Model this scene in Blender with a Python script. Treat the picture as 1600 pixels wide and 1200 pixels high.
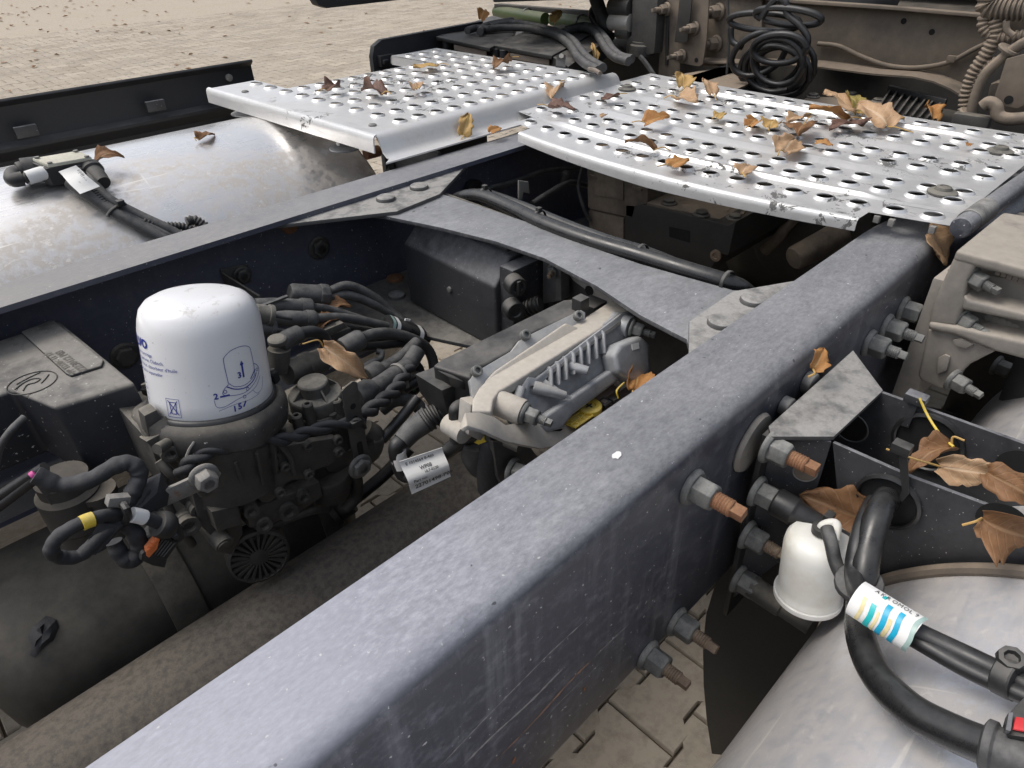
import bpy, bmesh, math, random
from math import radians as R, pi, sin, cos
from mathutils import Vector as V, Matrix, noise
S = bpy.context.scene
for o in list(bpy.data.objects): bpy.data.objects.remove(o)
COL = S.collection
rnd = random.Random(7)

# ------------------------------------------------------------------ camera
CAM_E = (R(55.28460), R(0.990947), R(-44.908937))
CAM_P = V((-0.66459828, -0.65588562, 0.40299058))
CAM_F = 1093.2455                                    # focal length in pixels of the 1600 px wide photograph
cd = bpy.data.cameras.new('camera'); cam = bpy.data.objects.new('camera', cd); COL.objects.link(cam)
cam.location = CAM_P; cam.rotation_euler = CAM_E
cd.sensor_width = 36; cd.lens = CAM_F/1600*36; cd.clip_start = .02; cd.clip_end = 400
S.camera = cam
# ------------------------------------------------------------------ light
w = bpy.data.worlds.new("World"); S.world = w; w.use_nodes = True
nt = w.node_tree; nt.nodes.clear()
sky = nt.nodes.new('ShaderNodeTexSky'); sky.sky_type = 'NISHITA'; sky.sun_disc = False
SUN_EL, SUN_AZ = R(58), R(-42)
sky.sun_elevation = SUN_EL; sky.sun_rotation = SUN_AZ; sky.air_density = 1.0; sky.dust_density = 3.0; sky.ozone_density = 1.0
bg = nt.nodes.new('ShaderNodeBackground')
hs = nt.nodes.new('ShaderNodeHueSaturation'); hs.inputs['Saturation'].default_value = .42; nt.links.new(sky.outputs[0], hs.inputs['Color'])
bg.inputs[1].default_value = .15
ow = nt.nodes.new('ShaderNodeOutputWorld'); nt.links.new(hs.outputs[0], bg.inputs[0]); nt.links.new(bg.outputs[0], ow.inputs[0])
sd = bpy.data.lights.new('sun', 'SUN'); sd.energy = 1.1; sd.angle = R(26); sd.color = (1, .93, .84)
so = bpy.data.objects.new('sun', sd); COL.objects.link(so); so.location = (0, 0, 8)
sdir = V((sin(SUN_AZ)*cos(SUN_EL), cos(SUN_AZ)*cos(SUN_EL), sin(SUN_EL)))
so.rotation_euler = sdir.to_track_quat('Z', 'Y').to_euler()
S.view_settings.view_transform = 'Standard'; S.view_settings.look = 'None'
S.view_settings.gamma = 1; S.view_settings.use_curve_mapping = False; S.view_settings.exposure = 0.46

# ------------------------------------------------------------------ helpers
ROT = cam.rotation_euler.to_matrix()
def P(px, py, **k):
    """point of the place seen at pixel (px,py) of the photograph, on the given plane"""
    a, val = next(iter(k.items())); i = 'xyz'.index(a)
    d = ROT @ V(((px-800)/CAM_F, -(py-600)/CAM_F, -1))
    return CAM_P + d*((val-CAM_P[i])/d[i])
def wloc(o):
    l = V((0, 0, 0))
    while o: l = l + o.location; o = o.parent
    return l
def catmull(pts, sub=6):
    pts = [V(p) for p in pts]
    if len(pts) < 3: return pts
    q = [2*pts[0]-pts[1]] + pts + [2*pts[-1]-pts[-2]]; out = []
    for i in range(1, len(q)-2):
        a, b, c, d = q[i-1:i+3]
        for k in range(sub):
            t = k/sub
            out.append(.5*((2*b)+(c-a)*t+(2*a-5*b+4*c-d)*t*t+(3*b-a-3*c+d)*t**3))
    out.append(pts[-1]); return out
def frame(ax):
    ax = V(ax).normalized()
    u = ax.orthogonal().normalized(); return u, ax.cross(u), ax
class G:
    def __init__(s): s.bm = bmesh.new()
    def vs(s, pts): return [s.bm.verts.new(p) for p in pts]
    def f(s, v):
        try: return s.bm.faces.new(v)
        except ValueError: return None
    def poly(s, pts): s.f(s.vs(pts)); return s
    def prism(s, pts, vec):
        vec = V(vec); a = s.vs(pts); b = s.vs([V(p)+vec for p in pts]); n = len(a)
        s.f(a[::-1]); s.f(b)
        for i in range(n): s.f([a[i], a[(i+1) % n], b[(i+1) % n], b[i]])
        return s
    def box(s, c, d, M=None):
        c = V(c); M = M or Matrix.Identity(3)
        q = [c + M @ V((x*d[0]/2, y*d[1]/2, -d[2]/2)) for x, y in ((-1,-1),(1,-1),(1,1),(-1,1))]
        return s.prism(q, M @ V((0, 0, d[2])))
    def loft(s, rings, cap0=True, cap1=True, closed=True):
        rr = [s.vs(r) for r in rings]; n = len(rr[0])
        for a, b in zip(rr, rr[1:]):
            for i in range(n if closed else n-1): s.f([a[i], a[(i+1) % n], b[(i+1) % n], b[i]])
        if cap0: s.f(rr[0][::-1])
        if cap1: s.f(rr[-1])
        return s
    def cyl(s, p0, p1, r0, r1=None, n=20, c0=True, c1=True):
        p0, p1 = V(p0), V(p1); r1 = r0 if r1 is None else r1; u, v, _ = frame(p1-p0)
        ring = lambda p, r: [p+(u*cos(2*pi*i/n)+v*sin(2*pi*i/n))*r for i in range(n)]
        return s.loft([ring(p0, r0), ring(p1, r1)], c0, c1)
    def lathe(s, prof, o=(0,0,0), ax=(0,0,1), n=40, c0=True, c1=True, mod=None):
        o = V(o); u, v, a = frame(ax)
        rings = []
        for r, h in prof:
            rg = []
            for i in range(n):
                t = 2*pi*i/n; rr = max(r, 1e-4)*(mod(t, r, h) if mod else 1)
                rg.append(o+a*h+(u*cos(t)+v*sin(t))*rr)
            rings.append(rg)
        return s.loft(rings, c0, c1)
    def tube(s, pts, r, n=10, sub=6, raw=False, flat=1, twist=0, caps=True):
        p = [V(q) for q in pts] if raw else catmull(pts, sub)
        L = len(p); T = [(p[min(i+1, L-1)]-p[max(i-1, 0)]).normalized() for i in range(L)]
        u = T[0].orthogonal().normalized(); rings = []
        for i in range(L):
            u = (u - T[i]*u.dot(T[i])).normalized(); v = T[i].cross(u)
            rr = r(i/(L-1)) if callable(r) else r; tw = twist*i/(L-1)
            rings.append([p[i]+(u*cos(2*pi*k/n+tw)+v*sin(2*pi*k/n+tw)*flat)*rr for k in range(n)])
        return s.loft(rings, caps, caps)
    def corr(s, pts, r, pitch=.006, n=12, depth=.22):
        p = catmull(pts, 24); d = [0]
        for a, b in zip(p, p[1:]): d.append(d[-1]+(b-a).length)
        N = max(4, int(d[-1]/(pitch/4))); q = []; j = 0
        for i in range(N+1):
            t = d[-1]*i/N
            while j < len(d)-2 and d[j+1] < t: j += 1
            q.append(p[j].lerp(p[j+1], (t-d[j])/max(1e-9, d[j+1]-d[j])))
        return s.tube(q, lambda t: r*(1-(depth if int(round(t*N)) % 4 in (0, 3) else 0)), n, raw=True)
    def sheet(s, F, us, vs_, thick=None):
        g = [[s.bm.verts.new(F(u, v)) for v in vs_] for u in us]
        for i in range(len(us)-1):
            for j in range(len(vs_)-1): s.f([g[i][j], g[i+1][j], g[i+1][j+1], g[i][j+1]])
        return s
    def mesh(s, name, mat=None, off=V((0,0,0)), bev=0, ang=38, seg=2, merge=0, solid=0):
        bm = s.bm
        if merge: bmesh.ops.remove_doubles(bm, verts=bm.verts, dist=merge)
        bmesh.ops.recalc_face_normals(bm, faces=bm.faces)
        if solid: bmesh.ops.solidify(bm, geom=bm.faces[:], thickness=solid)
        if bev:
            ed = [e for e in bm.edges if len(e.link_faces) == 2 and e.calc_face_angle(0) > R(32)]
            if ed: bmesh.ops.bevel(bm, geom=ed, offset=bev, segments=seg, affect='EDGES', clamp_overlap=True, profile=.6)
        bmesh.ops.translate(bm, verts=bm.verts, vec=-off)
        me = bpy.data.meshes.new(name); bm.to_mesh(me); bm.free()
        if mat: me.materials.append(mat)
        me.polygons.foreach_set('use_smooth', [True]*len(me.polygons)); me.set_sharp_from_angle(angle=R(ang))
        return me
def thing(name, label, cat, loc=(0,0,0), group=None):
    o = bpy.data.objects.new(name, None); COL.objects.link(o); o.location = loc; o.empty_display_size = .02
    o['label'] = label; o['category'] = cat
    if group: o['group'] = group
    return o
def tag(o, label, cat, group=None):
    o['label'] = label; o['category'] = cat
    if group: o['group'] = group
    return o
def part(parent, name, g, mat, label=None, **k):
    me = g.mesh(name, mat, wloc(parent), **k); o = bpy.data.objects.new(name, me); COL.objects.link(o); o.parent = parent
    if label: o['label'] = label
    return o
def solo(name, label, cat, g, mat, group=None, **k):
    c = sum((v.co for v in g.bm.verts), V((0,0,0)))/max(1, len(g.bm.verts)); c.z = min(v.co.z for v in g.bm.verts)
    me = g.mesh(name, mat, c, **k); o = bpy.data.objects.new(name, me); COL.objects.link(o); o.location = c
    return tag(o, label, cat, group)
def struct(name, g, mat, **k):
    me = g.mesh(name, mat, **k); o = bpy.data.objects.new(name, me); COL.objects.link(o); o['kind'] = 'structure'; return o
def put(me, name, parent, p, d, roll=0, sc=1, label=None):
    """one more copy of a shared mesh whose own axis is +Z, standing at p and pointing along d"""
    o = bpy.data.objects.new(name, me); COL.objects.link(o); o.parent = parent
    o.location = V(p)-wloc(parent)
    q = V(d).to_track_quat('Z', 'Y'); o.rotation_mode = 'QUATERNION'
    from mathutils import Quaternion
    o.rotation_quaternion = q @ Quaternion((0, 0, 1), roll); o.scale = (sc,)*3 if not hasattr(sc, '__len__') else sc
    if label: o['label'] = label
    return o

# ------------------------------------------------------------------ materials
class N:
    def __init__(s, name):
        s.m = bpy.data.materials.new(name); s.m.use_nodes = True; s.t = s.m.node_tree; s.b = s.t.nodes['Principled BSDF']
        s.geo = s.t.nodes.new('ShaderNodeNewGeometry'); s.pos = s.geo.outputs['Position']
        sx = s.t.nodes.new('ShaderNodeSeparateXYZ'); s.l(s.geo.outputs['Normal'], sx.inputs[0]); s.nz = sx.outputs[2]
        sp = s.t.nodes.new('ShaderNodeSeparateXYZ'); s.l(s.pos, sp.inputs[0]); s.px, s.py, s.pz = sp.outputs
    def l(s, a, b): s.t.links.new(a, b)
    def put(s, v, sock):
        if hasattr(v, 'links') or hasattr(v, 'is_linked'): s.l(v, sock)
        elif hasattr(v, '__len__'): sock.default_value = tuple(v)+((1,) if len(v) == 3 and len(sock.default_value) == 4 else ())
        else: sock.default_value = v
    def noise(s, scale, detail=5, rough=.6, stretch=None, dist=0, vec=None):
        n = s.t.nodes.new('ShaderNodeTexNoise'); n.inputs['Scale'].default_value = scale; n.inputs['Detail'].default_value = detail
        n.inputs['Roughness'].default_value = rough; n.inputs['Distortion'].default_value = dist
        v = vec or s.pos
        if stretch:
            mp = s.t.nodes.new('ShaderNodeMapping'); mp.inputs['Scale'].default_value = stretch[:3]
            if len(stretch) > 3: mp.inputs['Rotation'].default_value = stretch[3:]
            s.l(v, mp.inputs[0]); v = mp.outputs[0]
        s.l(v, n.inputs['Vector']); return n.outputs['Fac']
    def rng(s, v, a, b, c=0, d=1, smooth=False):
        m = s.t.nodes.new('ShaderNodeMapRange'); m.interpolation_type = 'SMOOTHSTEP' if smooth else 'LINEAR'
        s.put(v, m.inputs[0])
        for i, x in enumerate((a, b, c, d)): s.put(x, m.inputs[i+1])
        return m.outputs[0]
    def math(s, op, a, b=0, clamp=False):
        m = s.t.nodes.new('ShaderNodeMath'); m.operation = op; m.use_clamp = clamp; s.put(a, m.inputs[0]); s.put(b, m.inputs[1]); return m.outputs[0]
    def mix(s, f, a, b):
        m = s.t.nodes.new('ShaderNodeMix'); m.data_type = 'RGBA'; s.put(f, m.inputs[0]); s.put(a, m.inputs[6]); s.put(b, m.inputs[7]); return m.outputs[2]
    def bump(s, h, st=.2, dist=.002):
        b = s.t.nodes.new('ShaderNodeBump'); b.inputs['Strength'].default_value = st; b.inputs['Distance'].default_value = dist
        s.put(h, b.inputs['Height']); s.l(b.outputs[0], s.b.inputs['Normal'])
    def set(s, **k):
        for n, v in k.items(): s.put(v, s.b.inputs[n.replace('_', ' ')])
        return s.m
DUST = (.27, .245, .205); GREYDUST = (.30, .30, .295)
def dirty(name, col, rough=.5, metal=0, dust=DUST, up=.5, allo=.06, ns=22, var=.25, bump=.12, bs=260, spec=.5, speck=.0, rust=0, coat=0):
    n = N(name)
    n1 = n.noise(ns, 7, .68); n2 = n.noise(ns*6, 4, .6); n3 = n.noise(bs*2.2, 3, .6)
    base = n.mix(n2, tuple(c*(1-var) for c in col), tuple(min(1, c*(1+var)) for c in col))
    if rust:
        rm = n.rng(n.noise(ns*1.6, 8, .7, dist=.4), 1-rust-.09, 1-rust+.06)
        base = n.mix(rm, base, n.mix(n2, (.16, .05, .018), (.34, .13, .05)))
    m = n.math('MULTIPLY', n.math('ADD', n.math('MULTIPLY', n.rng(n.nz, .15, .9, 0, 1, True), up), allo), n.rng(n1, .33, .62, .35, 1.35), True)
    c = n.mix(m, base, n.mix(n2, tuple(x*.75 for x in dust), tuple(x*1.2 for x in dust)))
    if speck:
        c = n.mix(n.rng(n.noise(bs*1.3, 2, .5), .72-.06*speck, .75), c, (.45, .44, .42))
    n.set(Base_Color=c, Roughness=n.rng(m, 0, 1, n.math('ADD', n.rng(n1, .3, .7, -.06, .1), rough), .92), Metallic=n.rng(m, 0, .6, metal, 0))
    n.b.inputs['Specular IOR Level'].default_value = spec; n.b.inputs['Coat Weight'].default_value = coat
    n.bump(n.math('ADD', n.math('MULTIPLY', n2, .6), n.math('MULTIPLY', n3, .35)), bump, .0016)
    return n.m
def plain(name, col, rough=.5, metal=0, **k): return dirty(name, col, rough, metal, up=k.pop('up', .12), allo=k.pop('allo', .03), **k)
# ------------------------------------------------------------------ the palette
def rail_mat(name='rail_paint', rear_col=(.42, .43, .485), x0=-.46, x1=-.10, side=1.0, navy=(.014, .016, .026)):
    n = N(name); a = n.noise(11, 6, .6, (.5, 1, 1)); b = n.noise(95, 7, .75, (.6, 1, 1)); c = n.noise(520, 3, .6); st = n.noise(60, 5, .6, (1, 1, .06)); big = n.noise(3.2, 3, .5); f_ = n.noise(300, 4, .7, (.45, 1, 1))
    base = n.mix(b, navy, tuple(x*2 for x in navy))
    upm = n.rng(n.nz, .25, .85, 0, 1, True)
    rear_mask = n.rng(n.math('ADD', n.px, n.math('MULTIPLY', big, .3)), x0, x1, 1, 0, True)      # paler, evener tone put into the colour towards the rear, patchy dirt forward
    blot = n.math('ADD', n.math('ADD', n.math('MULTIPLY', n.rng(b, .38, .62), .34), n.math('MULTIPLY', n.rng(a, .36, .62), .22)), n.math('MULTIPLY', n.rng(f_, .36, .68), .42))
    top = n.math('MAXIMUM', n.math('MULTIPLY', rear_mask, n.math('ADD', n.rng(f_, .25, .75, .62, .86), n.rng(a, .3, .7, -.03, .14))), n.math('ADD', n.math('MULTIPLY', blot, .62), .42))
    streak = n.math('MULTIPLY', n.rng(st, .52, .74), .24*side)
    sd_ = n.math('ADD', n.math('ADD', streak, n.math('MULTIPLY', n.rng(b, .5, .75), .28*side)), .115)
    m = n.math('MAXIMUM', n.math('MULTIPLY', top, upm), sd_, True)
    dust = n.mix(rear_mask, n.mix(a, (.255, .262, .275), (.34, .342, .345)), rear_col)  # dust tones forward, one even tone at the rear
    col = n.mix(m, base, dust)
    scr = n.math('MULTIPLY', n.rng(n.noise(90, 3, .5, (.03, 1, 1.0)), .70, .74), n.rng(n.noise(9, 3, .5), .5, .56))
    col = n.mix(n.math('MULTIPLY', scr, n.rng(n.nz, .1, .5, .8*side, 0)), col, (.30, .29, .28))
    col = n.mix(n.rng(n.noise(210, 2, .5), .715, .745), col, (.50, .50, .50))
    col = n.mix(n.rng(n.noise(75, 2, .5), .735, .75, 0, .8), col, (.05, .05, .055))
    n.set(Base_Color=col, Roughness=n.rng(m, 0, 1, .30, .56)); n.b.inputs['Specular IOR Level'].default_value = .55
    n.bump(n.math('ADD', n.math('MULTIPLY', b, .5), n.math('MULTIPLY', c, .4)), .12, .0012); return n.m
def tank_mat(name, seed, dirt=.62, warm=(1, .98, .955), ro=(.20, .40), met=.85):
    n = N(name); off = (seed, 0, 0)
    mp = n.t.nodes.new('ShaderNodeMapping'); mp.inputs['Location'].default_value = off; n.l(n.pos, mp.inputs[0]); v = mp.outputs[0]
    big = n.noise(5.5, 6, .62, (.45, 1, 1), .6, v); fine = n.noise(60, 6, .7, None, .3, v); brush = n.noise(240, 3, .6, (.08, 1, 1), 0, v)
    scr = n.noise(38, 2, .5, (1, .05, .05, 0, .35, .5), .35, v); scr2 = n.noise(50, 2, .5, (.06, 1, 1, .4, .2, .25), .5, v)
    patch = n.rng(n.math('ADD', n.math('ADD', n.math('MULTIPLY', big, .8), n.math('MULTIPLY', fine, .25)), n.rng(n.math('ABSOLUTE', n.math('SUBTRACT', n.math('ABSOLUTE', n.py), .86)), .05, .26, -.10, .09)), .46, .60)
    patch = n.math('MULTIPLY', patch, n.rng(fine, .40, .56, .25, 1))
    metal = n.mix(fine, tuple(.66*k for k in warm), tuple(.88*k for k in warm))
    col = n.mix(n.math('MULTIPLY', patch, dirt), metal, n.mix(fine, (.27, .225, .175), (.50, .44, .36)))
    s = n.math('MAXIMUM', n.rng(scr, .655, .675), n.rng(scr2, .665, .685))
    spots = n.rng(n.noise(110, 4, .65, (.7, 1, 1), .4, v), .60, .66)
    col = n.mix(n.math('MULTIPLY', n.math('MAXIMUM', s, n.math('MULTIPLY', spots, dirt*1.2)), .8), col, (.86, .83, .78))
    rust = n.rng(n.noise(9, 6, .65, None, .5, v), .725, .75)
    col = n.mix(rust, col, (.30, .12, .06))
    n.set(Base_Color=col, Metallic=n.rng(n.math('MULTIPLY', patch, dirt), 0, .6, met, .35), Roughness=n.math('ADD', n.rng(brush, .1, .9, *ro), n.math('MULTIPLY', patch, dirt*.3)))
    n.bump(n.math('ADD', n.math('MULTIPLY', brush, .3), n.math('MULTIPLY', fine, .5)), .07, .0012); return n.m
def plate_mat():
    n = N('perforated_aluminium'); a = n.noise(7, 6, .65, None, .4); b = n.noise(70, 5, .65); br = n.noise(300, 3, .6, (1, .06, 1)); c = n.noise(24, 7, .75, None, .6)
    base = n.mix(b, (.66, .66, .655), (.80, .80, .79))
    grime = n.math('MULTIPLY', n.rng(a, .46, .68), n.rng(b, .3, .62))
    base = n.mix(n.math('MULTIPLY', grime, .55), base, (.36, .34, .31))
    dk = n.math('MULTIPLY', n.rng(c, .555, .585), n.rng(n.noise(4.1, 3, .5), .50, .56))
    base = n.mix(n.math('MULTIPLY', dk, .9), base, (.07, .07, .065))
    n.set(Base_Color=base, Metallic=n.rng(n.math('MAXIMUM', dk, grime), 0, 1, .62, .1), Roughness=n.math('ADD', n.rng(br, .3, .7, .40, .52), n.math('MULTIPLY', dk, .3)))
    n.bump(n.math('ADD', n.math('MULTIPLY', b, .6), br), .06, .001); return n.m
def paver_mat():
    n = N('concrete_paving'); oi = n.t.nodes.new('ShaderNodeObjectInfo')
    isl = n.geo.outputs['Random Per Island']
    r = n.math('FRACT', n.math('ADD', n.math('ADD', isl, n.math('MULTIPLY', oi.outputs['Random'], .77)), 0))
    a = n.noise(2.1, 5, .6); b = n.noise(38, 6, .7); c = n.noise(420, 3, .6); d = n.noise(9, 6, .65)
    col = n.mix(r, (.33, .285, .225), (.48, .415, .33)); col = n.mix(n.math('MULTIPLY', n.rng(a, .4, .65), .5), col, (.46, .41, .34))
    col = n.mix(n.math('MULTIPLY', n.rng(b, .45, .7), .45), col, (.155, .135, .11)); col = n.mix(n.rng(d, .62, .76, 0, .5), col, (.17, .13, .09))
    n.set(Base_Color=col, Roughness=.88); n.b.inputs['Specular IOR Level'].default_value = .3
    n.bump(n.math('ADD', n.math('MULTIPLY', b, .5), n.math('MULTIPLY', c, .6)), .35, .003); return n.m
def leaf_mat(name, c0, c1, vein):
    n = N(name); tc = n.t.nodes.new('ShaderNodeTexCoord'); uv = tc.outputs['UV']
    sp = n.t.nodes.new('ShaderNodeSeparateXYZ'); n.l(uv, sp.inputs[0]); u, v_ = sp.outputs[0], sp.outputs[1]
    a = n.noise(55, 6, .65); b = n.noise(190, 4, .6)
    au = n.math('ABSOLUTE', u)
    rib = n.rng(n.math('ABSOLUTE', n.math('SUBTRACT', n.math('FRACT', n.math('ADD', n.math('MULTIPLY', v_, 6.5), n.math('MULTIPLY', au, -3.2))), .5)), 0, .10, 1, 0)
    mid = n.rng(au, .02, .055, 1, 0)
    vm = n.math('MAXIMUM', n.math('MULTIPLY', rib, .55), mid)
    col = n.mix(n.rng(a, .34, .66), c0, c1); col = n.mix(n.math('MULTIPLY', vm, .65), col, vein)
    col = n.mix(n.rng(b, .66, .72, 0, .7), col, tuple(x*.35 for x in c0)); col = n.mix(n.rng(a, .63, .72, 0, .6), col, tuple(x*.5 for x in c0))
    n.set(Base_Color=col, Roughness=.62); n.b.inputs['Specular IOR Level'].default_value = .35
    n.bump(n.math('SUBTRACT', n.math('MULTIPLY', a, .5), n.math('MULTIPLY', vm, .6)), .5, .0016); return n.m
M = {}
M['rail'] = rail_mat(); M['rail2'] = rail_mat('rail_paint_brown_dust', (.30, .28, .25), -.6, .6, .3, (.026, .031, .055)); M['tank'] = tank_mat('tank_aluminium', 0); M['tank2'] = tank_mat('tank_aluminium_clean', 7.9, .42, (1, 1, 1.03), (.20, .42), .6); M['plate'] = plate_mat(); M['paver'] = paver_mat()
M['railin'] = dirty('rail_inner_paint', (.012, .015, .027), .42, up=.55, allo=.05, ns=9, var=.3, bump=.1)
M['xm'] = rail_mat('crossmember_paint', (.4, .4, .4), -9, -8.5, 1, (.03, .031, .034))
M['gus'] = dirty('gusset_paint', (.05, .05, .052), .55, dust=(.31, .302, .285), up=.80, allo=.12, ns=40, bump=.14)
M['gusl'] = dirty('low_gusset_paint', (.04, .042, .045), .55, dust=(.20, .19, .17), up=.7, allo=.1, ns=30, bump=.14)
M['blk'] = dirty('black_plastic', (.011, .012, .013), .42, dust=(.20, .19, .175), up=.40, allo=.06, ns=24, bump=.10, bs=420)
M['blkspk'] = dirty('speckled_black_plastic', (.011, .013, .019), .45, dust=(.235, .222, .20), up=1.1, allo=.03, ns=14, bump=.14, bs=190, speck=.55)
M['mod'] = dirty('smooth_black_plastic', (.026, .027, .030), .40, dust=(.19, .19, .20), up=.85, allo=.08, ns=40, bump=.06, speck=.15)
M['rub'] = dirty('dusty_rubber', (.018, .0185, .02), .48, dust=(.20, .197, .19), up=.32, allo=.17, ns=60, bump=.16, bs=500)
M['rubc'] = dirty('clean_rubber', (.011, .011, .012), .33, dust=(.18, .18, .18), up=.14, allo=.03, ns=30, bump=.08, bs=300)
M['pipe'] = dirty('shiny_black_hose', (.010, .010, .011), .24, dust=(.2, .2, .19), up=.12, allo=.02, ns=50, bump=.05)
M['tape'] = dirty('cloth_tape', (.016, .0165, .019), .72, dust=(.14, .14, .145), up=.30, allo=.06, ns=30, bump=.6, bs=120)
M['cast'] = dirty('dusty_casting', (.03, .03, .031), .52, dust=(.20, .182, .15), up=.6, allo=.16, ns=22, bump=.3, bs=160)
M['ring'] = dirty('dark_dusty_collar', (.022, .022, .024), .5, dust=(.165, .15, .125), up=.5, allo=.12, ns=26, bump=.35, bs=150, speck=.2)
M['castd'] = dirty('dark_casting', (.024, .024, .026), .48, dust=(.20, .185, .155), up=.5, allo=.19, ns=26, bump=.3, bs=160)
M['valve'] = dirty('grey_valve_plastic', (.04, .039, .037), .6, dust=(.20, .19, .165), up=.7, allo=.25, ns=34, bump=.12)
M['iron'] = dirty('beige_iron_casting', (.15, .142, .13), .6, dust=(.34, .305, .26), up=.9, allo=.42, ns=11, var=.22, bump=.35, bs=130)
M['gear'] = dirty('grimy_gearbox', (.04, .036, .031), .7, dust=(.26, .21, .16), up=.85, allo=.50, ns=14, bump=.4, bs=110)
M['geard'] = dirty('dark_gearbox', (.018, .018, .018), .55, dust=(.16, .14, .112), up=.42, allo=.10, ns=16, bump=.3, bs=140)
M['beam'] = dirty('brown_beam_paint', (.045, .04, .035), .6, dust=(.205, .165, .125), up=.7, allo=.55, ns=6, bump=.2)
M['alu'] = dirty('cast_aluminium', (.42, .43, .44), .42, .75, dust=(.34, .325, .30), up=.45, allo=.12, ns=24, bump=.16, bs=320)
M['alub'] = dirty('blue_grey_cast_aluminium', (.36, .37, .385), .42, .6, dust=(.30, .30, .295), up=.4, allo=.10, ns=24, bump=.12, bs=320)
M['bar'] = dirty('beige_bracket_casting', (.40, .385, .36), .5, .3, dust=(.47, .43, .37), up=.8, allo=.25, ns=18, bump=.25, bs=210)
M['zinc'] = dirty('zinc_steel', (.20, .20, .195), .5, .55, dust=(.30, .28, .25), up=.3, allo=.30, ns=60, bump=.3, bs=260, rust=.12)
M['zincr'] = dirty('rust_spotted_zinc_strip', (.25, .245, .23), .5, .5, dust=(.33, .31, .27), up=.35, allo=.25, ns=55, bump=.3, rust=.36)
M['nut'] = dirty('grey_nut', (.10, .103, .10), .5, .45, dust=(.26, .26, .245), up=.5, allo=.25, ns=90, bump=.3, bs=260)
M['rust'] = dirty('rusty_steel', (.20, .09, .045), .8, 0, dust=(.34, .20, .11), up=.3, allo=.15, ns=60, var=.45, bump=.5, bs=220)
M['rust2'] = dirty('brown_stud', (.16, .11, .075), .7, .2, dust=(.33, .26, .19), up=.4, allo=.2, ns=60, var=.35, bump=.4, bs=220)
M['white'] = dirty('white_paint', (.78, .78, .78), .30, dust=(.62, .60, .56), up=.30, allo=.02, ns=30, var=.02, bump=.05, spec=.5, coat=.2)
M['blue'] = plain('blue_print', (.018, .035, .28), .4, up=0, allo=0, bump=0)
M['label'] = dirty('white_label', (.78, .78, .76), .55, dust=(.55, .54, .5), up=.1, allo=.05, ns=40, var=.03, bump=.05)
M['ink'] = plain('black_print', (.05, .05, .055), .6, up=0, allo=0, bump=0)
M['yellow'] = dirty('yellow_plastic', (.72, .52, .04), .45, dust=(.5, .45, .3), up=.3, allo=.05, ns=60, var=.12)
M['orange'] = dirty('orange_plastic', (.80, .20, .05), .5, dust=(.5, .35, .25), up=.2, allo=.05, ns=60)
M['red'] = plain('red_plastic', (.62, .02, .03), .4)
M['cyan'] = plain('cyan_print', (.01, .36, .56), .35, up=0, allo=0); M['teal'] = plain('teal_print', (.02, .45, .47), .35, up=0, allo=0)
M['cream'] = plain('cream_print', (.72, .62, .33), .4, up=0, allo=0); M['mint'] = plain('pale_green_print', (.33, .45, .42), .35, up=0, allo=0)
M['green'] = dirty('dark_green_paint', (.035, .06, .014), .4, dust=(.16, .16, .1), up=.4, allo=.1, ns=20)
M['ivory'] = dirty('ivory_plastic', (.62, .61, .50), .5, dust=(.5, .46, .38), up=.35, allo=.06, ns=40)
M['pink'] = plain('pink_plastic', (.6, .06, .3), .5)
n = N('white_canister_paint'); dm = n.math('MULTIPLY', n.rng(n.noise(46, 6, .7), .58, .66), n.rng(n.nz, .3, .9)); fs = n.rng(n.noise(170, 3, .6), .70, .74)
cw = n.mix(n.math('MULTIPLY', dm, .55), n.mix(n.noise(12, 4), (.74, .745, .76), (.80, .80, .80)), (.42, .38, .32)); cw = n.mix(n.math('MULTIPLY', fs, .5), cw, (.3, .29, .27))
n.set(Base_Color=cw, Roughness=n.rng(n.noise(30, 5), .3, .7, .26, .42)); n.b.inputs['Coat Weight'].default_value = .25; M['white'] = n.m
n = N('translucent_white_plastic'); n.set(Base_Color=n.mix(n.rng(n.noise(30, 5), .45, .7), (.80, .80, .76), (.70, .68, .61)), Roughness=.48, Subsurface_Weight=.6)
n.b.inputs['Subsurface Radius'].default_value = (.02, .02, .018); n.b.inputs['Subsurface Scale'].default_value = .5; M['reservoir'] = n.m
M['skirt'] = dirty('black_fairing_plastic', (.008, .009, .012), .5, dust=(.10, .10, .10), up=.5, allo=.06, ns=12, bump=.12)
M['hole'] = plain('dark_recess', (.006, .006, .006), .9, up=0, allo=0, bump=0)
LM = [leaf_mat('brown_leaf', (.15, .075, .032), (.24, .125, .06), (.32, .20, .11)), leaf_mat('tan_leaf', (.36, .225, .125), (.47, .315, .19), (.55, .42, .29)),
      leaf_mat('orange_leaf', (.33, .145, .045), (.43, .22, .075), (.45, .29, .13)), leaf_mat('yellow_leaf', (.45, .30, .10), (.42, .26, .11), (.55, .42, .2)),
      leaf_mat('purple_brown_leaf', (.10, .055, .042), (.17, .095, .07), (.27, .18, .13)), leaf_mat('olive_leaf', (.17, .145, .04), (.32, .24, .07), (.40, .31, .13))]
M['stalk'] = plain('leaf_stalk', (.50, .31, .09), .6)

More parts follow.
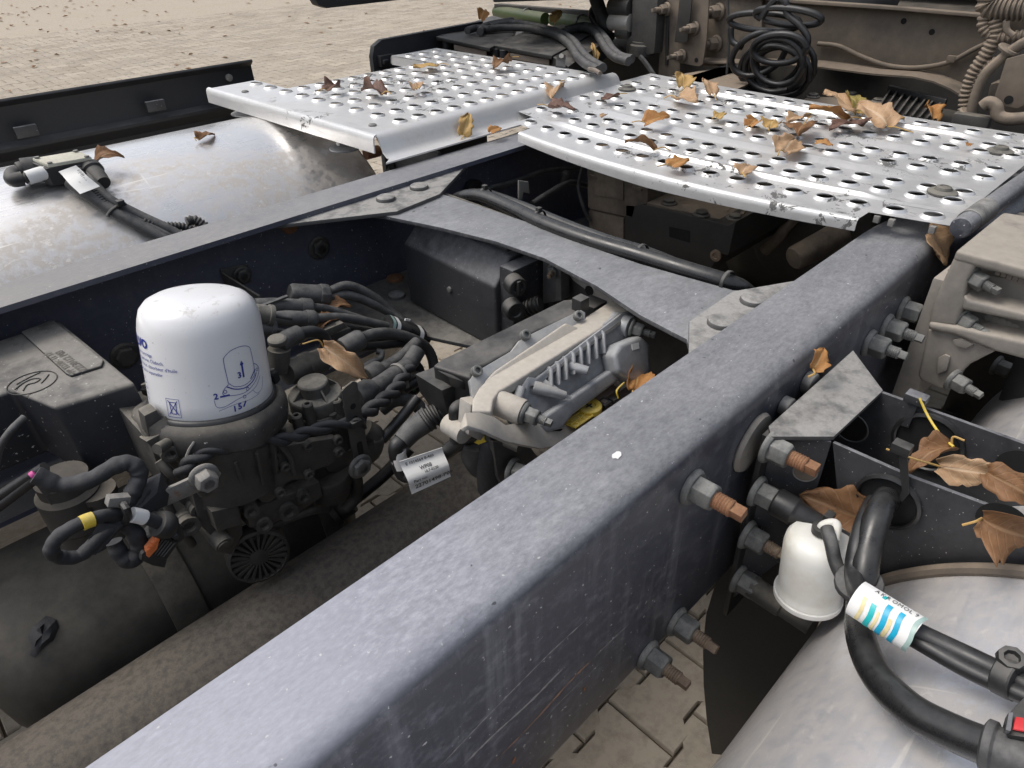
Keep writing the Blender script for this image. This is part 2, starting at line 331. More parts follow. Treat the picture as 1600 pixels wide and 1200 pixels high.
# ------------------------------------------------------------------ ground: bone-shaped pavers 200 x 165 mm on a bedding sheet
GZ = -.95
g = G(); g.poly([(-70, -70, GZ-.012), (70, -70, GZ-.012), (70, 90, GZ-.012), (-70, 90, GZ-.012)])
n = N('joint_sand'); a_ = n.noise(40, 6, .7); far = n.rng(n.noise(.9, 5, .6), .3, .7)
n.set(Base_Color=n.mix(a_, (.085, .072, .055), (.15, .125, .095)), Roughness=.95); n.bump(a_, .5, .004)
bed = struct('pavement', g, n.m)
HW, HN = .0795, .0535                        # half width at the ends and at the waist
PX = [(-.0965, -HW), (-.050, -HW), (-.028, -HN), (.028, -HN), (.050, -HW), (.097, -HW), (.097, HW), (.050, HW), (.028, HN), (-.028, HN), (-.050, HW), (-.097, HW)]
def paver_rings():
    ins = []
    for x, y in PX: ins.append((x - .0022*(1 if x > 0 else -1), y - .0022*(1 if y > 0 else -1)))
    return ins
INS = paver_rings()
def paver_geo(g, cx, cy, dz, tx, ty):
    f = lambda x, y, z: V((cx+x, cy+y, GZ+z+dz+tx*x+ty*y))
    b = g.vs([f(x, y, -.05) for x, y in PX]); m_ = g.vs([f(x, y, -.003) for x, y in PX]); t = g.vs([f(x, y, 0) for x, y in INS])
    k = 12
    for i in range(k):
        g.f([b[i], b[(i+1) % k], m_[(i+1) % k], m_[i]]); g.f([m_[i], m_[(i+1) % k], t[(i+1) % k], t[i]])
    g.f(t)
ROTI = ROT.transposed()
def PR(p):
    d = ROTI @ (V(p)-CAM_P)
    if d.z > -.05: return None
    return 800+CAM_F*d.x/-d.z, 600-CAM_F*d.y/-d.z, -d.z
def inpoly(x, y, poly):
    c = False
    for (x1, y1), (x2, y2) in zip(poly, poly[1:]+poly[:1]):
        if (y1 > y) != (y2 > y) and x < (x2-x1)*(y-y1)/(y2-y1)+x1: c = not c
    return c
OPEN = [[(-30, 880), (60, 930), (250, 1160), (160, 1230), (-30, 1230)], [(470, 880), (600, 620), (760, 660), (740, 700), (480, 900)], [(830, 1230), (1040, 960), (1140, 880), (1150, 1230)],
        [(-20, 170), (410, 100), (500, 120), (590, 100), (770, 20), (760, -20), (-20, -20)]]
cells = []
for k in range(-12, 82):
    for j in range(-14, 62):
        cx, cy = .13+j*.2+(k % 2)*.1, -.284+k*.1385
        if cx > 9.5: continue
        q = PR((cx, cy, GZ))
        if q is None or not (-260 < q[0] < 1860 and -120 < q[1] < 1400): continue
        vis = any(inpoly(q[0], q[1], p) for p in OPEN)
        cells.append((0 if vis else 1, q[2], cx, cy))
cells.sort()
g1 = G(); paver_geo(g1, 0, 0, -GZ, 0, 0); pm = g1.mesh('paving_stone', M['paver'])
for i, (_, _, cx, cy) in enumerate(cells[:300]):
    o = bpy.data.objects.new('paving_stone', pm); COL.objects.link(o); o.parent = bed
    o.location = (cx, cy, GZ+rnd.uniform(-.001, .001)); o.rotation_euler = (rnd.uniform(-.006, .006), rnd.uniform(-.006, .006), rnd.uniform(-.01, .01) + (pi if rnd.random() < .5 else 0))
g2 = G()
for _, _, cx, cy in cells[300:]: paver_geo(g2, cx, cy, rnd.uniform(-.001, .001), rnd.uniform(-.004, .004), rnd.uniform(-.004, .004))
o = part(bed, 'paving_stones', g2, M['paver']); o['kind'] = 'stuff'
# far yard beyond the stones one can tell apart
g = G(); g.poly([(-60, 10.6, GZ-.004), (60, 10.6, GZ-.004), (60, 85, GZ-.004), (-60, 85, GZ-.004)]); g.poly([(9.4, -20, GZ-.004), (60, -20, GZ-.004), (60, 10.6, GZ-.004), (9.4, 10.6, GZ-.004)])
struct('yard', g, M['paver'])
# litter of fallen leaves over the yard
g = G()
for i in range(420):
    x, y = rnd.uniform(-2, 14), rnd.uniform(1.6, 17)
    if rnd.random() < .35: y = rnd.uniform(9.5, 15); x = rnd.uniform(-1, 4)
    s = rnd.uniform(.025, .05); a = rnd.uniform(0, 6.3); u = V((cos(a), sin(a), 0)); v = V((-sin(a), cos(a), 0)); c = V((x, y, GZ+.004))
    h = rnd.uniform(.005, .022)
    p = [c-u*s, c-v*s*.6+V((0,0,h)), c+u*s+V((0,0,h*.6)), c+v*s*.6+V((0,0,h)), c+V((0,0,.002))]
    q = g.vs(p); g.f([q[0], q[1], q[4]]); g.f([q[1], q[2], q[4]]); g.f([q[2], q[3], q[4]]); g.f([q[3], q[0], q[4]])
o = solo('leaf_litter', 'scattered dry brown leaves lying over the paved yard', 'leaves', g, LM[0]); o['kind'] = 'stuff'; del o['category']

# ------------------------------------------------------------------ shared fasteners (own axis +Z)
def hexring(r, z, a0=0): return [V((r*cos(pi/3*i+a0), r*sin(pi/3*i+a0), z)) for i in range(6)]
def nut_me(name, mat, h=.026, r=.0145, fl=.0185):
    g = G(); g.lathe([(fl, 0), (fl, .003), (fl*.86, .0065)], n=28); g.loft([hexring(r, .005), hexring(r, h*.9), hexring(r*.86, h)]); return g.mesh(name, mat, bev=.0009)
def stud_me(name, mat, l=.03, r=.0078, z0=.024):
    g = G(); n_ = 14; pr = []
    for i in range(n_): pr.append((r*(1 if i % 2 else .86), z0+l*.62*i/n_))
    pr += [(r*.84, z0+l*.64)]; g.lathe(pr, n=16); g.loft([[V((x*r*.62, y*r*.62, z)) for x, y in ((1,1),(-1,1),(-1,-1),(1,-1))] for z in (z0+l*.6, z0+l)]); return g.mesh(name, mat, bev=.0006)
def head_me(name, mat, r=.012, h=.009, fl=.016):
    g = G(); g.lathe([(fl, 0), (fl, .002), (fl*.85, .004)], n=26); g.loft([hexring(r, .003), hexring(r, h*.85), hexring(r*.85, h)]); g.lathe([(r*.55, h), (r*.5, h-.001)], n=16); return g.mesh(name, mat, bev=.0007)
def round_me(name, mat, r=.0165, h=.007):
    g = G(); g.lathe([(r, 0), (r, h*.35), (r*.93, h*.75), (r*.72, h), (r*.6, h*.97), (r*.55, h*1.03)], n=30); return g.mesh(name, mat)
def socket_me(name, mat, r=.007, h=.007):
    g = G(); g.lathe([(r, 0), (r, h*.85), (r*.85, h), (r*.55, h), (r*.5, h*.4)], n=18, c1=True); return g.mesh(name, mat)
NUT = nut_me('flange_nut', M['nut']); STUD = stud_me('stud', M['rust2']); STUDR = stud_me('stud', M['rust'], .032, .0088); STUDG = stud_me('stud', M['nut'], .026); HEAD = head_me('bolt_head', M['nut']); HEADD = head_me('bolt_head', M['castd'])
ROUND = round_me('bolt_head', M['gus']); ROUNDR = round_me('bolt_head', M['rust']); SOCK = socket_me('screw', M['nut']); SOCKD = socket_me('screw', M['castd'])
NUTB = nut_me('flange_nut', M['gear']); STUDB = stud_me('stud', M['gear'])
def nut(parent, p, d, studm=STUD, sc=1, roll=.3, me=None):
    o = put(me or NUT, 'flange_nut', parent, p, d, roll, sc); s = bpy.data.objects.new('stud', studm); COL.objects.link(s); s.parent = o; return o

# ------------------------------------------------------------------ frame rails: 300 mm C-sections
def smooth(t): t = max(0, min(1, t)); return t*t*(3-2*t)
def rail_g(sgn, x0, x1):
    pr = []; r = .021; t = .008; Y = .425; H = .30; F = .09
    pr.append((Y-F, 0))
    for i in range(7): a = pi/2*i/6; pr.append((Y-r+r*sin(a), -r+r*cos(a)))
    for i in range(7): a = pi/2*i/6; pr.append((Y-r+r*cos(a), -H+r-r*sin(a)))
    pr.append((Y-F, -H)); pr.append((Y-F, -H+t)); ri = r-t
    for i in range(5): a = pi/2*i/4; pr.append((Y-r+ri*sin(a), -H+r-ri*cos(a)))
    for i in range(5): a = pi/2*i/4; pr.append((Y-r+ri*cos(a), -r+ri*sin(a)))
    pr.append((Y-F, -t))
    xs = [x0]+[.30+.03*i for i in range(14)]+[x1]
    return G().loft([[V((x, sgn*(y+.05*smooth((x-.36)/.33)), z)) for y, z in pr] for x in xs])
FN = thing('frame_rail', 'near dark blue steel frame rail with dusty top running up from the bottom edge', 'frame rail', (-.2, -.42, -.3), 'chassis frame rails')
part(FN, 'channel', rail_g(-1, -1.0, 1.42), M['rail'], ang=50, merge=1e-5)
D = (0, -1, 0)
for px, py in ((1355, 535), (1382, 510), (1408, 482), (1010, 1022), (1055, 970)): nut(FN, P(px, py, y=-.4252), D, STUDG if py < 600 else STUD, roll=rnd.random())
nut(FN, P(1079, 759, y=-.4252), D, STUDR)
g = G(); q = P(964, 712, z=.0006); rr = random.Random(5)
g.prism([q+V((.0065*cos(t)*(.6+.5*rr.random()), .0045*sin(t)*(.6+.5*rr.random()), 0)) for t in [2*pi*i/14 for i in range(14)]], (0, 0, .0003)); part(FN, 'white_spot', g, M['label'])
M['scr'] = plain('bare_scratch', (.34, .33, .33), .5, .3, up=0, allo=0, var=.35); M['scr2'] = plain('rusty_scratch', (.30, .19, .13), .6, 0, up=0, allo=0, var=.4)
for pl, wd, mt in (([(690, 1195), (740, 1142), (800, 1080), (860, 1020), (918, 966)], .0011, 'scr'), ([(720, 1200), (770, 1150), (830, 1095), (884, 1040)], .0020, 'scr'), ([(764, 1200), (830, 1132), (890, 1066), (926, 1030)], .0019, 'scr2'), ([(926, 1030), (952, 1004), (986, 972)], .0010, 'scr'), ([(845, 1130), (880, 1092), (945, 1030)], .0007, 'scr')):
    p = catmull([P(a_, b_, y=-.42515) for a_, b_ in pl], 12); g = G(); L_, R_ = [], []
    for i, q in enumerate(p):
        d = (p[min(i+1, len(p)-1)]-p[max(i-1, 0)]).normalized(); nn = V((-d.z, 0, d.x)); k = wd*(.25+.9*rr.random())*min(1, i/4, (len(p)-1-i)/4+.05); L_.append(q+nn*k); R_.append(q-nn*k*rr.random())
    a_, b_ = g.vs(L_), g.vs(R_)
    for i in range(len(a_)-1): g.f([a_[i], a_[i+1], b_[i+1], b_[i]])
    part(FN, 'scratch', g, M[mt])
for px, py, k in ((913, 1077, 1), (803, 1188, 1.3), (942, 1062, .8), (861, 1120, .7), (819, 1165, .9)):
    q = P(px, py, y=-.4252); part(FN, 'paint_chip', G().prism([q+V((.0022*k*cos(t)*(.6+.5*rr.random()), 0, .004*k*sin(t)*(.6+.5*rr.random()))) for t in [2*pi*i/9 for i in range(9)]], (0, -.0002, 0)), M['rust'] if k >= 1 else M['scr'])
FL = thing('frame_rail', 'far frame rail, its grey top flange crossing from the left edge to the walkway', 'frame rail', (-.2, .42, -.3), 'chassis frame rails')
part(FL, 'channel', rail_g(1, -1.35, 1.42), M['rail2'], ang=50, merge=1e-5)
for px, py in ((498, 387), (195, 555)): put(HEADD, 'bolt_head', FL, P(px, py, y=.4168), (0, -1, 0), rnd.random(), 1.35)
put(ROUNDR, 'bolt_head', FL, P(452, 352, y=.4168), (0, -1, 0), 0, .9)
# ------------------------------------------------------------------ crossmember with gussets
X = thing('crossmember', 'dusty grey steel crossmember bridging the two frame rails', 'crossmember', (.02, 0, -.2))
zc = -.0145
low = [P(px, py, z=zc) for px, py in ((540, 330), (570, 334), (600, 337), (687, 355), (775, 377), (850, 403), (933, 447), (1000, 492), (1073, 530), (1078, 548))]
upp = [P(px, py, z=zc) for px, py in ((688, 302), (760, 325), (833, 350), (933, 389), (1000, 412), (1077, 434), (1145, 453), (1190, 455))]
top_l, top_r = V((.075, .36, zc)), V((-.06, -.36, zc))
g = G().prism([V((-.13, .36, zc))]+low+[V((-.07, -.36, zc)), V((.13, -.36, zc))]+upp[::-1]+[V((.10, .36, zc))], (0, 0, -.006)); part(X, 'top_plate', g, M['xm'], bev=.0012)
g = G().box((.095, -.01, -.105), (.007, .72, .17)); part(X, 'web', g, M['castd'])
g = G().prism([P(px, py, z=-.0082) for px, py in ((430, 352), (585, 334), (620, 330), (687, 303), (730, 257))]+[V((.2, .38, -.0082)), V((-.22, .38, -.0082))], (0, 0, -.0062))
gl = part(X, 'gusset', g, M['gus'], bev=.001)
for px, py in ((603, 312), (655, 294)): put(ROUND, 'bolt_head', gl, P(px, py, z=-.0082), (0, 0, 1))
g = G().prism([P(px, py, z=-.0082) for px, py in ((1250, 437), (1145, 455), (1077, 502), (1076, 560))]+[V((-.10, -.38, -.0082)), V((.2, -.38, -.0082))], (0, 0, -.0062))
gr = part(X, 'gusset', g, M['gus'], bev=.001)
for px, py in ((1127, 506), (1177, 471)): put(ROUND, 'bolt_head', gr, P(px, py, z=-.0082), (0, 0, 1))
# lower gusset shelf on the far rail
zs = -.205
LG = thing('gusset_plate', 'dusty lower gusset shelf under the black module by the far rail', 'bracket', (.02, .36, zs))
g = G().prism([V(p) for p in ((-.16, .412, zs), (.2, .412, zs), (.2, .0, zs), (.02, .0, zs), (-.06, .20, zs), (-.13, .32, zs))], (0, 0, -.007)); part(LG, 'shelf', g, M['gusl'], bev=.001)
put(ROUNDR, 'bolt_head', LG, P(617, 436, z=zs), (0, 0, 1)); put(ROUND, 'bolt_head', LG, P(620, 463, z=zs), (0, 0, 1))
# ------------------------------------------------------------------ perforated walkway plates
def cell(g, F, u0, u1, v0, v1, c=None, r0=.0158, r1=.0118, h=.0046):
    if c is None:
        q = g.vs([F(u0, v0, 0), F(u1, v0, 0), F(u1, v1, 0), F(u0, v1, 0)]); g.f(q); return
    cu, cv = c; n_ = 16; rings = [[] for _ in range(5)]
    for i in range(n_):
        a = 2*pi*i/n_; ca, sa = cos(a), sin(a)
        k = 1/max(abs(ca), abs(sa))
        x, y = ca*k, sa*k
        bu = cu + (x*(u1-cu) if x > 0 else x*(cu-u0)); bv = cv + (y*(v1-cv) if y > 0 else y*(cv-v0))
        rings[0].append(F(bu, bv, 0))
        for j, (r, z) in enumerate(((r0, 0.0002), (r1*1.10, h*.80), (r1*1.01, h), (r1*.97, h*.75))): rings[j+1].append(F(cu+ca*r, cv+sa*r, z))
    g.loft(rings, False, False)
Y2 = [-.404, -.357, -.309, -.263, -.217, -.172, -.127, -.08, -.035, .008, .053, .1, .148, .197, .249, .303, .36, .417]
def F2(u, v, h):
    A = .052 if u < .36 else max(.015, .052-(u-.36)*.07)
    return V((u+A*(v/.41)**2, v, .030+h))
W2 = thing('walkway_plate', 'perforated aluminium walkway plate with ribs bolted across both frame rails', 'walkway plate', (.6, 0, 0))
g = G(); eb = [-.432]+[(a+b)/2 for a, b in zip(Y2, Y2[1:])]+[.462]
bands = [(.300, .327, 0), (.327, .382, .352), (.382, .412, 'rib'), (.412, .461, .437), (.461, .514, .488), (.514, .562, 'rib'), (.562, .616, .589), (.616, .672, .645), (.672, .721, 'rib'), (.721, .771, .746), (.771, .826, .798), (.826, .856, 'rib'), (.856, .906, .88), (.906, .925, 0)]
for u0, u1, c in bands:
    if c == 'rib':
        us = [u0, u0+.006, (u0+u1)/2-.004, (u0+u1)/2+.004, u1-.006, u1]; hs = [0, .0006, .0062, .0062, .0006, 0]
        vs_ = [-.432, -.33, -.30]+[-.25+.05*i for i in range(12)]+[.34, .37, .462]
        def Fr(u, v):
            i = us.index(u); e = smooth((.345-abs(v))/.05); return F2(u, v, hs[i]*e)
        g.sheet(Fr, us, vs_); continue
    for i, y in enumerate(Y2):
        if u1 < .33 and abs(y) > .34: continue
        if c and u1 < .39 and i == len(Y2)-1: continue
        cell(g, F2, u0, u1, eb[i], eb[i+1], (c, y) if c else None)
part(W2, 'perforated_sheet', g, M['plate'], merge=2e-4, ang=30)
g = G(); lipv = [-.332+.0415*i for i in range(17)]
prof = [(0, 0), (-.004, -.001), (-.0065, -.0042), (-.0072, -.012), (-.0072, -.024)]
g.sheet(lambda k, v: F2(.300, v, 0)+V((prof[k][0], 0, prof[k][1]*(.75+.25*(1-min(1, abs(v)/.32))))), range(5), lipv)
part(W2, 'folded_lip', g, M['plate'], merge=1e-5, solid=-.0025)
for px, py, in ((1472, 302), (1562, 238), (980, 140)):
    q = P(px, py, z=.031); g = G().lathe([(.021, .0005), (.021, .003), (.016, .0055), (.0125, .006), (.0105, .010), (.006, .0115), (.0055, .010)], q, n=28)
    part(W2, 'rubber_fastener', g, M['valve'])
for k, yy in enumerate((-.365, -.345, -.415)):
    g = G().box((.366+.012*(k > 1), yy, .022), (.008, .008, .010)); part(W2, 'spacer', g, M['zinc'], bev=.001)

W1 = thing('walkway_plate', 'perforated aluminium step plate above the far silver tank, beside the far rail', 'walkway plate', (.4, .75, 0))
Z1 = .05
F1 = lambda u, v, h: V((u-.035*(v-.7), v, Z1+h))
Y1 = [.505, .574, .646, .716, .782, .845, .912, .978, 1.042]
e1 = [.472]+[(a+b)/2 for a, b in zip(Y1, Y1[1:])]+[1.088]
g = G(); xr = [.168+.0465*i for i in range(13)]; ex = [.142]+[(a+b)/2 for a, b in zip(xr, xr[1:])]+[.768]
for i in range(9): cell(g, F1, .075, .142, e1[i], e1[i+1])
for k, x in enumerate(xr):
    for i, y in enumerate(Y1):
        if i > 6 and 2 <= k <= 9: continue
        if i > 6 and k == 1: continue
        cell(g, F1, ex[k], ex[k+1], e1[i], e1[i+1], (x, y))
part(W1, 'perforated_sheet', g, M['plate'], merge=2e-4, ang=30)
g = G(); pr = [(0, 0), (-.004, -.001), (-.006, -.004), (-.007, -.012), (-.007, -.030)]
g.sheet(lambda k, v: F1(.075, v, 0)+V((pr[k][0], 0, pr[k][1])), range(5), [.455+.0705*i for i in range(10)])
part(W1, 'folded_lip', g, M['plate'], merge=1e-5, solid=-.0028)
g = G(); pr2 = [(.472, 0), (.462, -.0015), (.455, -.007), (.449, -.018), (.443, -.029), (.434, -.036), (.424, -.038), (.408, -.038)]
g.sheet(lambda u, k: V((u+.006-(.02 if k == 7 and u < .1 else 0), pr2[k][0], Z1+pr2[k][1])), [.078, .10, .14, .2, .3, .4, .5, .62, .74, .79], range(8))
part(W1, 'curved_flange', g, M['plate'], merge=1e-5, solid=.0028)
g = G(); g.sheet(lambda u, k: F1(u, 1.088, 0)+V((0, (0, .004, .006)[k], (0, -.003, -.02)[k])), [.075, .14, .19], range(3)); part(W1, 'side_lip', g, M['plate'], merge=1e-5, solid=.002); g = G(); g.sheet(lambda u, k: F1(u, 1.088, 0)+V((0, (0, .004, .006)[k], (0, -.003, -.02)[k])), [.605, .69, .768], range(3))
g.sheet(lambda k, v: F1(.605, v, 0)+V((0, 0, (0, -.022)[k])), range(2), [.945, 1.02, 1.088])
part(W1, 'side_lip', g, M['plate'], merge=1e-5, solid=.002)
for px, py in ((383, 143.5), (582, 196)): part(W1, 'rivet', G().lathe([(.008, 0), (.008, .0015), (.006, .003)], P(px, py, z=Z1+.0005), n=20), M['nut'])
for x, y in ((.1, .63), (.1, 1.06)):
    g = G().prism([V((x+.01, y-.012, .03)), V((x+.01, y+.012, .03)), V((x+.004, y+.006, -.005)), V((x+.004, y-.006, -.005))], (.003, 0, 0)); g.lathe([(.032, -.014), (.032, -.011), (.02, -.008)], (x+.02, y, 0), n=24)
    part(W1, 'support_foot', g, M['alu'], bev=.0008)

# ------------------------------------------------------------------ fuel tanks
def tank_g(cy, cz, r, x0, x1, rim=True):
    pr = [(0, x0-.03), (r*.5, x0-.028), (r*.8, x0-.02), (r*.93, x0-.008), (r*.985, x0+.012), (r, x0+.04)] + [(r, x0+.04+(x1-x0-.08)*i/6) for i in range(1, 7)] + [(r*.985, x1-.012), (r*.93, x1+.008), (r*.8, x1+.02), (0, x1+.03)]
    return G().lathe(pr, (0, cy, cz), (1, 0, 0), 96)
TL = thing('fuel_tank', 'scuffed silver cylindrical tank with brown dirt beyond the far rail', 'fuel tank', (-.5, .86, -.69))
part(TL, 'shell', tank_g(.86, -.316, .335, -1.5, .19), M['tank'], ang=60)
TR = thing('fuel_tank', 'bright silver tank bulging into the lower right corner beneath the black hoses', 'fuel tank', (-.5, -.83, -.63))
part(TR, 'shell', tank_g(-.83, -.33, .293, -1.4, .5), M['tank2'], ang=60)
def onTank(px, py, h, cy, cz, r):
    """point h metres above a tank's shell on the line of sight"""
    d = ROT @ V(((px-800)/CAM_F, -(py-600)/CAM_F, -1)); oy, oz = CAM_P.y-cy, CAM_P.z-cz; r = r+h
    A, B_, C_ = d.y*d.y+d.z*d.z, oy*d.y+oz*d.z, oy*oy+oz*oz-r*r; D_ = B_*B_-A*C_
    return CAM_P+d*((-B_-math.sqrt(max(0, D_)))/A)
def PT(px, py, h=.012): return onTank(px, py, h, -.83, -.33, .293)
def PTL(px, py, h=.012): return onTank(px, py, h, .86, -.316, .335)
# bracket plate carrying the far tank, seen under the step plate
B = thing('tank_bracket', 'black tank bracket with rusty bolt under the step plate corner', 'bracket', (.2, .5, -.3))
g = G().prism([V((.2, .427, -.0)), V((.2, .56, -.01)), V((.2, .62, -.09)), V((.2, .60, -.32)), V((.2, .427, -.32))], (.008, 0, 0)); part(B, 'web', g, M['mod'], bev=.001)
part(B, 'rusty_bolt', G().cyl(P(571, 241, x=.17), P(571, 241, x=.17)+V((.035, .0, 0)), .012, n=24), M['rust'], 'round rust brown bolt end', bev=.0015)
q = P(612, 258, x=.198); part(B, 'hole', G().lathe([(.012, 0), (.012, .0015)], q, (-1, 0, 0), n=24), M['hole'])
# ------------------------------------------------------------------ side fairings beyond the far tank
SK = thing('side_fairing', 'long black side fairing panel between the far tank and the yard', 'fairing', (-.4, 1.27, -.5))
xs = [-1.6, -.8, -.3, .1, .262]
pr = [(1.262, -.52), (1.262, -.06), (1.236, -.036), (1.236, -.028), (1.262, -.022), (1.267, .05), (1.252, .063), (1.256, .068), (1.274, .056), (1.274, -.52)]
part(SK, 'panel', G().loft([[V((x, y, z)) for y, z in pr] for x in xs]), M['skirt'], bev=.0012)
for px, py in ((41, 205), (243, 165)):
    g = G().box(P(px, py, y=1.236), (.045, .012, .024)); part(SK, 'clip', g, M['mod'], bev=.002)
part(SK, 'bolt_head', G().lathe([(.009, 0), (.009, .006), (.004, .008)], P(357, 121, y=1.262), (0, -1, 0), n=18), M['zinc'])
S2 = thing('side_fairing', 'short black fairing panel with rounded corner behind the step plate', 'fairing', (1.0, 1.25, -.5))
c = [(.615, -.6), (.615, .03), (.625, .058), (.655, .072), (1.06, .079), (1.06, -.6)]
part(S2, 'panel', G().prism([V((x, 1.215, z)) for x, z in c], (0, .02, 0)), M['skirt'], bev=.003)
part(S2, 'latch', G().box(P(603, 94, y=1.205), (.05, .02, .03)).box(P(600, 96, y=1.2), (.02, .03, .012)), M['skirt'], bev=.003)
S3 = thing('cab_side_panel', 'hanging lower corner of a dark blue cab side panel at the top edge', 'body panel', (1.1, 1.27, .2))
c = [(.468, .6), (.462, .20), (.475, .175), (.50, .166), (2.0, .158), (2.0, .6)]
part(S3, 'panel', G().prism([V((x, 1.235, z)) for x, z in c], (0, .035, 0)), M['rail'] if False else M['skirt'], bev=.004)

# ------------------------------------------------------------------ level sender and harness on the far tank
H = thing('tank_sender', 'small ivory topped sender unit with elbow plug on the far tank', 'sensor', PTL(85, 262, 0))
HZ = .018
a, b, c_, d = [PTL(px, py, .045) for px, py in ((50, 247), (122, 235), (143, 245), (74, 257))]
g = G().prism([a, b, c_, d], (0, 0, -.006)); part(H, 'cover', g, M['ivory'], bev=.0015)
g = G().prism([p+V((.004*(1 if i in (1, 2) else -1), 0, -.0065)) for i, p in enumerate((a, b, c_, d))], (0, 0, -.03)); part(H, 'body', g, M['blk'], bev=.002)
for q in (a, b, c_, d):
    ctr = (a+b+c_+d)/4; part(H, 'screw', G().lathe([(.004, 0), (.004, .002)], q.lerp(ctr, .16)+V((0, 0, .0003)), n=12), M['zinc'])
g = G().cyl(PTL(62, 262, .022), PTL(36, 266, .022), .019, .020, 24); g.cyl(PTL(38, 266, .022), PTL(28, 268, .022), .016, .015)
for k in range(12):
    t = 2*pi*k/12
part(H, 'connector_ring', g, M['blk'], bev=.0015)
g = G().tube([PTL(31, 268, .022), PTL(20, 272, .022), PTL(20, 281, .022), PTL(36, 279, .022)], .012, 14); part(H, 'elbow', g, M['blk'])
C1 = thing('wiring_harness', 'bundle of black hoses and ribbed conduit leaving the far tank sender', 'cable', PTL(200, 320, .022))
def hz(pts): return [PTL(px, py, .014+max(0, .012+z*.4)) for px, py, z in pts]
part(C1, 'conduit', G().corr(hz([(30, 279, -.006), (46, 277, -.004), (72, 269, 0), (90, 264, .004), (104, 258, .008), (122, 263, .004), (132, 285, -.012), (150, 305, -.025)]), .0095, .007), M['blk'])
part(C1, 'white_sleeve', G().tube(hz([(43, 278, -.0035), (58, 273, .001), (72, 269, .003)]), .0115, 16), M['label'])
part(C1, 'hose', G().tube(hz([(108, 285, -.012), (130, 300, -.02), (165, 322, -.03), (205, 345, -.045), (250, 370, -.07), (275, 384, -.09)]), .0098, 16), M['rub'])
part(C1, 'hose', G().tube(hz([(138, 268, -.008), (150, 290, -.012), (172, 312, -.022), (215, 335, -.037), (262, 357, -.06), (300, 378, -.085)]), .0085, 16), M['rub'])
part(C1, 'hose', G().tube(hz([(143, 285, -.01), (165, 315, -.026), (200, 335, -.036), (245, 358, -.055), (285, 378, -.08)]), .0055, 12), M['rub'])
part(C1, 'hose', G().tube(hz([(125, 282, -.012), (150, 310, -.03), (190, 338, -.045), (232, 362, -.062), (265, 382, -.085)]), .0052, 12), M['rubc'])
part(C1, 'conduit', G().corr(hz([(146, 296, -.012), (160, 314, -.018), (178, 326, -.026), (210, 342, -.04)]), .0065, .005), M['blk'])
part(C1, 'conduit', G().corr(hz([(225, 345, -.045), (255, 352, -.055), (290, 355, -.06), (310, 368, -.075)]), .0075, .006), M['blk'])
part(C1, 'conduit', G().corr(hz([(292, 347, -.04), (303, 344, -.035), (316, 351, -.045), (330, 362, -.06)]), .0095, .006), M['blk'])
g = G().lathe([(.016, 0), (.019, .003), (.019, .014), (.0155, .017), (.0145, .034), (.012, .05)], PTL(140, 262, .022), PTL(160, 284, .022)-PTL(140, 262, .022), 24); part(C1, 'plug', g, M['blk'])
part(C1, 'grey_pipe', G().cyl(PTL(128, 255, .022), PTL(142, 262, .022), .009), M['zinc'])
part(C1, 'dark_collar', G().lathe([(.024, 0), (.024, .012), (.02, .022)], PTL(95, 283, .0), (0, 0, 1), 24), M['blk'])
def tie(parent, pts, r=.0022, name='cable_tie', mat=None, wd=.005):
    return part(parent, name, G().tube(pts, r, 8, 5), mat or M['blk'])
tie(C1, hz([(168, 338, -.05), (170, 334, -.025), (178, 326, -.008), (192, 318, -.004), (197, 322, -.02)]), .0034)
part(C1, 'tie_head', G().box(PTL(188, 317, .034), (.012, .012, .01)), M['blk'], bev=.001)
def sheet_tag(parent, name, cor, mat, wave=.003, nrm=None, th=.0006, n_=10):
    a, b, c, d = cor; nn = ((b-a).cross(d-a)).normalized()
    F = lambda u, v: (a*(1-u)+b*u)*(1-v)+(d*(1-u)+c*u)*v + nn*wave*sin(v*7.5+.6)*(1 if wave else 0)
    g = G().sheet(F, [i/6 for i in range(7)], [i/n_ for i in range(n_+1)]); part(parent, name, g, mat, solid=th); return F, nn
def text_on(parent, txt, size, F, nrm, mat, name='lettering', u0=0, v0=0, W=1, Hh=1, lift=.0006, bold=0):
    """flat lettering laid on a surface: F maps (u,v) in 0..1 to the surface of size W x Hh metres"""
    cu = bpy.data.curves.new('t', 'FONT'); cu.body = txt; cu.size = size; cu.resolution_u = 2; cu.offset = bold
    ob = bpy.data.objects.new('t', cu); COL.objects.link(ob); bpy.context.view_layer.update()
    me = bpy.data.meshes.new_from_object(ob.evaluated_get(bpy.context.evaluated_depsgraph_get())); bpy.data.objects.remove(ob); bpy.data.curves.remove(cu)
    bm = bmesh.new(); bm.from_mesh(me); bmesh.ops.triangulate(bm, faces=bm.faces)
    if name == 'curved': bmesh.ops.subdivide_edges(bm, edges=[e for e in bm.edges if e.calc_length() > .004], cuts=2)
    off = wloc(parent)
    for v in bm.verts:
        u, t = u0+v.co.x/W, v0-v.co.y/Hh
        nn = nrm(u, t) if callable(nrm) else nrm
        v.co = F(u, t)+nn*lift-off
    bm.to_mesh(me); bm.free(); me.name = 'lettering'; me.materials.clear(); me.materials.append(mat)
    o = bpy.data.objects.new('lettering', me); COL.objects.link(o); o.parent = parent; return o
TG = thing('cable_label', 'white printed tag tied to the hoses of the far tank sender', 'label', PTL(120, 280, .03))
cor = [PTL(91, 268, .035), PTL(118, 258, .055), PTL(155, 291, .04), PTL(124, 303, .036)]
F, nn = sheet_tag(TG, 'tag', cor, M['label'], .0015)
if nn.z < 0: nn = -nn
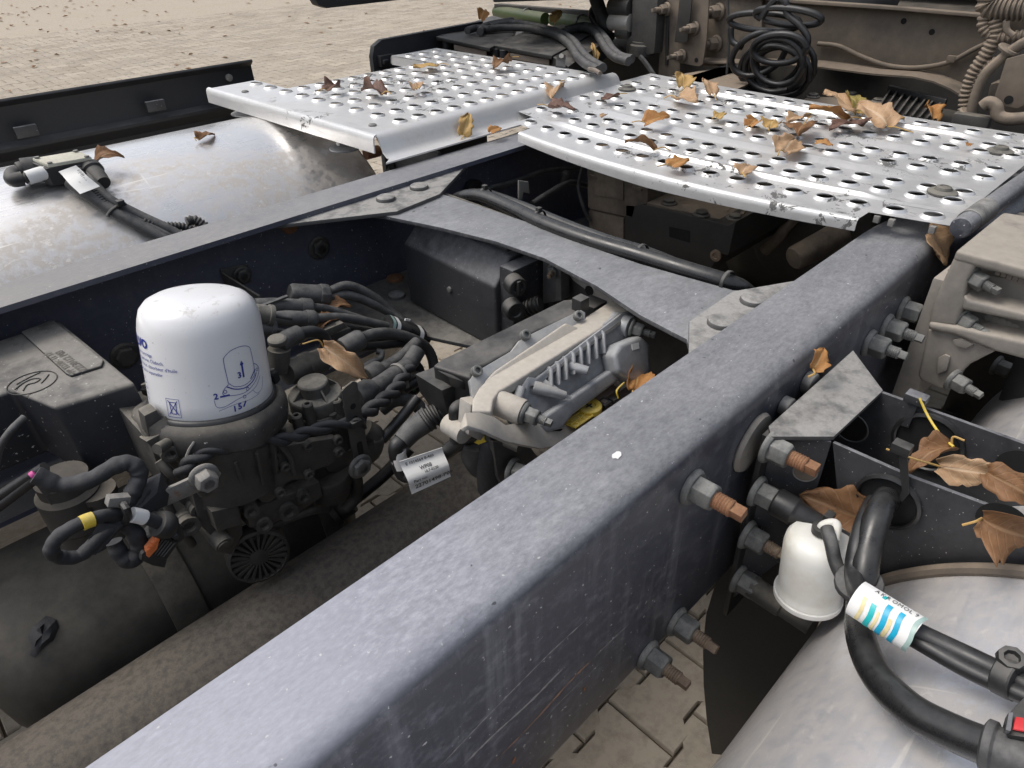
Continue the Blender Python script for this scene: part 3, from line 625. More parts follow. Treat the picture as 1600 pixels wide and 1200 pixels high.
for i, (t, s, v) in enumerate((('22700110-P01', .011, .88), ('Part No', .006, .72), ('2019 W38', .006, .5))): text_on(TG, t, s, lambda u, v_: F(v_, 1-u), nn, M['ink'], u0=.1, v0=1-v+.02 if False else v, W=.085, Hh=.055)
for k in range(9): 
    u = .18+.035*k; 
    g = G().poly([F(.82, u)+nn*.0007, F(.96, u)+nn*.0007, F(.96, u+.012+.008*(k % 3 == 0))+nn*.0007, F(.82, u+.012+.008*(k % 3 == 0))+nn*.0007]); part(TG, 'bar_code_line', g, M['ink'])
# ------------------------------------------------------------------ propeller shaft and air reservoir below the frame
SH = thing('propeller_shaft', 'dusty brown black drive shaft tube running beside the near rail', 'drive shaft', (-.4, 0, -.5))
part(SH, 'tube', G().cyl((-1.3, .03, -.462), (.9, .0, -.40), .076, n=48), M['geard'] if False else dirty('brown_dust_tube', (.028, .025, .022), .55, dust=(.145, .126, .104), up=.6, allo=.24, ns=120, bump=.25, bs=220), ang=60)
AT = thing('air_tank', 'black cylindrical air tank with strap lying behind the drive shaft', 'air tank', (-.5, .25, -.6))
M['atank'] = dirty('worn_black_tank', (.020, .020, .019), .42, dust=(.135, .122, .10), up=.6, allo=.20, ns=14, var=.3, bump=.35, bs=110)
M['strap'] = dirty('dusty_strap', (.03, .029, .027), .45, dust=(.17, .15, .12), up=.6, allo=.28, ns=30, bump=.3)
ay, az, ar = .245, -.435, .137
prf = [(.012, -.795), (.05, -.792), (.09, -.78), (.118, -.762), (.132, -.738), (ar, -.705), (ar, -.60), (ar, -.45), (ar, -.33), (.132, -.30), (.11, -.268), (.06, -.255), (.01, -.252)]
part(AT, 'shell', G().lathe(prf, (0, ay, az), (1, 0, 0), 80), M['atank'], ang=60)
def strap(x0, x1, nm='strap'):
    g = G(); g.sheet(lambda x, a: V((x, ay+(ar+.0045)*cos(a), az+(ar+.0055)*sin(a))), [x0, x1], [pi*.15+pi*1.25*i/28 for i in range(29)]); return part(AT, nm, g, M['strap'], merge=1e-5, solid=.004, bev=.0007)
strap(-.578, -.532); strap(-.338, -.300)
for x in (-.553,):
    a = pi*1.27; c = V((x, ay+(ar+.0075)*cos(a), az+(ar+.0075)*sin(a))); nr = V((0, cos(a), sin(a))); tg = V((0, -sin(a), cos(a)))
    part(AT, 'slot', G().prism([c+V((1, 0, 0))*(.0075*cos(t))+tg*(.0075*sin(t)+(.008 if sin(t) > 0 else -.008)) for t in [2*pi*i/18+.01 for i in range(18)]], nr*.0006), M['hole'])
# torn rubber patch stuck on the tank
rr = random.Random(3); g = G()
def PA(px, py, h=0): return onTank(px, py, h, ay, az, ar)
o_ = [(72, 962), (88, 968), (92, 980), (84, 1000), (68, 1012), (55, 1028), (46, 1024), (50, 1008), (44, 996), (50, 980), (60, 972)]
pts = [PA(a, b, .0015) for a, b in o_]; cc = PA(66, 992, .008); v0 = g.vs([cc])[0]; ri = g.vs(pts); rm = g.vs([PA(66+(a-66)*.6, 992+(b-992)*.6, rr.uniform(.003, .012)) for a, b in o_])
for i in range(len(o_)):
    j = (i+1) % len(o_); g.f([ri[i], ri[j], rm[j], rm[i]]); g.f([rm[i], rm[j], v0])
part(AT, 'torn_patch', g, M['tape'])
# frayed bristles between tank and shaft
g = G(); rr = random.Random(11)
for i in range(44):
    t = rr.random(); b = P(405+t*125, 938-t*72+rr.uniform(-3, 5), y=.06); tip = P(408+t*130+rr.uniform(-10, 34), 958-t*72+rr.uniform(-22, 36), y=.03)
    g.tube([b, b.lerp(tip, .5)+V((rr.uniform(-.006, .006), 0, .012)), tip], .0006, 4, 4)
o = solo('bristle_tuft', 'frayed thin black wire bristles sticking up between air tank and drive shaft', 'bristles', g, M['rubc']); o['kind'] = 'stuff'; del o['category']

# ------------------------------------------------------------------ air dryer
FC = P(333, 620, y=.085); FR = .0685; FH = .130; fz = FC.z
FZ = V((.15, .09, .98)).normalized()                  # the dryer leans a little
AD = thing('air_dryer', 'air dryer with white spin on canister and dusty black casting', 'air dryer', (FC.x, FC.y, fz-.12))
frr = lambda v: FR-.0030*v/.1
prf = [(.0660, 0), (FR, .004), (frr(.02), .02), (frr(.06), .06), (frr(.095), .095), (.0636, .106), (.0605, .1155), (.0545, .1225), (.046, .1268), (.036, .1284), (.020, .1292), (.001, .1296)]
CAN = part(AD, 'canister', G().lathe(prf, FC, FZ, n=96), M['white'], 'white canister with blue print', ang=60)
part(AD, 'seal', G().lathe([(.0725, -.006), (.0725, .001), (.0695, .003), (.067, .003)], FC, FZ, n=80, c0=False, c1=False), M['rubc'], ang=60)
lob = lambda t, r, h: 1+(.085*max(0, cos(3*t+.5))**6 if r > .079 else 0)+(.05*max(0, cos(2*t+1.2))**10 if r > .079 else 0)
RING = part(AD, 'collar', G().lathe([(.0705, -.004), (.075, -.001), (.080, -.004), (.0835, -.011), (.0845, -.022), (.083, -.034), (.074, -.040)], FC, FZ, n=96, c0=False, c1=False, mod=lob), M['ring'], ang=50)
for px, py in ((284, 668), (404, 649), (232, 612), (428, 590)):
    q = P(px, py, z=fz-.006); part(RING, 'slot', G().box(q, (.012, .009, .014), Matrix.Rotation(rnd.random(), 3, 'Z')), M['hole'], bev=.001)
    part(RING, 'screw', G().cyl(q+V((0, 0, 0)), q+V((0, .003, .011)), .0045, n=10), M['castd'])
# printing on the canister: u runs along the circumference (metres), v up the side (metres)
va = math.atan2(CAM_P.y-FC.y, CAM_P.x-FC.x)
FE = (CAM_P-FC); FE = (FE-FZ*FE.dot(FZ)).normalized(); FS = FZ.cross(FE)      # the side that faces the photographer
def CN(u, v): a = u/FR; return FE*cos(a)+FS*sin(a)
def CF(u, v): return FC+FZ*v+CN(u, v)*(frr(v)+.0003)
def ctext(t, s, u, v, b=0): text_on(CAN, t, s, lambda a, c: CF(a, -c), CN, M['blue'], 'curved', u0=u, v0=-v, W=1, Hh=1, lift=.0003, bold=b)
ctext('VOLVO', .0145, -.117, .083, .0006)
for i, (t, u) in enumerate((('Air dryer cartridge', -.108), ('Lufttrocknerpatrone, \u00d6labsch.', -.119), ("Cartouche dess. absorbeur d'huile", -.113), ('Cartucho separador', -.099))): ctext(t, .0058, u, .0745-i*.0068)
for i in range(5): ctext(('CE', 'bar', 'M39', '10.5', 'kPa')[i], .0045, -.092, .044-i*.0065)
def cline(pts, wd=.0007, sm=True, mat='blue'):
    p = [V((a, b, 0)) for a, b in pts]; p = catmull(p, 4) if sm and len(p) > 2 else [p[0].lerp(p[-1], i/6) for i in range(7)] if len(p) == 2 else p
    g = G(); L_, R_ = [], []
    for i, q in enumerate(p):
        d = (p[min(i+1, len(p)-1)]-p[max(i-1, 0)]).normalized(); nn = V((-d.y, d.x, 0))*wd/2
        L_.append(CF(q.x+nn.x, q.y+nn.y)+CN(q.x, 0)*.0002); R_.append(CF(q.x-nn.x, q.y-nn.y)+CN(q.x, 0)*.0002)
    a, b = g.vs(L_), g.vs(R_)
    for i in range(len(a)-1): g.f([a[i], a[i+1], b[i+1], b[i]])
    part(CAN, 'printed_line', g, M[mat])
ox, oy = .037, .040
def cl(pts, wd=.0006, sm=True): cline([(ox+a*.0305, oy+b*.0305) for a, b in pts], wd, sm)
cl([(-.62, .1), (-.66, .9), (-.6, 1.12), (-.3, 1.3), (.1, 1.33), (.42, 1.22), (.52, 1.0), (.54, .2), (.4, -.02), (0, -.16), (-.4, -.1), (-.62, .1)])
cl([(-.62, .05), (-.8, -.1), (-.86, -.3), (-.5, -.42), (0, -.44), (.5, -.2), (.78, .1), (.74, .35), (.56, .5)]); cl([(-.7, -.02), (-.4, -.2), (0, -.27), (.4, -.13), (.62, .1)], .0012)
cl([(-1.2, -.45), (-1.15, -.72), (-.9, -.78), (-.4, -.62), (.05, -.55), (.5, -.4), (.8, -.1)], .0005); cl([(-1.1, -.9), (-.5, -.78), (.1, -.8), (.6, -.75)], .0004); cl([(.3, -.5), (.5, -.7), (.8, -.6), (.95, -.2)], .0004)
for a, b in ((-.78, -.2), (.08, -.36), (.68, .2), (-.1, -.6)): cl([(a+.06*cos(t), b+.06*sin(t)) for t in [i*pi/4 for i in range(9)]], .0006)
cl([(0, .15), (0, .72)], .0022, False); cl([(-.06, .64), (0, .78), (.06, .64)], .0016, False)
cl([(-.98, -.36), (-.64, -.36)], .0020, False); cl([(.28, -.02), (.58, .26)], .0012, False); cl([(-.08, -.78), (-.2, -.98)], .0018)
for t, a, b in (('3', -.24, .18), ('2', -1.2, -.42), ('1', -.62, -1.06), ('5', -.42, -1.02)): ctext(t, .0098, ox+a*.0305, oy+b*.0305, .0003)
bx, by = -.045, .017                                    # crossed out wheeled bin
for pts in ([(-.008, -.010), (.008, -.010), (.008, .012), (-.008, .012), (-.008, -.010)],): 
    for q0, q1 in zip(pts, pts[1:]): cline([(bx+q0[0], by+q0[1]), (bx+q1[0], by+q1[1])], .0005, False)
for q0, q1 in (((-.006, .010), (.006, -.007)), ((.006, .010), (-.006, -.007)), ((-.005, .008), (.005, .008)), ((-.004, .007), (-.003, -.006)), ((.004, .007), (.003, -.006)), ((-.003, -.006), (.003, -.006))): cline([(bx+q0[0], by+q0[1]), (bx+q1[0], by+q1[1])], .0009, False)
# casting below the canister
g = G().lathe([(.072, -.036), (.070, -.06), (.064, -.075), (.062, -.12)], FC, FZ, n=64); part(AD, 'base_casting', g, M['castd'], ang=50)
BY = .045
def blockp(px, d, mat, name='housing', y=BY, bev=.0025, par=None, label=None):
    return part(par or AD, name, G().prism([P(a, b, y=y) for a, b in px], (0, d, 0)), M[mat], label, bev=bev)
blockp([(232, 690), (300, 672), (470, 690), (560, 640), (575, 690), (540, 745), (440, 800), (360, 815), (300, 800), (262, 770)], .12, 'castd', y=.055)
blockp([(300, 770), (372, 742), (380, 835), (362, 868), (338, 862), (330, 838), (312, 820)], .05, 'castd', 'valve_block', y=.035)
blockp([(330, 800), (372, 790), (378, 820), (340, 832)], .02, 'castd', 'port_block', y=.018)
part(AD, 'port', G().cyl(P(352, 852, y=.02), P(352, 852, y=.02)+V((0, .04, .01)), .0115, n=20).cyl(P(351, 854, y=.018), P(351, 854, y=.018)+V((0, .004, .001)), .0075, n=16), M['castd'], bev=.0015)
pl = [(180+a/4.444, 640+b/4.444) for a, b in ((850, 352), (880, 326), (1000, 292), (1100, 272), (1190, 252), (1300, 232), (1540, 196), (1580, 222), (1592, 300), (1575, 345), (1470, 395), (1395, 420), (1345, 485), (1230, 490), (1180, 520), (1150, 580), (1085, 640), (1020, 648), (985, 610), (915, 626), (885, 600), (868, 500))]
CP = part(AD, 'cover_plate', G().prism([P(a, b, y=.028) for a, b in pl], (0, .012, 0)), M['cast'], bev=.002)
for a, b in ((930, 490), (1170, 392), (1335, 440), (1135, 568), (1545, 285), (1535, 205), (1330, 245)): put(SOCKD, 'screw', CP, P(180+a/4.444, 640+b/4.444, y=.0278), (0, -1, 0), 0, 1.0)
for a, b in ((918, 405), (1095, 338)):
    q = P(180+a/4.444, 640+b/4.444, y=.0278); part(CP, 'bush', G().lathe([(.0095, 0), (.0095, .004), (.0055, .004), (.0055, .001)], q, (0, -1, 0), 22), M['castd'])
part(CP, 'raised_pad', G().prism([P(180+a/4.444, 640+b/4.444, y=.0275) for a, b in ((965, 440), (1060, 405), (1075, 520), (985, 560))], (0, -.0025, 0)), M['cast'], bev=.0012)
part(AD, 'round_cover', G().lathe([(.024, 0), (.024, .012), (.019, .016), (.017, .013), (.008, .013)], P(363, 722, y=.05), (0, -1, .25), 32), M['castd'])
part(AD, 'side_pipe', G().tube([P(245, 660, y=.07), P(272, 690, y=.055), P(318, 722, y=.05)], .016, 16), M['cast'])
part(AD, 'side_lever', G().cyl(P(245, 702, y=.03), P(262, 692, y=.04), .006).cyl(P(262, 692, y=.04), P(300, 676, y=.05), .0028), M['castd'])
part(AD, 'wire_clip', G().tube([P(301, 678, y=.03), P(303, 690, y=.02), P(296, 702, y=.02), P(290, 716, y=.02)], .0016, 6), M['zinc'])
part(AD, 'ledge', G().prism([P(a, b, y=.05) for a, b in ((228, 690), (262, 672), (318, 735), (292, 752))], (0, .03, -.01)), M['cast'], bev=.002)
# small fittings and ribs that crowd the casting
for px, py, y_, r_, l_ in ((262, 700, .05, .010, .02), (310, 790, .05, .012, .018), (408, 812, .045, .011, .02), (445, 790, .045, .013, .022), (470, 770, .04, .009, .018), (388, 790, .04, .010, .02), (292, 812, .05, .013, .02), (425, 838, .06, .009, .03)):
    q = P(px, py, y=y_); part(AD, 'plug', G().lathe([(r_*1.15, 0), (r_*1.15, l_*.5), (r_, l_*.55), (r_, l_), (r_*.55, l_), (r_*.5, l_*.7), (.0005, l_*.7)], q+V((0, .004, 0)), (-.15, -1, .05), 18), M['castd'], bev=.0006)
for k in range(7):
    a = va-1.0+k*.33; e = V((cos(a), sin(a), 0)); part(AD, 'casting_rib', G().prism([FC+e*.062+V((0, 0, -.045)), FC+e*.080+V((0, 0, -.045)), FC+e*.070+V((0, 0, -.10)), FC+e*.06+V((0, 0, -.11))], V((-sin(a), cos(a), 0))*.004), M['castd'], bev=.0008)
for pl, r_ in (([(248, 720, .04), (268, 742, .03), (300, 752, .03), (318, 772, .03)], .005), ([(430, 690, .02), (452, 712, .02), (460, 740, .025)], .0035), ([(388, 845, .05), (430, 820, .05), (480, 800, .05), (510, 795, .06)], .006), ([(255, 745, .06), (262, 790, .06), (285, 830, .06), (300, 850, .07)], .006)):
    part(AD, 'pipe', G().tube([P(a, b, y=c) for a, b, c in pl], r_, 10), M['castd'])
part(AD, 'side_flange', G().prism([P(a, b, y=.06) for a, b in ((225, 650), (245, 640), (262, 668), (250, 690), (232, 684))], (0, .02, 0)), M['cast'], bev=.003)
part(AD, 'lower_step', G().prism([P(a, b, y=.035) for a, b in ((385, 800), (455, 772), (500, 752), (505, 776), (470, 800), (420, 822), (390, 826))], (0, .04, 0)), M['castd'], bev=.003)
# breather grille
gc = P(404, 868, y=.04); ga = V((-.25, -.93, .15)).normalized(); gu, gv, _ = frame(ga); GR = .040
BG = part(AD, 'breather_rim', G().lathe([(GR, -.02), (GR, .004), (GR*.9, .006), (GR*.88, -.002), (.001, -.002)], gc, ga, 48), M['geard'])
for k in range(22):
    a = 2*pi*k/22; e = gu*cos(a)+gv*sin(a); s_ = gu*-sin(a)+gv*cos(a)
    part(BG, 'grille_rib', G().prism([gc+e*.011+s_*.0009, gc+e*GR*.9+s_*.0022, gc+e*GR*.9-s_*.0022, gc+e*.011-s_*.0009], ga*.0055), M['geard'])
part(BG, 'grille_hub', G().lathe([(.012, -.002), (.012, .005), (.008, .006)], gc, ga, 20), M['geard'])
# dome shaped pressure regulator
DC = P(490, 603, y=.085)
DM = thing('pressure_regulator', 'round grey dusty cap with knob standing right of the white canister', 'valve', DC-V((0, 0, .06)))
part(DM, 'cap', G().lathe([(.0365, -.030), (.0365, -.014), (.0345, -.0105), (.0215, -.0095), (.0205, -.009), (.0205, .006), (.0185, .0085), (.0001, .0095)], DC, n=56), M['valve'], bev=.0006)
for k in range(4):
    a = va+.25+k*pi/2; e = V((cos(a), sin(a), 0)); s_ = V((-sin(a), cos(a), 0))*.0013
    part(DM, 'fin', G().prism([DC+e*.0195+s_+V((0, 0, -.0098)), DC+e*.0195-s_+V((0, 0, -.0098)), DC+e*.0195-s_+V((0, 0, .004)), DC+e*.0195+s_+V((0, 0, .004))], e*.0001).prism([DC+e*.020+s_+V((0, 0, .003)), DC+e*.033+s_+V((0, 0, -.0105)), DC+e*.020+s_+V((0, 0, -.0105))], -s_*2), M['valve'])
wv = lambda t, r, h: 1+.05*max(0, cos(6*t))**4
part(DM, 'flange', G().lathe([(.0385, -.046), (.0405, -.044), (.0405, -.036), (.0385, -.031), (.036, -.031)], DC, n=60, mod=wv), M['valve'])
part(DM, 'body', G().lathe([(.036, -.115), (.036, -.047)], DC, n=40), M['cast'])
for px, py, l in ((480, 632, .05), (525, 626, .04), (518, 645, .028), (463, 650, .03)):
    q = P(px, py, y=.052); part(DM, 'screw_post', G().cyl(q-V((0, 0, l)), q, .0072, n=18).lathe([(.0072, 0), (.0055, .0018), (.0035, .0018), (.003, 0)], q, n=18), M['cast'])
# slotted bracket strip
g = G(); sp0, sp1 = [P(a, b, y=.012) for a, b in ((546, 603), (569, 737))]
ax = (sp1-sp0); Ls = ax.length; ax.normalize(); wx = V((1, 0, -ax.x/ax.z)).normalized() if False else V((0, -1, 0)).cross(ax).normalized(); hw = .0118
out = []
def sarc(c, r, a0, a1, n_): return [(c[0]+r*cos(a0+(a1-a0)*i/n_), c[1]+r*sin(a0+(a1-a0)*i/n_)) for i in range(n_+1)]
ol = [(-hw, Ls*.02), (-hw, Ls), (hw, Ls), (hw, .0)]+[(hw*.5, -.004), (-hw*.4, -.001)]
SB = thing('slotted_strip', 'grey steel mounting strip with slots standing beside the round cap', 'bracket', sp1)
W3 = lambda q, d=0: sp0+wx*q[0]+ax*q[1]+V((0, d, 0))
part(SB, 'strip', G().prism([W3(q) for q in ol], (0, .003, 0)), M['cast'], bev=.0008)
def slot(l0, l1, r):
    pts = sarc((0, l0), r, pi, 2*pi, 8)+sarc((0, l1), r, 0, pi, 8); part(SB, 'slot', G().prism([W3(q, -.0004) for q in pts], (0, .0003, 0)), M['hole'])
slot(.032, .0325, .0042); slot(.052, .063, .0042); slot(.095, .110, .0042)
put(HEAD, 'bolt_head', SB, P(562, 728, y=.011), (0, -1, 0), .4, 1.15)
tie(SB, [P(548, 662, y=.01), P(556, 656, y=.004), P(566, 660, y=.004), P(570, 668, y=.012)], .003); part(SB, 'tie_head', G().box(P(556, 662, y=.004), (.014, .008, .010)), M['blk'], bev=.001)
# shelf and round valve under it
part(AD, 'shelf', G().prism([P(a, b, y=.05) for a, b in ((500, 722), (556, 700), (575, 738), (515, 738))], (0, .04, -.01)), M['cast'], bev=.001)
RV = thing('round_valve', 'small dark round valve hanging below the slotted strip', 'valve', P(512, 780, y=.06))
part(RV, 'body', G().lathe([(.028, -.038), (.029, -.024), (.031, -.022), (.032, -.004), (.030, 0), (.001, .0)], P(512, 738, y=.06), (0, 0, 1), 40), M['geard'], bev=.0008)
part(RV, 'elbow', G().tube([P(543, 735, y=.05), P(556, 745, y=.045), P(557, 775, y=.05), P(540, 795, y=.055)], .009, 12), M['geard'])
VG = thing('hose_fitting', 'dark ribbed fitting and plug right of the slotted strip', 'fitting', P(585, 690, y=.03))
part(VG, 'body', G().tube([P(570, 670, y=.04), P(585, 680, y=.035), P(582, 702, y=.035), P(572, 712, y=.04)], .014, 14), M['castd']); part(VG, 'cap', G().cyl(P(583, 690, y=.03), P(598, 686, y=.025), .009, .007), M['castd'])
part(VG, 'hose', G().tube([P(596, 688, y=.03), P(625, 655, y=.03), P(652, 622, y=.035)], .0078, 12), M['rubc'])
LB = thing('air_line', 'black air line sloping down to a fitting beside the air tank', 'hose', P(530, 800, y=.12))
part(LB, 'hose', G().tube([P(640, 700, y=.09), P(600, 742, y=.1), P(560, 775, y=.11), P(528, 800, y=.12)], .0105, 14), M['rubc'])
part(LB, 'fitting', G().cyl(P(548, 785, y=.112), P(515, 812, y=.125), .018, .016).cyl(P(528, 800, y=.12), P(520, 806, y=.122), .022), M['geard'], bev=.001)
# zinc strip carrying the taped loop
ZS = thing('mounting_strip', 'rust spotted zinc strip with large hex bolt below the canister', 'bracket', P(280, 770, y=0))
a, b = P(330, 733, y=-.004), P(232, 778, y=-.004); c, d = P(236, 802, y=-.004), P(338, 757, y=-.004)
part(ZS, 'strip', G().prism([a, b, c, d, d.lerp(a, .5)+(a-b).normalized()*.009], (0, .0045, 0)), M['zincr'], bev=.001)
hb = head_me('hex_bolt', M['zinc'], .0125, .018, .0165); put(hb, 'hex_bolt', ZS, P(318, 744, y=-.0045), (-.1, -1, 0), .2)
# ------------------------------------------------------------------ black cover at the left edge
CV = thing('valve_cover', 'speckled black plastic cover with dusty top at the left edge', 'cover', (-.58, .2, -.2))
zt = -.055; c1, c2, c3 = P(92, 500, z=zt), P(210, 597, z=zt), P(84, 636, z=zt)
dn = V((.004, -.012, -.108)); c0 = V((-.80, c1.y, zt)); c4 = P(18, 608, z=zt); c5 = V((-.80, c4.y, zt))
g = G().loft([[p+V((0, 0, 0)) for p in (c0, c1, c2, c3, c4, c5)], [p+dn*(1 if i in (2, 3) else .9)+V((0, .008 if i > 3 else 0, 0)) for i, p in enumerate((c0, c1, c2, c3, c4, c5))]])
part(CV, 'shell', g, M['blkspk'], bev=.006, seg=3)
ctr = lambda a, b, c, d, u, v: (a*(1-u)+b*u)*(1-v)+(d*(1-u)+c*u)*v
rp = [P(a, b, z=zt) for a, b in ((38, 521), (80, 504), (86, 504), (163, 566), (160, 575), (112, 590), (104, 586))]
rp[0] = P(34, 522, z=zt)
part(CV, 'raised_panel', G().prism([p+V((0, 0, -.002)) for p in rp], (0, 0, .006)), M['blkspk'], bev=.0022, seg=3)
EL = P(50, 598, z=zt+.0006)
eu, ev = P(88, 585, z=zt)-P(50, 598, z=zt), P(42, 585, z=zt)-P(50, 598, z=zt)
g = G()
def ring_line(g, c, u, v, k, wd): g.tube([c+u*k*cos(t)+v*k*sin(t) for t in [2*pi*i/40 for i in range(41)]], wd, 5, raw=True)
ring_line(g, EL, eu, ev, 1, .0007); part(CV, 'moulded_oval', g, M['blk'])
g = G(); g.tube([EL+eu*a+ev*b for a, b in ((-.7, -.1), (-.3, .25), (.1, .35), (.35, .1), (.1, -.1), (-.2, -.05), (-.45, -.45))], .0008, 5); part(CV, 'moulded_sign', g, M['blk'])
g = G(); g.tube([EL+eu*a+ev*b for a, b in ((-.55, .35), (0, .6), (.5, .75))], .0007, 5); g.tube([EL+eu*a+ev*b for a, b in ((.3, -.35), (.55, -.05), (.75, .25))], .0007, 5); part(CV, 'moulded_line', g, M['blk'])
pa, pb, pd = P(80, 537, z=zt+.0045), P(138, 583, z=zt+.0045), P(100, 527, z=zt+.0045)
U1 = (pa-P(133, 577, z=zt+.0045)); nrm = V((0, 0, 1))
def covtext(t, s, px, py):
    o_ = P(px, py, z=zt+.0042); du = (P(84, 538, z=zt)-P(132, 574, z=zt)).normalized(); dv = V((0, 0, 1)).cross(du)
    text_on(CV, t, s, lambda u, v: o_+du*u-dv*v, nrm, M['castd'], lift=.0003, bold=.0003)
covtext('22230412 P03', .0125, 137, 577); covtext('>PP TD20< 11 17', .0105, 122, 583)
C7 = thing('cable', 'thin grey cable hanging down at the far left edge below the cover', 'cable', P(10, 700, y=.16))
part(C7, 'wire', G().tube([P(38, 652, y=.16), P(15, 675, y=.15), P(-2, 705, y=.15), P(-12, 760, y=.15)], .004, 10), M['rub'])
C8 = thing('cable', 'two black cables running off the left edge below the cover', 'cable', P(20, 770, y=.12))
for k in range(2): part(C8, 'wire', G().tube([P(70, 730+6*k, y=.1), P(30, 755+12*k, y=.12), P(-15, 785+16*k, y=.14)], .006, 10), M['rubc'])
part(C8, 'pink_seal', G().cyl(P(55, 740, y=.09), P(48, 745, y=.09), .0045), M['pink'], bev=.001)
# lower left dark bodies behind the loop
DB = thing('dark_valve', 'dark ribbed valve body behind the taped loop at lower left', 'valve', P(110, 800, y=.12))
part(DB, 'body', G().lathe([(.03, -.10), (.03, -.07), (.034, -.065), (.034, -.02), (.028, -.015), (.028, 0)], P(95, 745, y=.13), (0, 0, 1), 36), M['geard'])
part(DB, 'bracket', G().prism([P(a, b, y=.11) for a, b in ((52, 752), (78, 745), (128, 810), (104, 822))], (0, .01, 0)), M['cast'], bev=.001)
part(DB, 'pale_plate', G().prism([P(a, b, y=.12) for a, b in ((112, 772), (126, 768), (134, 806), (124, 806))], (0, .003, 0)), M['bar'], bev=.0005)
part(DB, 'socket', G().lathe([(.017, -.07), (.017, -.01), (.021, -.008), (.021, 0)], P(150, 765, y=.11), (0, 0, 1), 24), M['geard'])
RB = solo('rusty_fitting', 'small rusty round fitting behind the cover at the left edge', 'fitting', G().lathe([(.016, 0), (.016, .01), (.01, .016), (.004, .017)], P(40, 678, y=.3), (-.3, -1, .2), 24), M['rust'])
# hook bracket on the far rail behind the canister
HB = thing('hook_bracket', 'folded steel hook bracket on the far rail behind the canister', 'bracket', P(370, 440, y=.416))
a = [P(345, 426, y=.40), P(402, 462, y=.33), P(404, 470, y=.33), P(392, 474, y=.335)]
g = G(); g.sheet(lambda i, k: a[i]+V((0, .0, 0))+V((0, .0, -.02*k)), range(4), range(2)); part(HB, 'strip', g, M['castd'], merge=1e-6, solid=.003)
part(HB, 'plate', G().prism([P(x, y, y=.4165) for x, y in ((343, 420), (385, 412), (392, 440), (352, 448))], (0, -.004, 0)), M['castd'], bev=.001); put(HEADD, 'bolt_head', HB, P(378, 430, y=.412), (0, -1, 0), 0, 1)
# ------------------------------------------------------------------ hoses and wiring between the air dryer and the control units
def PL(l): return [P(px, py, y=y) for px, py, y in l]
def hose(name, label, cat, pl, r, mat='rub', n=14, fit=None, group=None):
    t = thing(name, label, cat, P(*pl[len(pl)//2][:2], y=pl[len(pl)//2][2]), group)
    part(t, 'line', G().tube(PL(pl), r, n), M[mat]); return t
T = thing('cable_plug', 'largest tapered plug with collar and two cables above the hose cluster', 'plug', P(480, 460, y=.27))
a, b = P(452, 458, y=.285), P(514, 463, y=.27)
part(T, 'plug', G().lathe([(.0128, 0), (.0155, .004), (.017, (b-a).length*.72), (.017, (b-a).length*.8)], a, b-a, 28), M['rub']); L = (b-a).length
part(T, 'collar', G().lathe([(.0188, L*.72), (.0195, L*.76), (.0195, L*.92), (.018, L*.98), (.014, L)], a, b-a, 10), M['rub'], bev=.0008)
part(T, 'cable', G().tube(PL([(512, 456, .27), (545, 446, .265), (585, 464, .25), (610, 486, .235), (628, 502, .22)]), .0072, 14), M['rub'])
part(T, 'cable', G().tube(PL([(512, 465, .268), (548, 462, .262), (590, 478, .245), (635, 504, .22), (668, 535, .2)]), .0080, 14), M['rub'])
T = thing('cable_plug', 'flat topped plug just below the largest one, its cable curving down', 'plug', P(450, 480, y=.23))
a, b = P(398, 477, y=.245), P(488, 481, y=.23); L = (b-a).length
part(T, 'plug', G().lathe([(.010, 0), (.0125, L*.3), (.0125, L*.8)], a, b-a, 20), M['rub']); part(T, 'collar', G().lathe([(.0145, L*.78), (.0145, L*.96), (.012, L)], a, b-a, 12), M['rub'], bev=.0006)
part(T, 'rail', G().box(P(425, 472, y=.232), (.05, .006, .003)), M['rub']); part(T, 'cable', G().tube(PL([(486, 480, .23), (515, 484, .228), (548, 494, .22), (590, 508, .21), (615, 520, .2)]), .0068, 12), M['rub'])
T = thing('cable_plug', 'middle plug with thin pin beside it, level with the strap', 'plug', P(450, 500, y=.2))
a, b = P(425, 497, y=.212), P(494, 499, y=.2); L = (b-a).length
part(T, 'plug', G().lathe([(.009, 0), (.0118, L*.3), (.0118, L*.8)], a, b-a, 20), M['rub']); part(T, 'collar', G().lathe([(.0138, L*.74), (.0138, L*.93), (.011, L)], a, b-a, 12), M['rub'], bev=.0006)
part(T, 'cable', G().tube(PL([(492, 498, .2), (530, 496, .2), (570, 502, .195), (612, 512, .19)]), .0072, 12), M['rub'])
for lab, px, py, r in (('short round fitting touching the canister, the upper one', 412, 491, .0125), ('short dark fitting touching the canister, the lower one', 415, 513, .0105)):
    a, b = P(px-12, py-2, y=.165), P(px+14, py+2, y=.16); T = thing('air_fitting', lab, 'fitting', a); L = (b-a).length
    part(T, 'body', G().lathe([(r, 0), (r, L*.7), (r*1.15, L*.72), (r*1.15, L)], a, b-a, 18), M['valve'] if py < 500 else M['rub'], bev=.0006); part(T, 'pin', G().cyl(b, b+(b-a)*1.2, .0028), M['rub'])
T = thing('elbow_fitting', 'dusty elbow fitting with round cap right of the canister rim', 'fitting', P(440, 530, y=.13))
part(T, 'cap', G().lathe([(.0125, 0), (.0125, .006), (.0095, .008)], P(434, 535, y=.13), (0, -.1, 1), 20), M['valve'], bev=.0006)
part(T, 'elbow', G().tube(PL([(436, 541, .13), (448, 530, .135), (466, 522, .14)]), .0125, 16), M['rub']); part(T, 'stem', G().cyl(P(436, 545, y=.13), P(436, 580, y=.13), .015, .013), M['castd'])
part(T, 'hose', G().tube(PL([(464, 522, .14), (490, 519, .145), (508, 530, .15), (508, 560, .155)]), .0088, 12), M['rubc'])
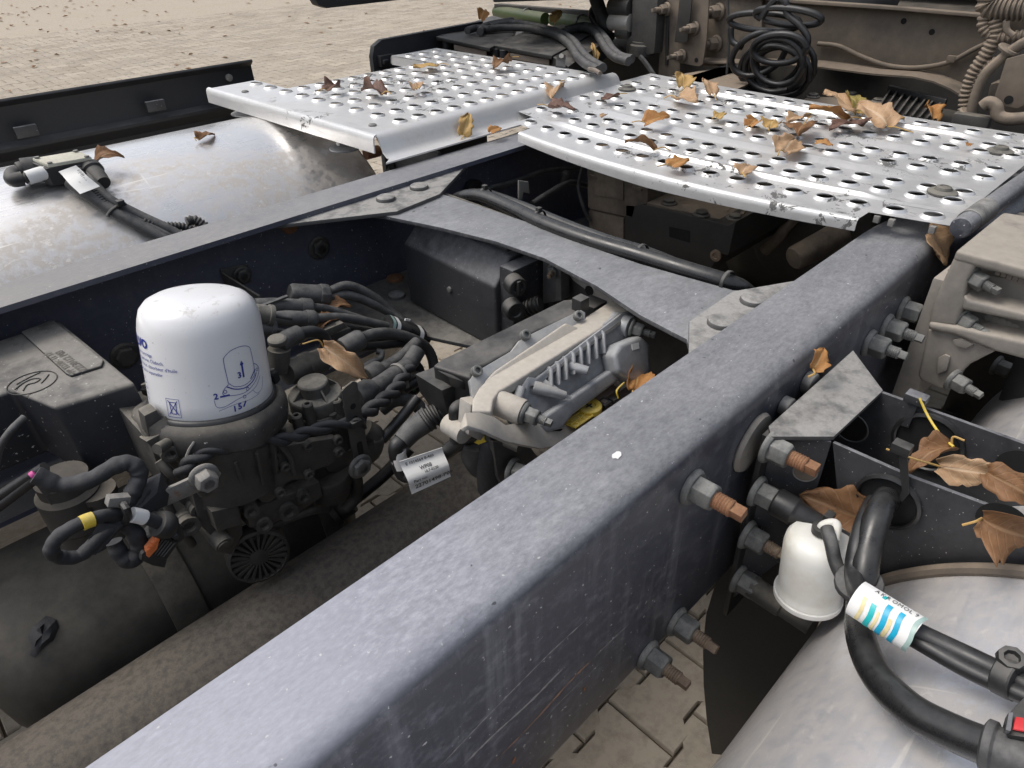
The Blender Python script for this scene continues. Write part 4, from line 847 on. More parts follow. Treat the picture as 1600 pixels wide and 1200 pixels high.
T = thing('dusty_union', 'thick dusty beige pipe union behind the round cap', 'fitting', P(480, 570, y=.14))
a, b = P(448, 584, y=.125), P(505, 562, y=.14); L = (b-a).length
part(T, 'union', G().lathe([(.016, 0), (.0175, L*.1), (.0175, L*.45), (.0195, L*.48), (.0195, L*.62), (.0175, L*.65), (.0175, L*.95), (.014, L)], a, b-a, 26), M['cast'], ang=30)
T = thing('plastic_lug', 'short dusty rectangular lug in the middle of the hose cluster', 'lug', P(525, 515, y=.18))
part(T, 'lug', G().prism([P(508, 516, y=.18), P(537, 504, y=.18), P(543, 511, y=.18), P(513, 526, y=.18)], (0, .012, 0)), M['cast'], bev=.0015)
part(T, 'base', G().prism([P(508, 528, y=.19), P(548, 512, y=.19), P(552, 545, y=.19), P(512, 552, y=.19)], (0, .02, 0)), M['castd'], bev=.002)
def fit_hose(label, f0, f1, fr, pl, r, mat='rub', cmat='rub', nm='air_hose'):
    t = thing(nm, label, 'hose', P(f1[0], f1[1], y=f1[2])); a, b = PL([f0, f1]); L = (b-a).length
    part(t, 'ferrule', G().lathe([(fr*.9, 0), (fr, L*.08), (fr, L*.86), (fr*.85, L)], a, b-a, 24), M[cmat], bev=.0006); part(t, 'line', G().tube(PL([f1]+pl), r, 14), M[mat]); return t
t = fit_hose('upper hose with swollen ferrule running into the striped tape', (535, 545, .15), (566, 528, .15), .0155, [(585, 522, .155), (610, 521, .16), (640, 528, .16), (668, 545, .16), (678, 575, .15), (672, 610, .14)], .0088)
part(t, 'second_line', G().tube(PL([(560, 543, .155), (595, 540, .16), (630, 537, .165), (655, 545, .165)]), .0068, 12), M['rubc'])
fit_hose('hose with broad ferrule beside the leaf, second of the lower pair', (572, 590, .11), (594, 578, .115), .0165, [(612, 568, .12), (632, 554, .13), (652, 535, .14)], .0102)
t = fit_hose('thickest grey hose with clamp rising from the slotted strip', (556, 622, .065), (582, 608, .07), .0185, [(600, 597, .078), (620, 583, .085), (638, 570, .095), (652, 548, .105)], .0132)
part(t, 'clamp', G().lathe([(.0155, -.003), (.0165, 0), (.0155, .003)], P(622, 583, y=.085), P(640, 569, y=.095)-P(615, 587, y=.085), 22, False, False), M['zinc']); part(t, 'clamp_lug', G().box(P(633, 598, y=.075), (.006, .012, .014)), M['zinc'], bev=.001)
T = thing('hook_pipe', 'thin grey hooked pipe end above the ferrules', 'pipe', P(590, 555, y=.13)); part(T, 'pipe', G().tube(PL([(560, 578, .12), (578, 567, .125), (594, 560, .13), (596, 551, .135), (588, 549, .14)]), .0048, 10), M['rub'])
t = hose('black_hose', 'smooth black hose arching over the paving gap beside the control unit', 'hose', [(596, 640, .09), (618, 625, .08), (645, 628, .07), (660, 645, .06), (662, 668, .06)], .0105)
t = hose('cable', 'dark cable disappearing under the control unit at its left end', 'cable', [(628, 610, .12), (660, 592, .12), (690, 585, .1), (720, 590, .08)], .0085, 'rubc')
t = hose('cable', 'lowest dark cable crossing behind the clamped hose', 'cable', [(640, 560, .17), (655, 580, .16), (650, 605, .15), (632, 620, .14)], .0095, 'rubc')
T = thing('dark_connector', 'dark connector with green seal under the hose clamp', 'connector', P(650, 600, y=.13))
part(T, 'body', G().prism([P(a, b, y=.13) for a, b in ((636, 596), (664, 586), (668, 600), (642, 612))], (0, .02, 0)), M['blk'], bev=.002); part(T, 'green_seal', G().prism([P(a, b, y=.128) for a, b in ((643, 602), (647, 600), (650, 610), (646, 612))], (0, .004, 0)), plain('green_seal', (.02, .16, .09), .5), bev=.0004)
# striped tape wrap
T = thing('tape_wrap', 'black tape wrap with two white stripes binding the cables', 'tape', P(630, 515, y=.19))
a, b = P(604, 508, y=.192), P(656, 526, y=.186); d_ = b-a
wr = lambda t, r, h: 1+.07*cos(2*t+1)+.03*sin(5*t)
part(T, 'wrap', G().lathe([(.016, 0), (.0172, .002), (.0172, d_.length)], a, d_, 30, mod=wr), M['pipe'])
for s0, s1 in ((.12, .22), (.80, .92)): part(T, 'white_stripe', G().lathe([(.0176, d_.length*s0), (.0176, d_.length*s1)], a, d_, 30, False, False, mod=wr), M['label'])
part(T, 'grey_stripe', G().lathe([(.0175, 0), (.0175, d_.length*.08)], a, d_, 30, False, False, mod=wr), M['mint'])
part(T, 'pale_end', G().prism([P(x, y, y=.19) for x, y in ((634, 498), (642, 499), (640, 502), (633, 501))], (0, .002, 0)), M['label'])
# twisted looms
def twist(label, pl, r, turns, n=2):
    t = thing('twisted_loom', label, 'cable', P(*pl[len(pl)//2][:2], y=pl[len(pl)//2][2])); p = catmull(PL(pl), 12); Lp = len(p)
    for k in range(n):
        q = []
        for i in range(Lp):
            T_ = (p[min(i+1, Lp-1)]-p[max(i-1, 0)]).normalized(); u, v, _ = frame(T_); a = 2*pi*(turns*i/(Lp-1)+k/n); q.append(p[i]+(u*cos(a)+v*sin(a))*r*.85)
        part(t, 'strand', G().tube(q, r, 10, raw=True), M['tape'])
    return t
twist('two twisted taped cables running in front of the canister casting', [(282, 742, .015), (300, 720, .015), (340, 702, .012), (400, 690, .01), (450, 686, .01), (490, 672, .012), (548, 660, .014)], .0048, 4)
twist('two twisted taped cables climbing right from the slotted strip', [(560, 655, .02), (590, 632, .035), (615, 612, .05), (628, 592, .07), (640, 572, .09)], .0062, 3)
# taped loop at lower left with yellow mark, connector with orange lock
TLP = thing('taped_loop', 'black taped cable loop with yellow mark hanging below the cover', 'cable', P(150, 830, y=-.03))
part(TLP, 'loop', G().tube(PL([(232, 762, 0), (200, 800, -.02), (165, 805, -.03), (125, 818, -.035), (92, 838, -.035), (80, 858, -.035), (92, 870, -.03), (125, 868, -.03), (158, 838, -.03), (190, 815, -.025)]), lambda t: .0066*(1+.04*sin(47*t)+.04*sin(101*t+2)), 14, sub=10), M['tape'])
part(TLP, 'upper_band', G().tube(PL([(55, 742, .03), (95, 758, .02), (140, 750, .01), (180, 728, .005), (205, 724, 0), (218, 742, -.005), (208, 768, -.01), (196, 792, -.015)]), lambda t: .0085*(1+.05*sin(31*t)+.04*sin(73*t+1)), 14, sub=12), M['tape'])
part(TLP, 'fold', G().loft([PL([(168, 850, -.035), (150, 868, -.035), (128, 862, -.03), (140, 838, -.03)]), PL([(200, 812, -.03), (190, 822, -.035), (160, 818, -.03), (165, 800, -.025)]), PL([(246, 770, -.01), (262, 790, -.012), (196, 802, -.015), (198, 780, -.01)]), PL([(252, 738, .0), (266, 764, .0), (236, 776, .004), (220, 752, .005)])]), M['tape'], bev=.004)
part(TLP, 'lower_loop', G().tube(PL([(192, 815, -.02), (212, 835, -.025), (217, 855, -.025), (205, 875, -.025), (188, 866, -.02), (178, 846, -.015)]), lambda t: (.0095-.003*abs(t-.5))*(1+.05*sin(38*t)), 14, sub=10), M['tape'])
part(TLP, 'yellow_mark', G().tube(PL([(127, 818, -.036), (136, 814, -.0355), (145, 811, -.035)]), .0074, 16), M['yellow'])
part(TLP, 'clip', G().box(P(184, 781, y=-.025), (.020, .010, .010), Matrix.Rotation(.5, 3, 'Y')), M['zinc'], bev=.001)
tie(TLP, PL([(190, 785, -.02), (196, 792, -.04), (200, 806, -.04), (196, 815, -.03)]), .004)
CN_ = thing('plug_connector', 'black plug with orange lock and white sleeve hanging over the air tank', 'connector', P(255, 850, y=-.03))
cy_ = -.035
part(CN_, 'sleeve', G().tube(PL([(205, 804, cy_), (216, 806, cy_), (226, 809, cy_)]), .0078, 14), M['label'], bev=.001)
part(CN_, 'cable', G().tube(PL([(224, 808, cy_), (238, 813, cy_), (250, 818, cy_)]), .0066, 12), M['tape'])
part(CN_, 'collar', G().lathe([(.013, 0), (.0145, .004), (.0145, .010), (.012, .016)], P(246, 818, y=cy_), P(262, 822, y=cy_)-P(246, 818, y=cy_), 20), M['blk'])
part(CN_, 'hood', G().prism(PL([(252, 812, cy_), (268, 812, cy_), (288, 826, cy_), (290, 842, cy_), (280, 850, cy_), (250, 836, cy_)]), (0, .022, 0)), M['blk'], bev=.003)
part(CN_, 'housing', G().prism(PL([(246, 838, cy_-.002), (280, 848, cy_-.002), (257, 880, cy_-.002), (226, 869, cy_-.002)]), (0, .026, 0)), M['blk'], bev=.0015)
for k in range(5):
    s = .2+.15*k; p0 = P(249, 841, y=cy_-.0032).lerp(P(279, 850, y=cy_-.0032), s); p1 = P(229, 868, y=cy_-.0032).lerp(P(256, 878, y=cy_-.0032), s)
    part(CN_, 'rib', G().tube([p0, p1], .0011, 5), M['blk'])
part(CN_, 'end_rim', G().prism(PL([(222, 866, cy_-.005), (226, 862, cy_-.005), (262, 874, cy_-.005), (258, 888, cy_-.005), (238, 884, cy_-.005), (220, 876, cy_-.005)]), (0, .033, 0)), M['blk'], bev=.002)
OL = part(CN_, 'lock', G().prism(PL([(228, 858, cy_-.006), (246, 836, cy_-.006), (250, 843, cy_-.006), (246, 858, cy_-.006), (233, 872, cy_-.006), (229, 869, cy_-.006)]), (0, .006, 0)), M['orange'], bev=.001)
for k in range(4): part(OL, 'lock_tooth', G().box(P(231+4.6*k, 860-6.0*k, y=cy_-.007), (.004, .004, .0045)), M['orange'], bev=.0006)
for px, py in ((266, 836), (274, 838)): part(CN_, 'latch', G().box(P(px, py, y=cy_-.002), (.005, .005, .005)), M['mod'], bev=.0006)

# ------------------------------------------------------------------ black module under the crossmember
BM = thing('electronic_module', 'smooth black plastic box with chamfered edge under the crossmember', 'module', (.05, .17, -.205))
f = PL  # front plane x = 0
fx = .0; q = [P(a, b, x=fx) for a, b in ((631, 377), (777, 457), (775, 518), (640, 470))]
yl, yr = .292, .060
sec = [(0, -.200), (0, -.086), (.034, -.045), (.125, -.045), (.125, -.200)]
g = G().loft([[V((x, yl-.010*(x > .02 and z > -.06), z)) for x, z in sec], [V((x, yr, z-.006)) for x, z in sec]]); part(BM, 'case', g, M['mod'], bev=.006, seg=3)
part(BM, 'dusty_lid', G().box((.082, (yl+yr)/2, -.0455), (.08, yl-yr-.03, .012)), M['gus'], bev=.003)
for k in range(4): part(BM, 'lid_clip', G().box((.046, yl-.05-.045*k, -.037), (.012, .02, .006)), M['gus'], bev=.001)
part(BM, 'side_cover', G().box((.066, yr-.014, -.125), (.112, .03, .135)), M['mod'], bev=.004)
for px, py, r in ((806, 446, .0155), (803, 484, .016)):
    a = P(px, py, y=yr-.045); t = part(BM, 'cap', G().lathe([(r, -.012), (r, .006), (r*.9, .009), (r*.55, .009), (r*.5, .006), (.001, .006)], a, (-.35, -1, 0), 28), M['blk'], bev=.0006)
    if py < 460: part(t, 'grip', G().box(a+V((-.35, -1, 0)).normalized()*.009, (.006, .006, .022)), M['blk'], bev=.001)
part(BM, 'ribbed_hose', G().corr([P(806, 486, y=.03), P(822, 482, y=.02), P(845, 474, y=.0)], .0135, .007), M['blk'])
part(BM, 'front_screw', G().lathe([(.005, 0), (.005, .003), (.003, .004)], P(703, 452, x=-.0005), (-1, 0, 0), 14), M['nut'])
VB = thing('support_bracket', 'upright grey bracket with rusty stud behind the black module', 'bracket', (.06, -.03, -.2))
part(VB, 'upright', G().prism([P(a, b, x=.07) for a, b in ((848, 402), (872, 412), (874, 470), (848, 475))], (.01, 0, 0)), M['gus'], bev=.001); part(VB, 'edge', G().prism([P(a, b, x=.06) for a, b in ((868, 412), (876, 415), (877, 470), (868, 470))], (.02, 0, 0)), M['gus'], bev=.001)
nut(VB, P(866, 420, x=.066), (-1, -.5, 0), STUD, .55)
HP = thing('hanger_plate', 'beige plate with round hole behind the grey bracket bar', 'bracket', (.09, -.12, -.2))
part(HP, 'plate', G().prism([P(a, b, x=.086) for a, b in ((880, 415), (915, 432), (1000, 478), (985, 500), (948, 485), (930, 480), (918, 455), (895, 438))], (.004, 0, 0)), M['bar'], bev=.001)
part(HP, 'hole', G().lathe([(.008, 0), (.008, .001)], P(921, 454, x=.0858), (-1, 0, 0), 20), M['hole'])

# ------------------------------------------------------------------ twin control units in a cast carrier
def PN(px, py, p0, nn):
    d = ROT @ V(((px-800)/CAM_F, -(py-600)/CAM_F, -1)); return CAM_P+d*((p0-CAM_P).dot(nn)/d.dot(nn))
CU = thing('control_unit', 'black topped control unit with ribbed aluminium side beside the near rail', 'control unit', (-.12, -.13, -.2))
zc = -.042
top = [P(a, b, z=zc) for a, b in ((676, 571), (690, 560), (700, 556), (880, 468), (905, 466), (914, 480), (905, 488), (830, 520), (808, 536), (800, 546), (742, 578), (735, 590))]
g = G().loft([[p+V((0, 0, -.062)) for p in top], [p+V((0, 0, -.006)) for p in top], [p for p in top]]); part(CU, 'black_cover', g, M['blk'], bev=.004, seg=3)
yA = -.146
ap = [(734, 594), (742, 582), (800, 548), (812, 532), (830, 522), (908, 484), (915, 488), (914, 512), (905, 520), (770, 606), (742, 640)]
nA = V((.0, -.72, .69)).normalized(); pA = P(745, 584, z=-.043)
A_ = lambda px, py: PN(px, py, pA, nA)
AP = part(CU, 'aluminium_flange', G().prism([A_(a, b) for a, b in ap], -nA*.006), M['alu'], bev=.0012)
part(AP, 'raised_rib', G().prism([A_(a, b)+nA*.0002 for a, b in ((750, 612), (757, 596), (770, 582), (880, 507), (900, 514), (905, 522), (790, 600), (765, 622))], nA*.006), M['bar'], bev=.0025, seg=3)
for px, py in ((743, 580), (819, 524), (901, 494)): put(SOCK, 'screw', AP, A_(px, py+1)+nA*.0002, nA, 0, .95)
part(CU, 'lug', G().box(P(907, 475, z=-.035), (.018, .016, .02)), M['blk'], bev=.002)
part(CU, 'side_connector', G().prism([P(a, b, y=-.13) for a, b in ((690, 610), (735, 592), (740, 640), (730, 690), (715, 665), (697, 640))], (0, .05, 0)), M['blk'], bev=.003)
part(CU, 'connector_latch', G().prism([P(a, b, y=-.145) for a, b in ((700, 588), (725, 596), (728, 610), (705, 604))], (0, .02, 0)), M['blk'], bev=.002)
part(CU, 'connector_lever', G().tube([P(a, b, y=-.15) for a, b in ((735, 628), (714, 636), (710, 650), (712, 690))], .007, 10), M['blk'])
part(CU, 'rear_connector', G().box(P(925, 485, z=-.07), (.03, .03, .03)), M['blk'], bev=.003)
# carrier bar
CB = thing('carrier_bracket', 'beige cast bracket bar holding the control units along the near rail', 'bracket', (-.1, -.17, -.2))
zb = -.047
bp = [P(a, b, z=zb) for a, b in ((737, 642), (738, 624), (748, 606), (762, 592), (958, 467), (974, 469), (988, 482), (797, 601), (780, 611), (771, 624), (768, 642))]
part(CB, 'bar', G().prism(bp, (0, 0, -.014)), M['bar'], bev=.003, seg=3)
part(CB, 'leg', G().prism([P(a, b, y=-.178) for a, b in ((736, 632), (769, 626), (768, 662), (752, 690), (732, 680))], (0, .02, 0)), M['bar'], bev=.003)
q = P(778, 629, y=-.188); part(CB, 'boss', G().cyl(q, q+V((.010, -.030, -.004)), .0150, n=28), M['bar'], bev=.0015); nut(CB, q+V((.010, -.0305, -.004)), (.3, -.95, -.1), STUDG, .70)
q = P(975, 510, y=-.19); part(CB, 'boss', G().cyl(q+V((0, .02, 0)), q+V((.004, -.008, 0)), .0145, n=28), M['alub'], bev=.0015); nut(CB, q+V((.004, -.0085, 0)), (.3, -.95, -.1), STUDG, .66)
part(CB, 'round_end', G().cyl(P(727, 678, y=-.17), P(727, 678, y=-.17)+V((.0, .03, 0)), .013), M['bar'], bev=.001)
# finned cast unit
yF = -.190
FU = thing('finned_module', 'finned grey cast aluminium module between the beige bar and the near rail', 'control unit', (-.1, -.21, -.2))
nF = V((.0, -.88, .47)).normalized(); pF = P(890, 548, y=-.185)
F_ = lambda px, py, h=0: PN(px, py, pF, nF)+nF*h
fp = [(812, 662), (806, 630), (810, 604), (820, 588), (834, 590), (952, 500), (966, 489), (983, 486), (989, 500), (991, 560), (968, 588), (888, 650), (870, 670), (842, 678)]
FB = part(FU, 'case', G().prism([F_(a, b) for a, b in fp], -nF*.024), M['alub'], bev=.003, seg=3)
part(FB, 'flange_rim', G().prism([F_(a, b, .0005) for a, b in ((812, 604), (821, 589), (834, 591), (952, 502), (966, 491), (983, 488), (987, 498), (968, 503), (836, 602), (824, 604), (818, 640), (810, 632))], nF*.005), M['alub'], bev=.0015)
part(FB, 'lower_step', G().prism([F_(a, b, .001) for a, b in ((832, 664), (842, 648), (888, 616), (944, 578), (957, 594), (884, 648), (866, 670), (842, 676))], nF*.013), M['alub'], bev=.004, seg=3)
part(FU, 'fixing_lug', G().tube([F_(812, 606, .003), F_(806, 622, .004), F_(798, 634, .004)], .006, 10), M['alub'])
for k in range(8):
    px, py = 852+11.8*k, 578-8.1*k
    part(FU, 'fin', G().prism([F_(px, py-4), F_(px+1, py+32), F_(px+1, py+32)+nF*.011, F_(px, py-4)+nF*.011+V((0, 0, -.005)), F_(px, py-4)+nF*.006], (.0030, 0, 0)), M['alub'], bev=.0007)
part(FU, 'post', G().cyl(F_(832, 604), F_(868, 619, .018), .0085, .0050, 20), M['alu'], bev=.001); part(FU, 'web', G().prism([F_(838, 588), F_(828, 612), F_(874, 625, .02)], (.003, 0, .002)), M['alu'], bev=.0006)
part(FU, 'pin', G().cyl(F_(888, 572), F_(902, 581, .020), .0070, .0055, 16), M['alub'], bev=.001)
part(FU, 'sensor_box', G().prism([F_(a, b, .001) for a, b in ((936, 556), (946, 540), (978, 527), (992, 540), (993, 584), (968, 600), (942, 584))], nF*.026), M['alub'], bev=.006, seg=3)
part(FU, 'square_mark', G().prism([F_(a, b, .0275) for a, b in ((962, 541), (973, 538), (974, 547), (963, 550))], nF*.0004), M['label'])
for k in range(3): part(FU, 'printed_strip', G().prism([F_(a, b, .0052) for a, b in ((850+40*k, 584-29*k), (884+40*k, 560-29*k), (886+40*k, 564-29*k), (852+40*k, 588-29*k))], nF*.001), M['zinc'])
# shelf beside the rail with yellow cap
SF = thing('shelf_plate', 'dusty brown shelf plate between finned module and near rail', 'plate', (-.1, -.25, -.15))
zs2 = -.125
M['shelf'] = dirty('brown_shelf', (.12, .10, .085), .6, dust=(.27, .225, .185), up=.75, allo=.2, ns=30, bump=.15)
part(SF, 'plate', G().prism([P(a, b, z=zs2) for a, b in ((850, 655), (942, 590), (968, 606), (880, 668))], (0, 0, -.006)), M['shelf'], bev=.001)
part(SF, 'lower_plate', G().prism([P(a, b, z=zs2-.012) for a, b in ((880, 672), (990, 596), (1060, 600), (960, 690))], (0, 0, -.006)), M['shelf'], bev=.001)
YC = thing('yellow_cap', 'yellow plastic cap with ribbed tab lying beside the near rail', 'cap', P(920, 636, z=zs2))
yc = P(920, 637, z=zs2+.003)
part(YC, 'ring', G().lathe([(.0165, -.003), (.0165, .0035), (.0145, .005), (.0085, .005), (.008, .003), (.001, .003)], yc, (0, 0, 1), 32), M['yellow'], bev=.0005)
part(YC, 'star', G().box(yc+V((0, 0, .0035)), (.010, .002, .001)).box(yc+V((0, 0, .0036)), (.002, .010, .001)), M['ink'])
tb = [P(a, b, z=zs2+.001) for a, b in ((906, 646), (926, 652), (900, 670), (882, 664))]
part(YC, 'tab', G().prism(tb, (0, 0, .002)), M['yellow'], bev=.0005)
for k in range(3): part(YC, 'tab_rib', G().tube([tb[0].lerp(tb[1], k/2)+V((0, 0, .003)), tb[3].lerp(tb[2], k/2)+V((0, 0, .003))], .0014, 6), M['yellow'])
for k in range(2): part(YC, 'tab_rib', G().tube([tb[0].lerp(tb[3], .35+.4*k)+V((0, 0, .003)), tb[1].lerp(tb[2], .35+.4*k)+V((0, 0, .003))], .0012, 6), M['yellow'])
BK = thing('small_buckle', 'small dark buckle with square opening beside the yellow cap', 'buckle', P(945, 630, z=zs2)); bq = P(944, 629, z=zs2+.001)
part(BK, 'frame', G().box(bq, (.014, .014, .004)).box(bq+V((.012, -.004, .0)), (.008, .010, .006)), M['blk'], bev=.001); part(BK, 'opening', G().box(bq+V((0, 0, .0022)), (.007, .007, .0006)), M['shelf'])
# curved arm in front
AM = thing('bracket_arm', 'dusty twisted bracket arm with square hole tucked under the near rail', 'bracket', P(800, 680, y=-.25))
r0 = [P(a, b, y=-.215) for a, b in ((724, 668), (728, 652), (745, 648), (768, 654), (786, 667), (800, 664), (812, 659), (900, 664), (930, 672))]
r1 = [P(a, b, y=-.235) for a, b in ((724, 674), (732, 672), (750, 676), (768, 684), (786, 692), (810, 697), (840, 702), (905, 692), (930, 700))]
g = G(); a_, b_ = g.vs(r0), g.vs(r1)
for i in range(len(a_)-1): g.f([a_[i], a_[i+1], b_[i+1], b_[i]])
part(AM, 'arm', g, M['bar'], solid=.004, bev=.0006)
part(AM, 'square_hole', G().prism([P(a, b, y=-.2235)+V((0, -.003, .001)) for a, b in ((857, 673), (868, 666), (876, 670), (864, 678))], (0, -.0006, 0)), M['hole'])
part(AM, 'stay', G().cyl(P(790, 690, y=-.2), P(812, 700, y=-.22), .006), M['cast']); nut(AM, P(800, 735, y=-.2), (.2, -1, .1), STUD, .9)
part(AM, 'lower_leg', G().prism([P(a, b, y=-.195) for a, b in ((770, 690), (830, 700), (860, 740), (790, 770), (778, 745))], (0, .008, 0)), M['cast'], bev=.001)
# unit cable, sleeve and white tag
UC = thing('unit_cable', 'black cable with ribbed boot leaving the control unit to the white tag', 'cable', P(640, 700, y=-.08))
part(UC, 'boot', G().corr(PL([(694, 640, -.1), (680, 647, -.095), (664, 658, -.09)]), .0165, .0062), M['blk'])
part(UC, 'taped_part', G().tube(PL([(668, 655, -.09), (645, 672, -.085), (628, 690, -.085)]), lambda t: .0155-.003*t, 16), M['rub'])
part(UC, 'sleeve', G().tube(PL([(621, 702, -.085), (622, 714, -.085), (627, 728, -.087)]), .0105, 16), M['label'])
part(UC, 'cable', G().tube(PL([(632, 688, -.085), (619, 697, -.085), (622, 720, -.085), (632, 742, -.09), (660, 738, -.11), (690, 712, -.125), (715, 693, -.14), (740, 680, -.16), (756, 682, -.17)]), .0095, 14), M['rubc'])
part(UC, 'yellow_tape', G().tube(PL([(748, 679, -.167), (757, 684, -.172), (763, 688, -.175)]), .0108, 14), M['yellow'])
part(UC, 'tail', G().tube(PL([(760, 686, -.175), (766, 700, -.18), (764, 725, -.175), (768, 762, -.17)]), lambda t: .011+.007*t, 14), M['tape'])
part(UC, 'grey_tail', G().tube(PL([(745, 690, -.16), (742, 712, -.155), (752, 728, -.155)]), .017, 14), M['rub'])
part(UC, 'tie', G().box(P(768, 680, y=-.185), (.014, .010, .012)), M['blk'], bev=.001)
WT = thing('part_tag', 'white folded paper tag with part number hanging from the unit cable', 'label', P(660, 740, y=-.11))
tc = PL([(625, 722, -.118), (692, 700, -.135), (706, 746, -.150), (645, 774, -.135)])
F, nn = sheet_tag(WT, 'tag', tc, M['label'], .004)
if nn.y > 0: nn = -nn
Wd, Hd = (tc[1]-tc[0]).length, (tc[3]-tc[0]).length
for t, s, u, v in (('22701498-P09', .0088, .12, .88), ('Part no:', .0055, .12, .66), ('WP08', .006, .36, .38), ('E 1014564 8-460', .0052, .1, .17), ('10.7-0120', .0045, .42, .49)): text_on(WT, t, s, F, nn, M['ink'], u0=u, v0=v, W=Wd, Hh=Hd, lift=.0012, bold=.0001)
# black hose with ties above the crossmember, and its tails
BH = thing('hose_bundle', 'shiny black hose bundle strapped along the front of the crossmember', 'hose', (.15, 0, -.03))
def PZ(l): return [P(a, b, z=z) for a, b, z in l]
part(BH, 'hose', G().tube(PZ([(700, 318, -.05), (728, 308, -.022), (755, 308, -.012), (800, 326, -.012), (850, 350, -.012), (920, 376, -.012), (1000, 400, -.012), (1090, 428, -.014), (1150, 447, -.022), (1172, 462, -.05)]), .0125, 18), M['pipe'])
part(BH, 'hose', G().tube(PZ([(735, 304, -.03), (760, 303, -.02), (810, 320, -.02), (870, 345, -.022), (940, 372, -.022), (1010, 394, -.022), (1070, 418, -.025)]), .0085, 14), M['pipe'])
part(BH, 'hose', G().tube(PZ([(770, 325, -.03), (830, 347, -.03), (900, 376, -.03), (980, 402, -.03), (1080, 432, -.03)]), .0075, 12), M['pipe'])
for px, py in ((758, 308), (842, 344), (1002, 399), (1136, 442)):
    q = P(px, py, z=-.014); g = G(); g.lathe([(.0155, -.0028), (.0165, -.002), (.0165, .002), (.0155, .0028)], q, (0, 1, -.05), 22, False, False); part(BH, 'cable_tie', g, M['blk'])
    if px in (842, 758): part(BH, 'tie_head', G().box(q+V((0, 0, .017)), (.008, .008, .008)), M['blk'], bev=.001)
part(BH, 'conduit', G().corr(PZ([(800, 335, -.04), (830, 345, -.035), (860, 358, -.035), (1040, 415, -.04), (1075, 432, -.035), (1090, 445, -.05)]), .008, .006), M['blk'])
# ------------------------------------------------------------------ tank bracket on the near rail
TB = thing('tank_bracket', 'black sheet metal tank bracket bolted to the near rail, folded top plate and round holes', 'bracket', (-.08, -.47, -.6))
zt = -.035
tp = [P(a, b, z=zt) for a, b in ((1183, 657), (1205, 682), (1303, 682), (1380, 610), (1333, 547))]
tp[0].y = min(tp[0].y, -.441)
part(TB, 'top_plate', G().prism(tp, (0, 0, -.005)), M['gus'], bev=.0008)
yf = -.447; xl = tp[0].x
part(TB, 'rail_flange', G().prism([V((xl-.012, yf, zt-.004)), V((xl+.19, yf, zt-.004)), V((xl+.19, yf, -.33)), V((xl-.002, yf, -.33)), V((xl-.010, yf, -.2))], (0, .006, 0)), M['blk'], bev=.001)
# inner web: runs out from the flange, folded once, then carries the tank
w0, w1 = V((xl+.005, yf, 0)), V((tp[2].x-.002, tp[2].y, 0))
xw = w1.x
def zat(px, py): return P(px, py, x=xw).z
part(TB, 'folded_web', G().prism([V((w0.x, w0.y, zt-.006)), V((w1.x, w1.y, zt-.006)), V((w1.x, w1.y, -.19)), V((w0.x, w0.y, -.30))], (.0045, .003, 0)), M['mod'], bev=.0008)
cyT, czT, rT = -.83, -.33, .296
arc = []
for i in range(15):
    a = R(22+62*i/14); arc.append(V((xw, cyT+rT*cos(a), czT+rT*sin(a))))
top = [V((xw, w1.y-.001, zt-.006)), V((xw, -.57, zt-.005)), V((xw, -.66, zt+.004)), V((xw, -.80, zt+.006))]
part(TB, 'outer_web', G().prism(arc+top[::-1], (.0045, 0, 0)), M['mod'], bev=.0008)
# lower arm that curves down and under the tank
arm = [V((xl+.004, yf-.004, -.30))]
lo = [P(a, b, x=xw+.02) for a, b in ((1118, 910), (1103, 960), (1098, 1010), (1099, 1070), (1104, 1125), (1112, 1178))]
hi = [V((xw+.02, cyT+rT*cos(R(22-8*i)), czT+rT*sin(R(22-8*i)))) for i in range(8)]
part(TB, 'lower_arm', G().prism([V((xw+.02, yf, -.15))]+lo+[V((xw+.02, -.50, -.66))]+hi[::-1]+[V((xw+.02, -.56, -.20))], (.005, 0, 0)), M['blk'], bev=.001)
part(TB, 'rubber_strip', G().tube([V((xw-.008, cyT+(rT+.001)*cos(a), czT+(rT+.001)*sin(a))) for a in [R(18+4.2*i) for i in range(17)]], .0062, 8, 3), M['beam'])
x2 = .038
part(TB, 'second_web', G().prism([V((x2, -.447, -.045)), V((x2, -.50, -.036)), V((x2, -.66, -.030)), V((x2, -.82, -.028)), V((x2, -.82, -.34)), V((x2, -.447, -.34))], (.0045, 0, 0)), M['mod'], bev=.0008)
def webhole(px, py, r, x, nm='hole', rim=False):
    q = P(px, py, x=x); part(TB, nm, G().lathe([(r, 0), (r, .0009)], q, (-1, 0, 0), n=36), M['hole'])
    if rim: part(TB, 'grommet', G().lathe([(r*1.0, 0), (r*1.16, .001), (r*1.16, .004), (r*1.05, .0055), (r, .004)], q, (-1, 0, 0), n=36, c0=False, c1=False), M['rubc'])
webhole(1388, 782, .026, xw-.0002, rim=True); webhole(1566, 817, .020, xw-.0002)
q = P(1258, 738, x=xw); nrm_w = V((-(w1.y-w0.y), (w1.x-w0.x), 0)).normalized()
if nrm_w.x > 0: nrm_w = -nrm_w
def onweb(px, py):
    d = ROT @ V(((px-800)/CAM_F, -(py-600)/CAM_F, -1)); p0 = V((w0.x, w0.y, 0)); t = (p0-CAM_P).dot(nrm_w)/d.dot(nrm_w); return CAM_P+d*t
q = onweb(1258, 738); part(TB, 'hole', G().lathe([(.0105, -.0003), (.0105, .0006)], q, nrm_w, n=30), M['gear']); part(TB, 'hole_rim', G().lathe([(.0105, 0), (.0118, .0007), (.0124, 0)], q, nrm_w, n=30, c0=False, c1=False), M['zinc'])
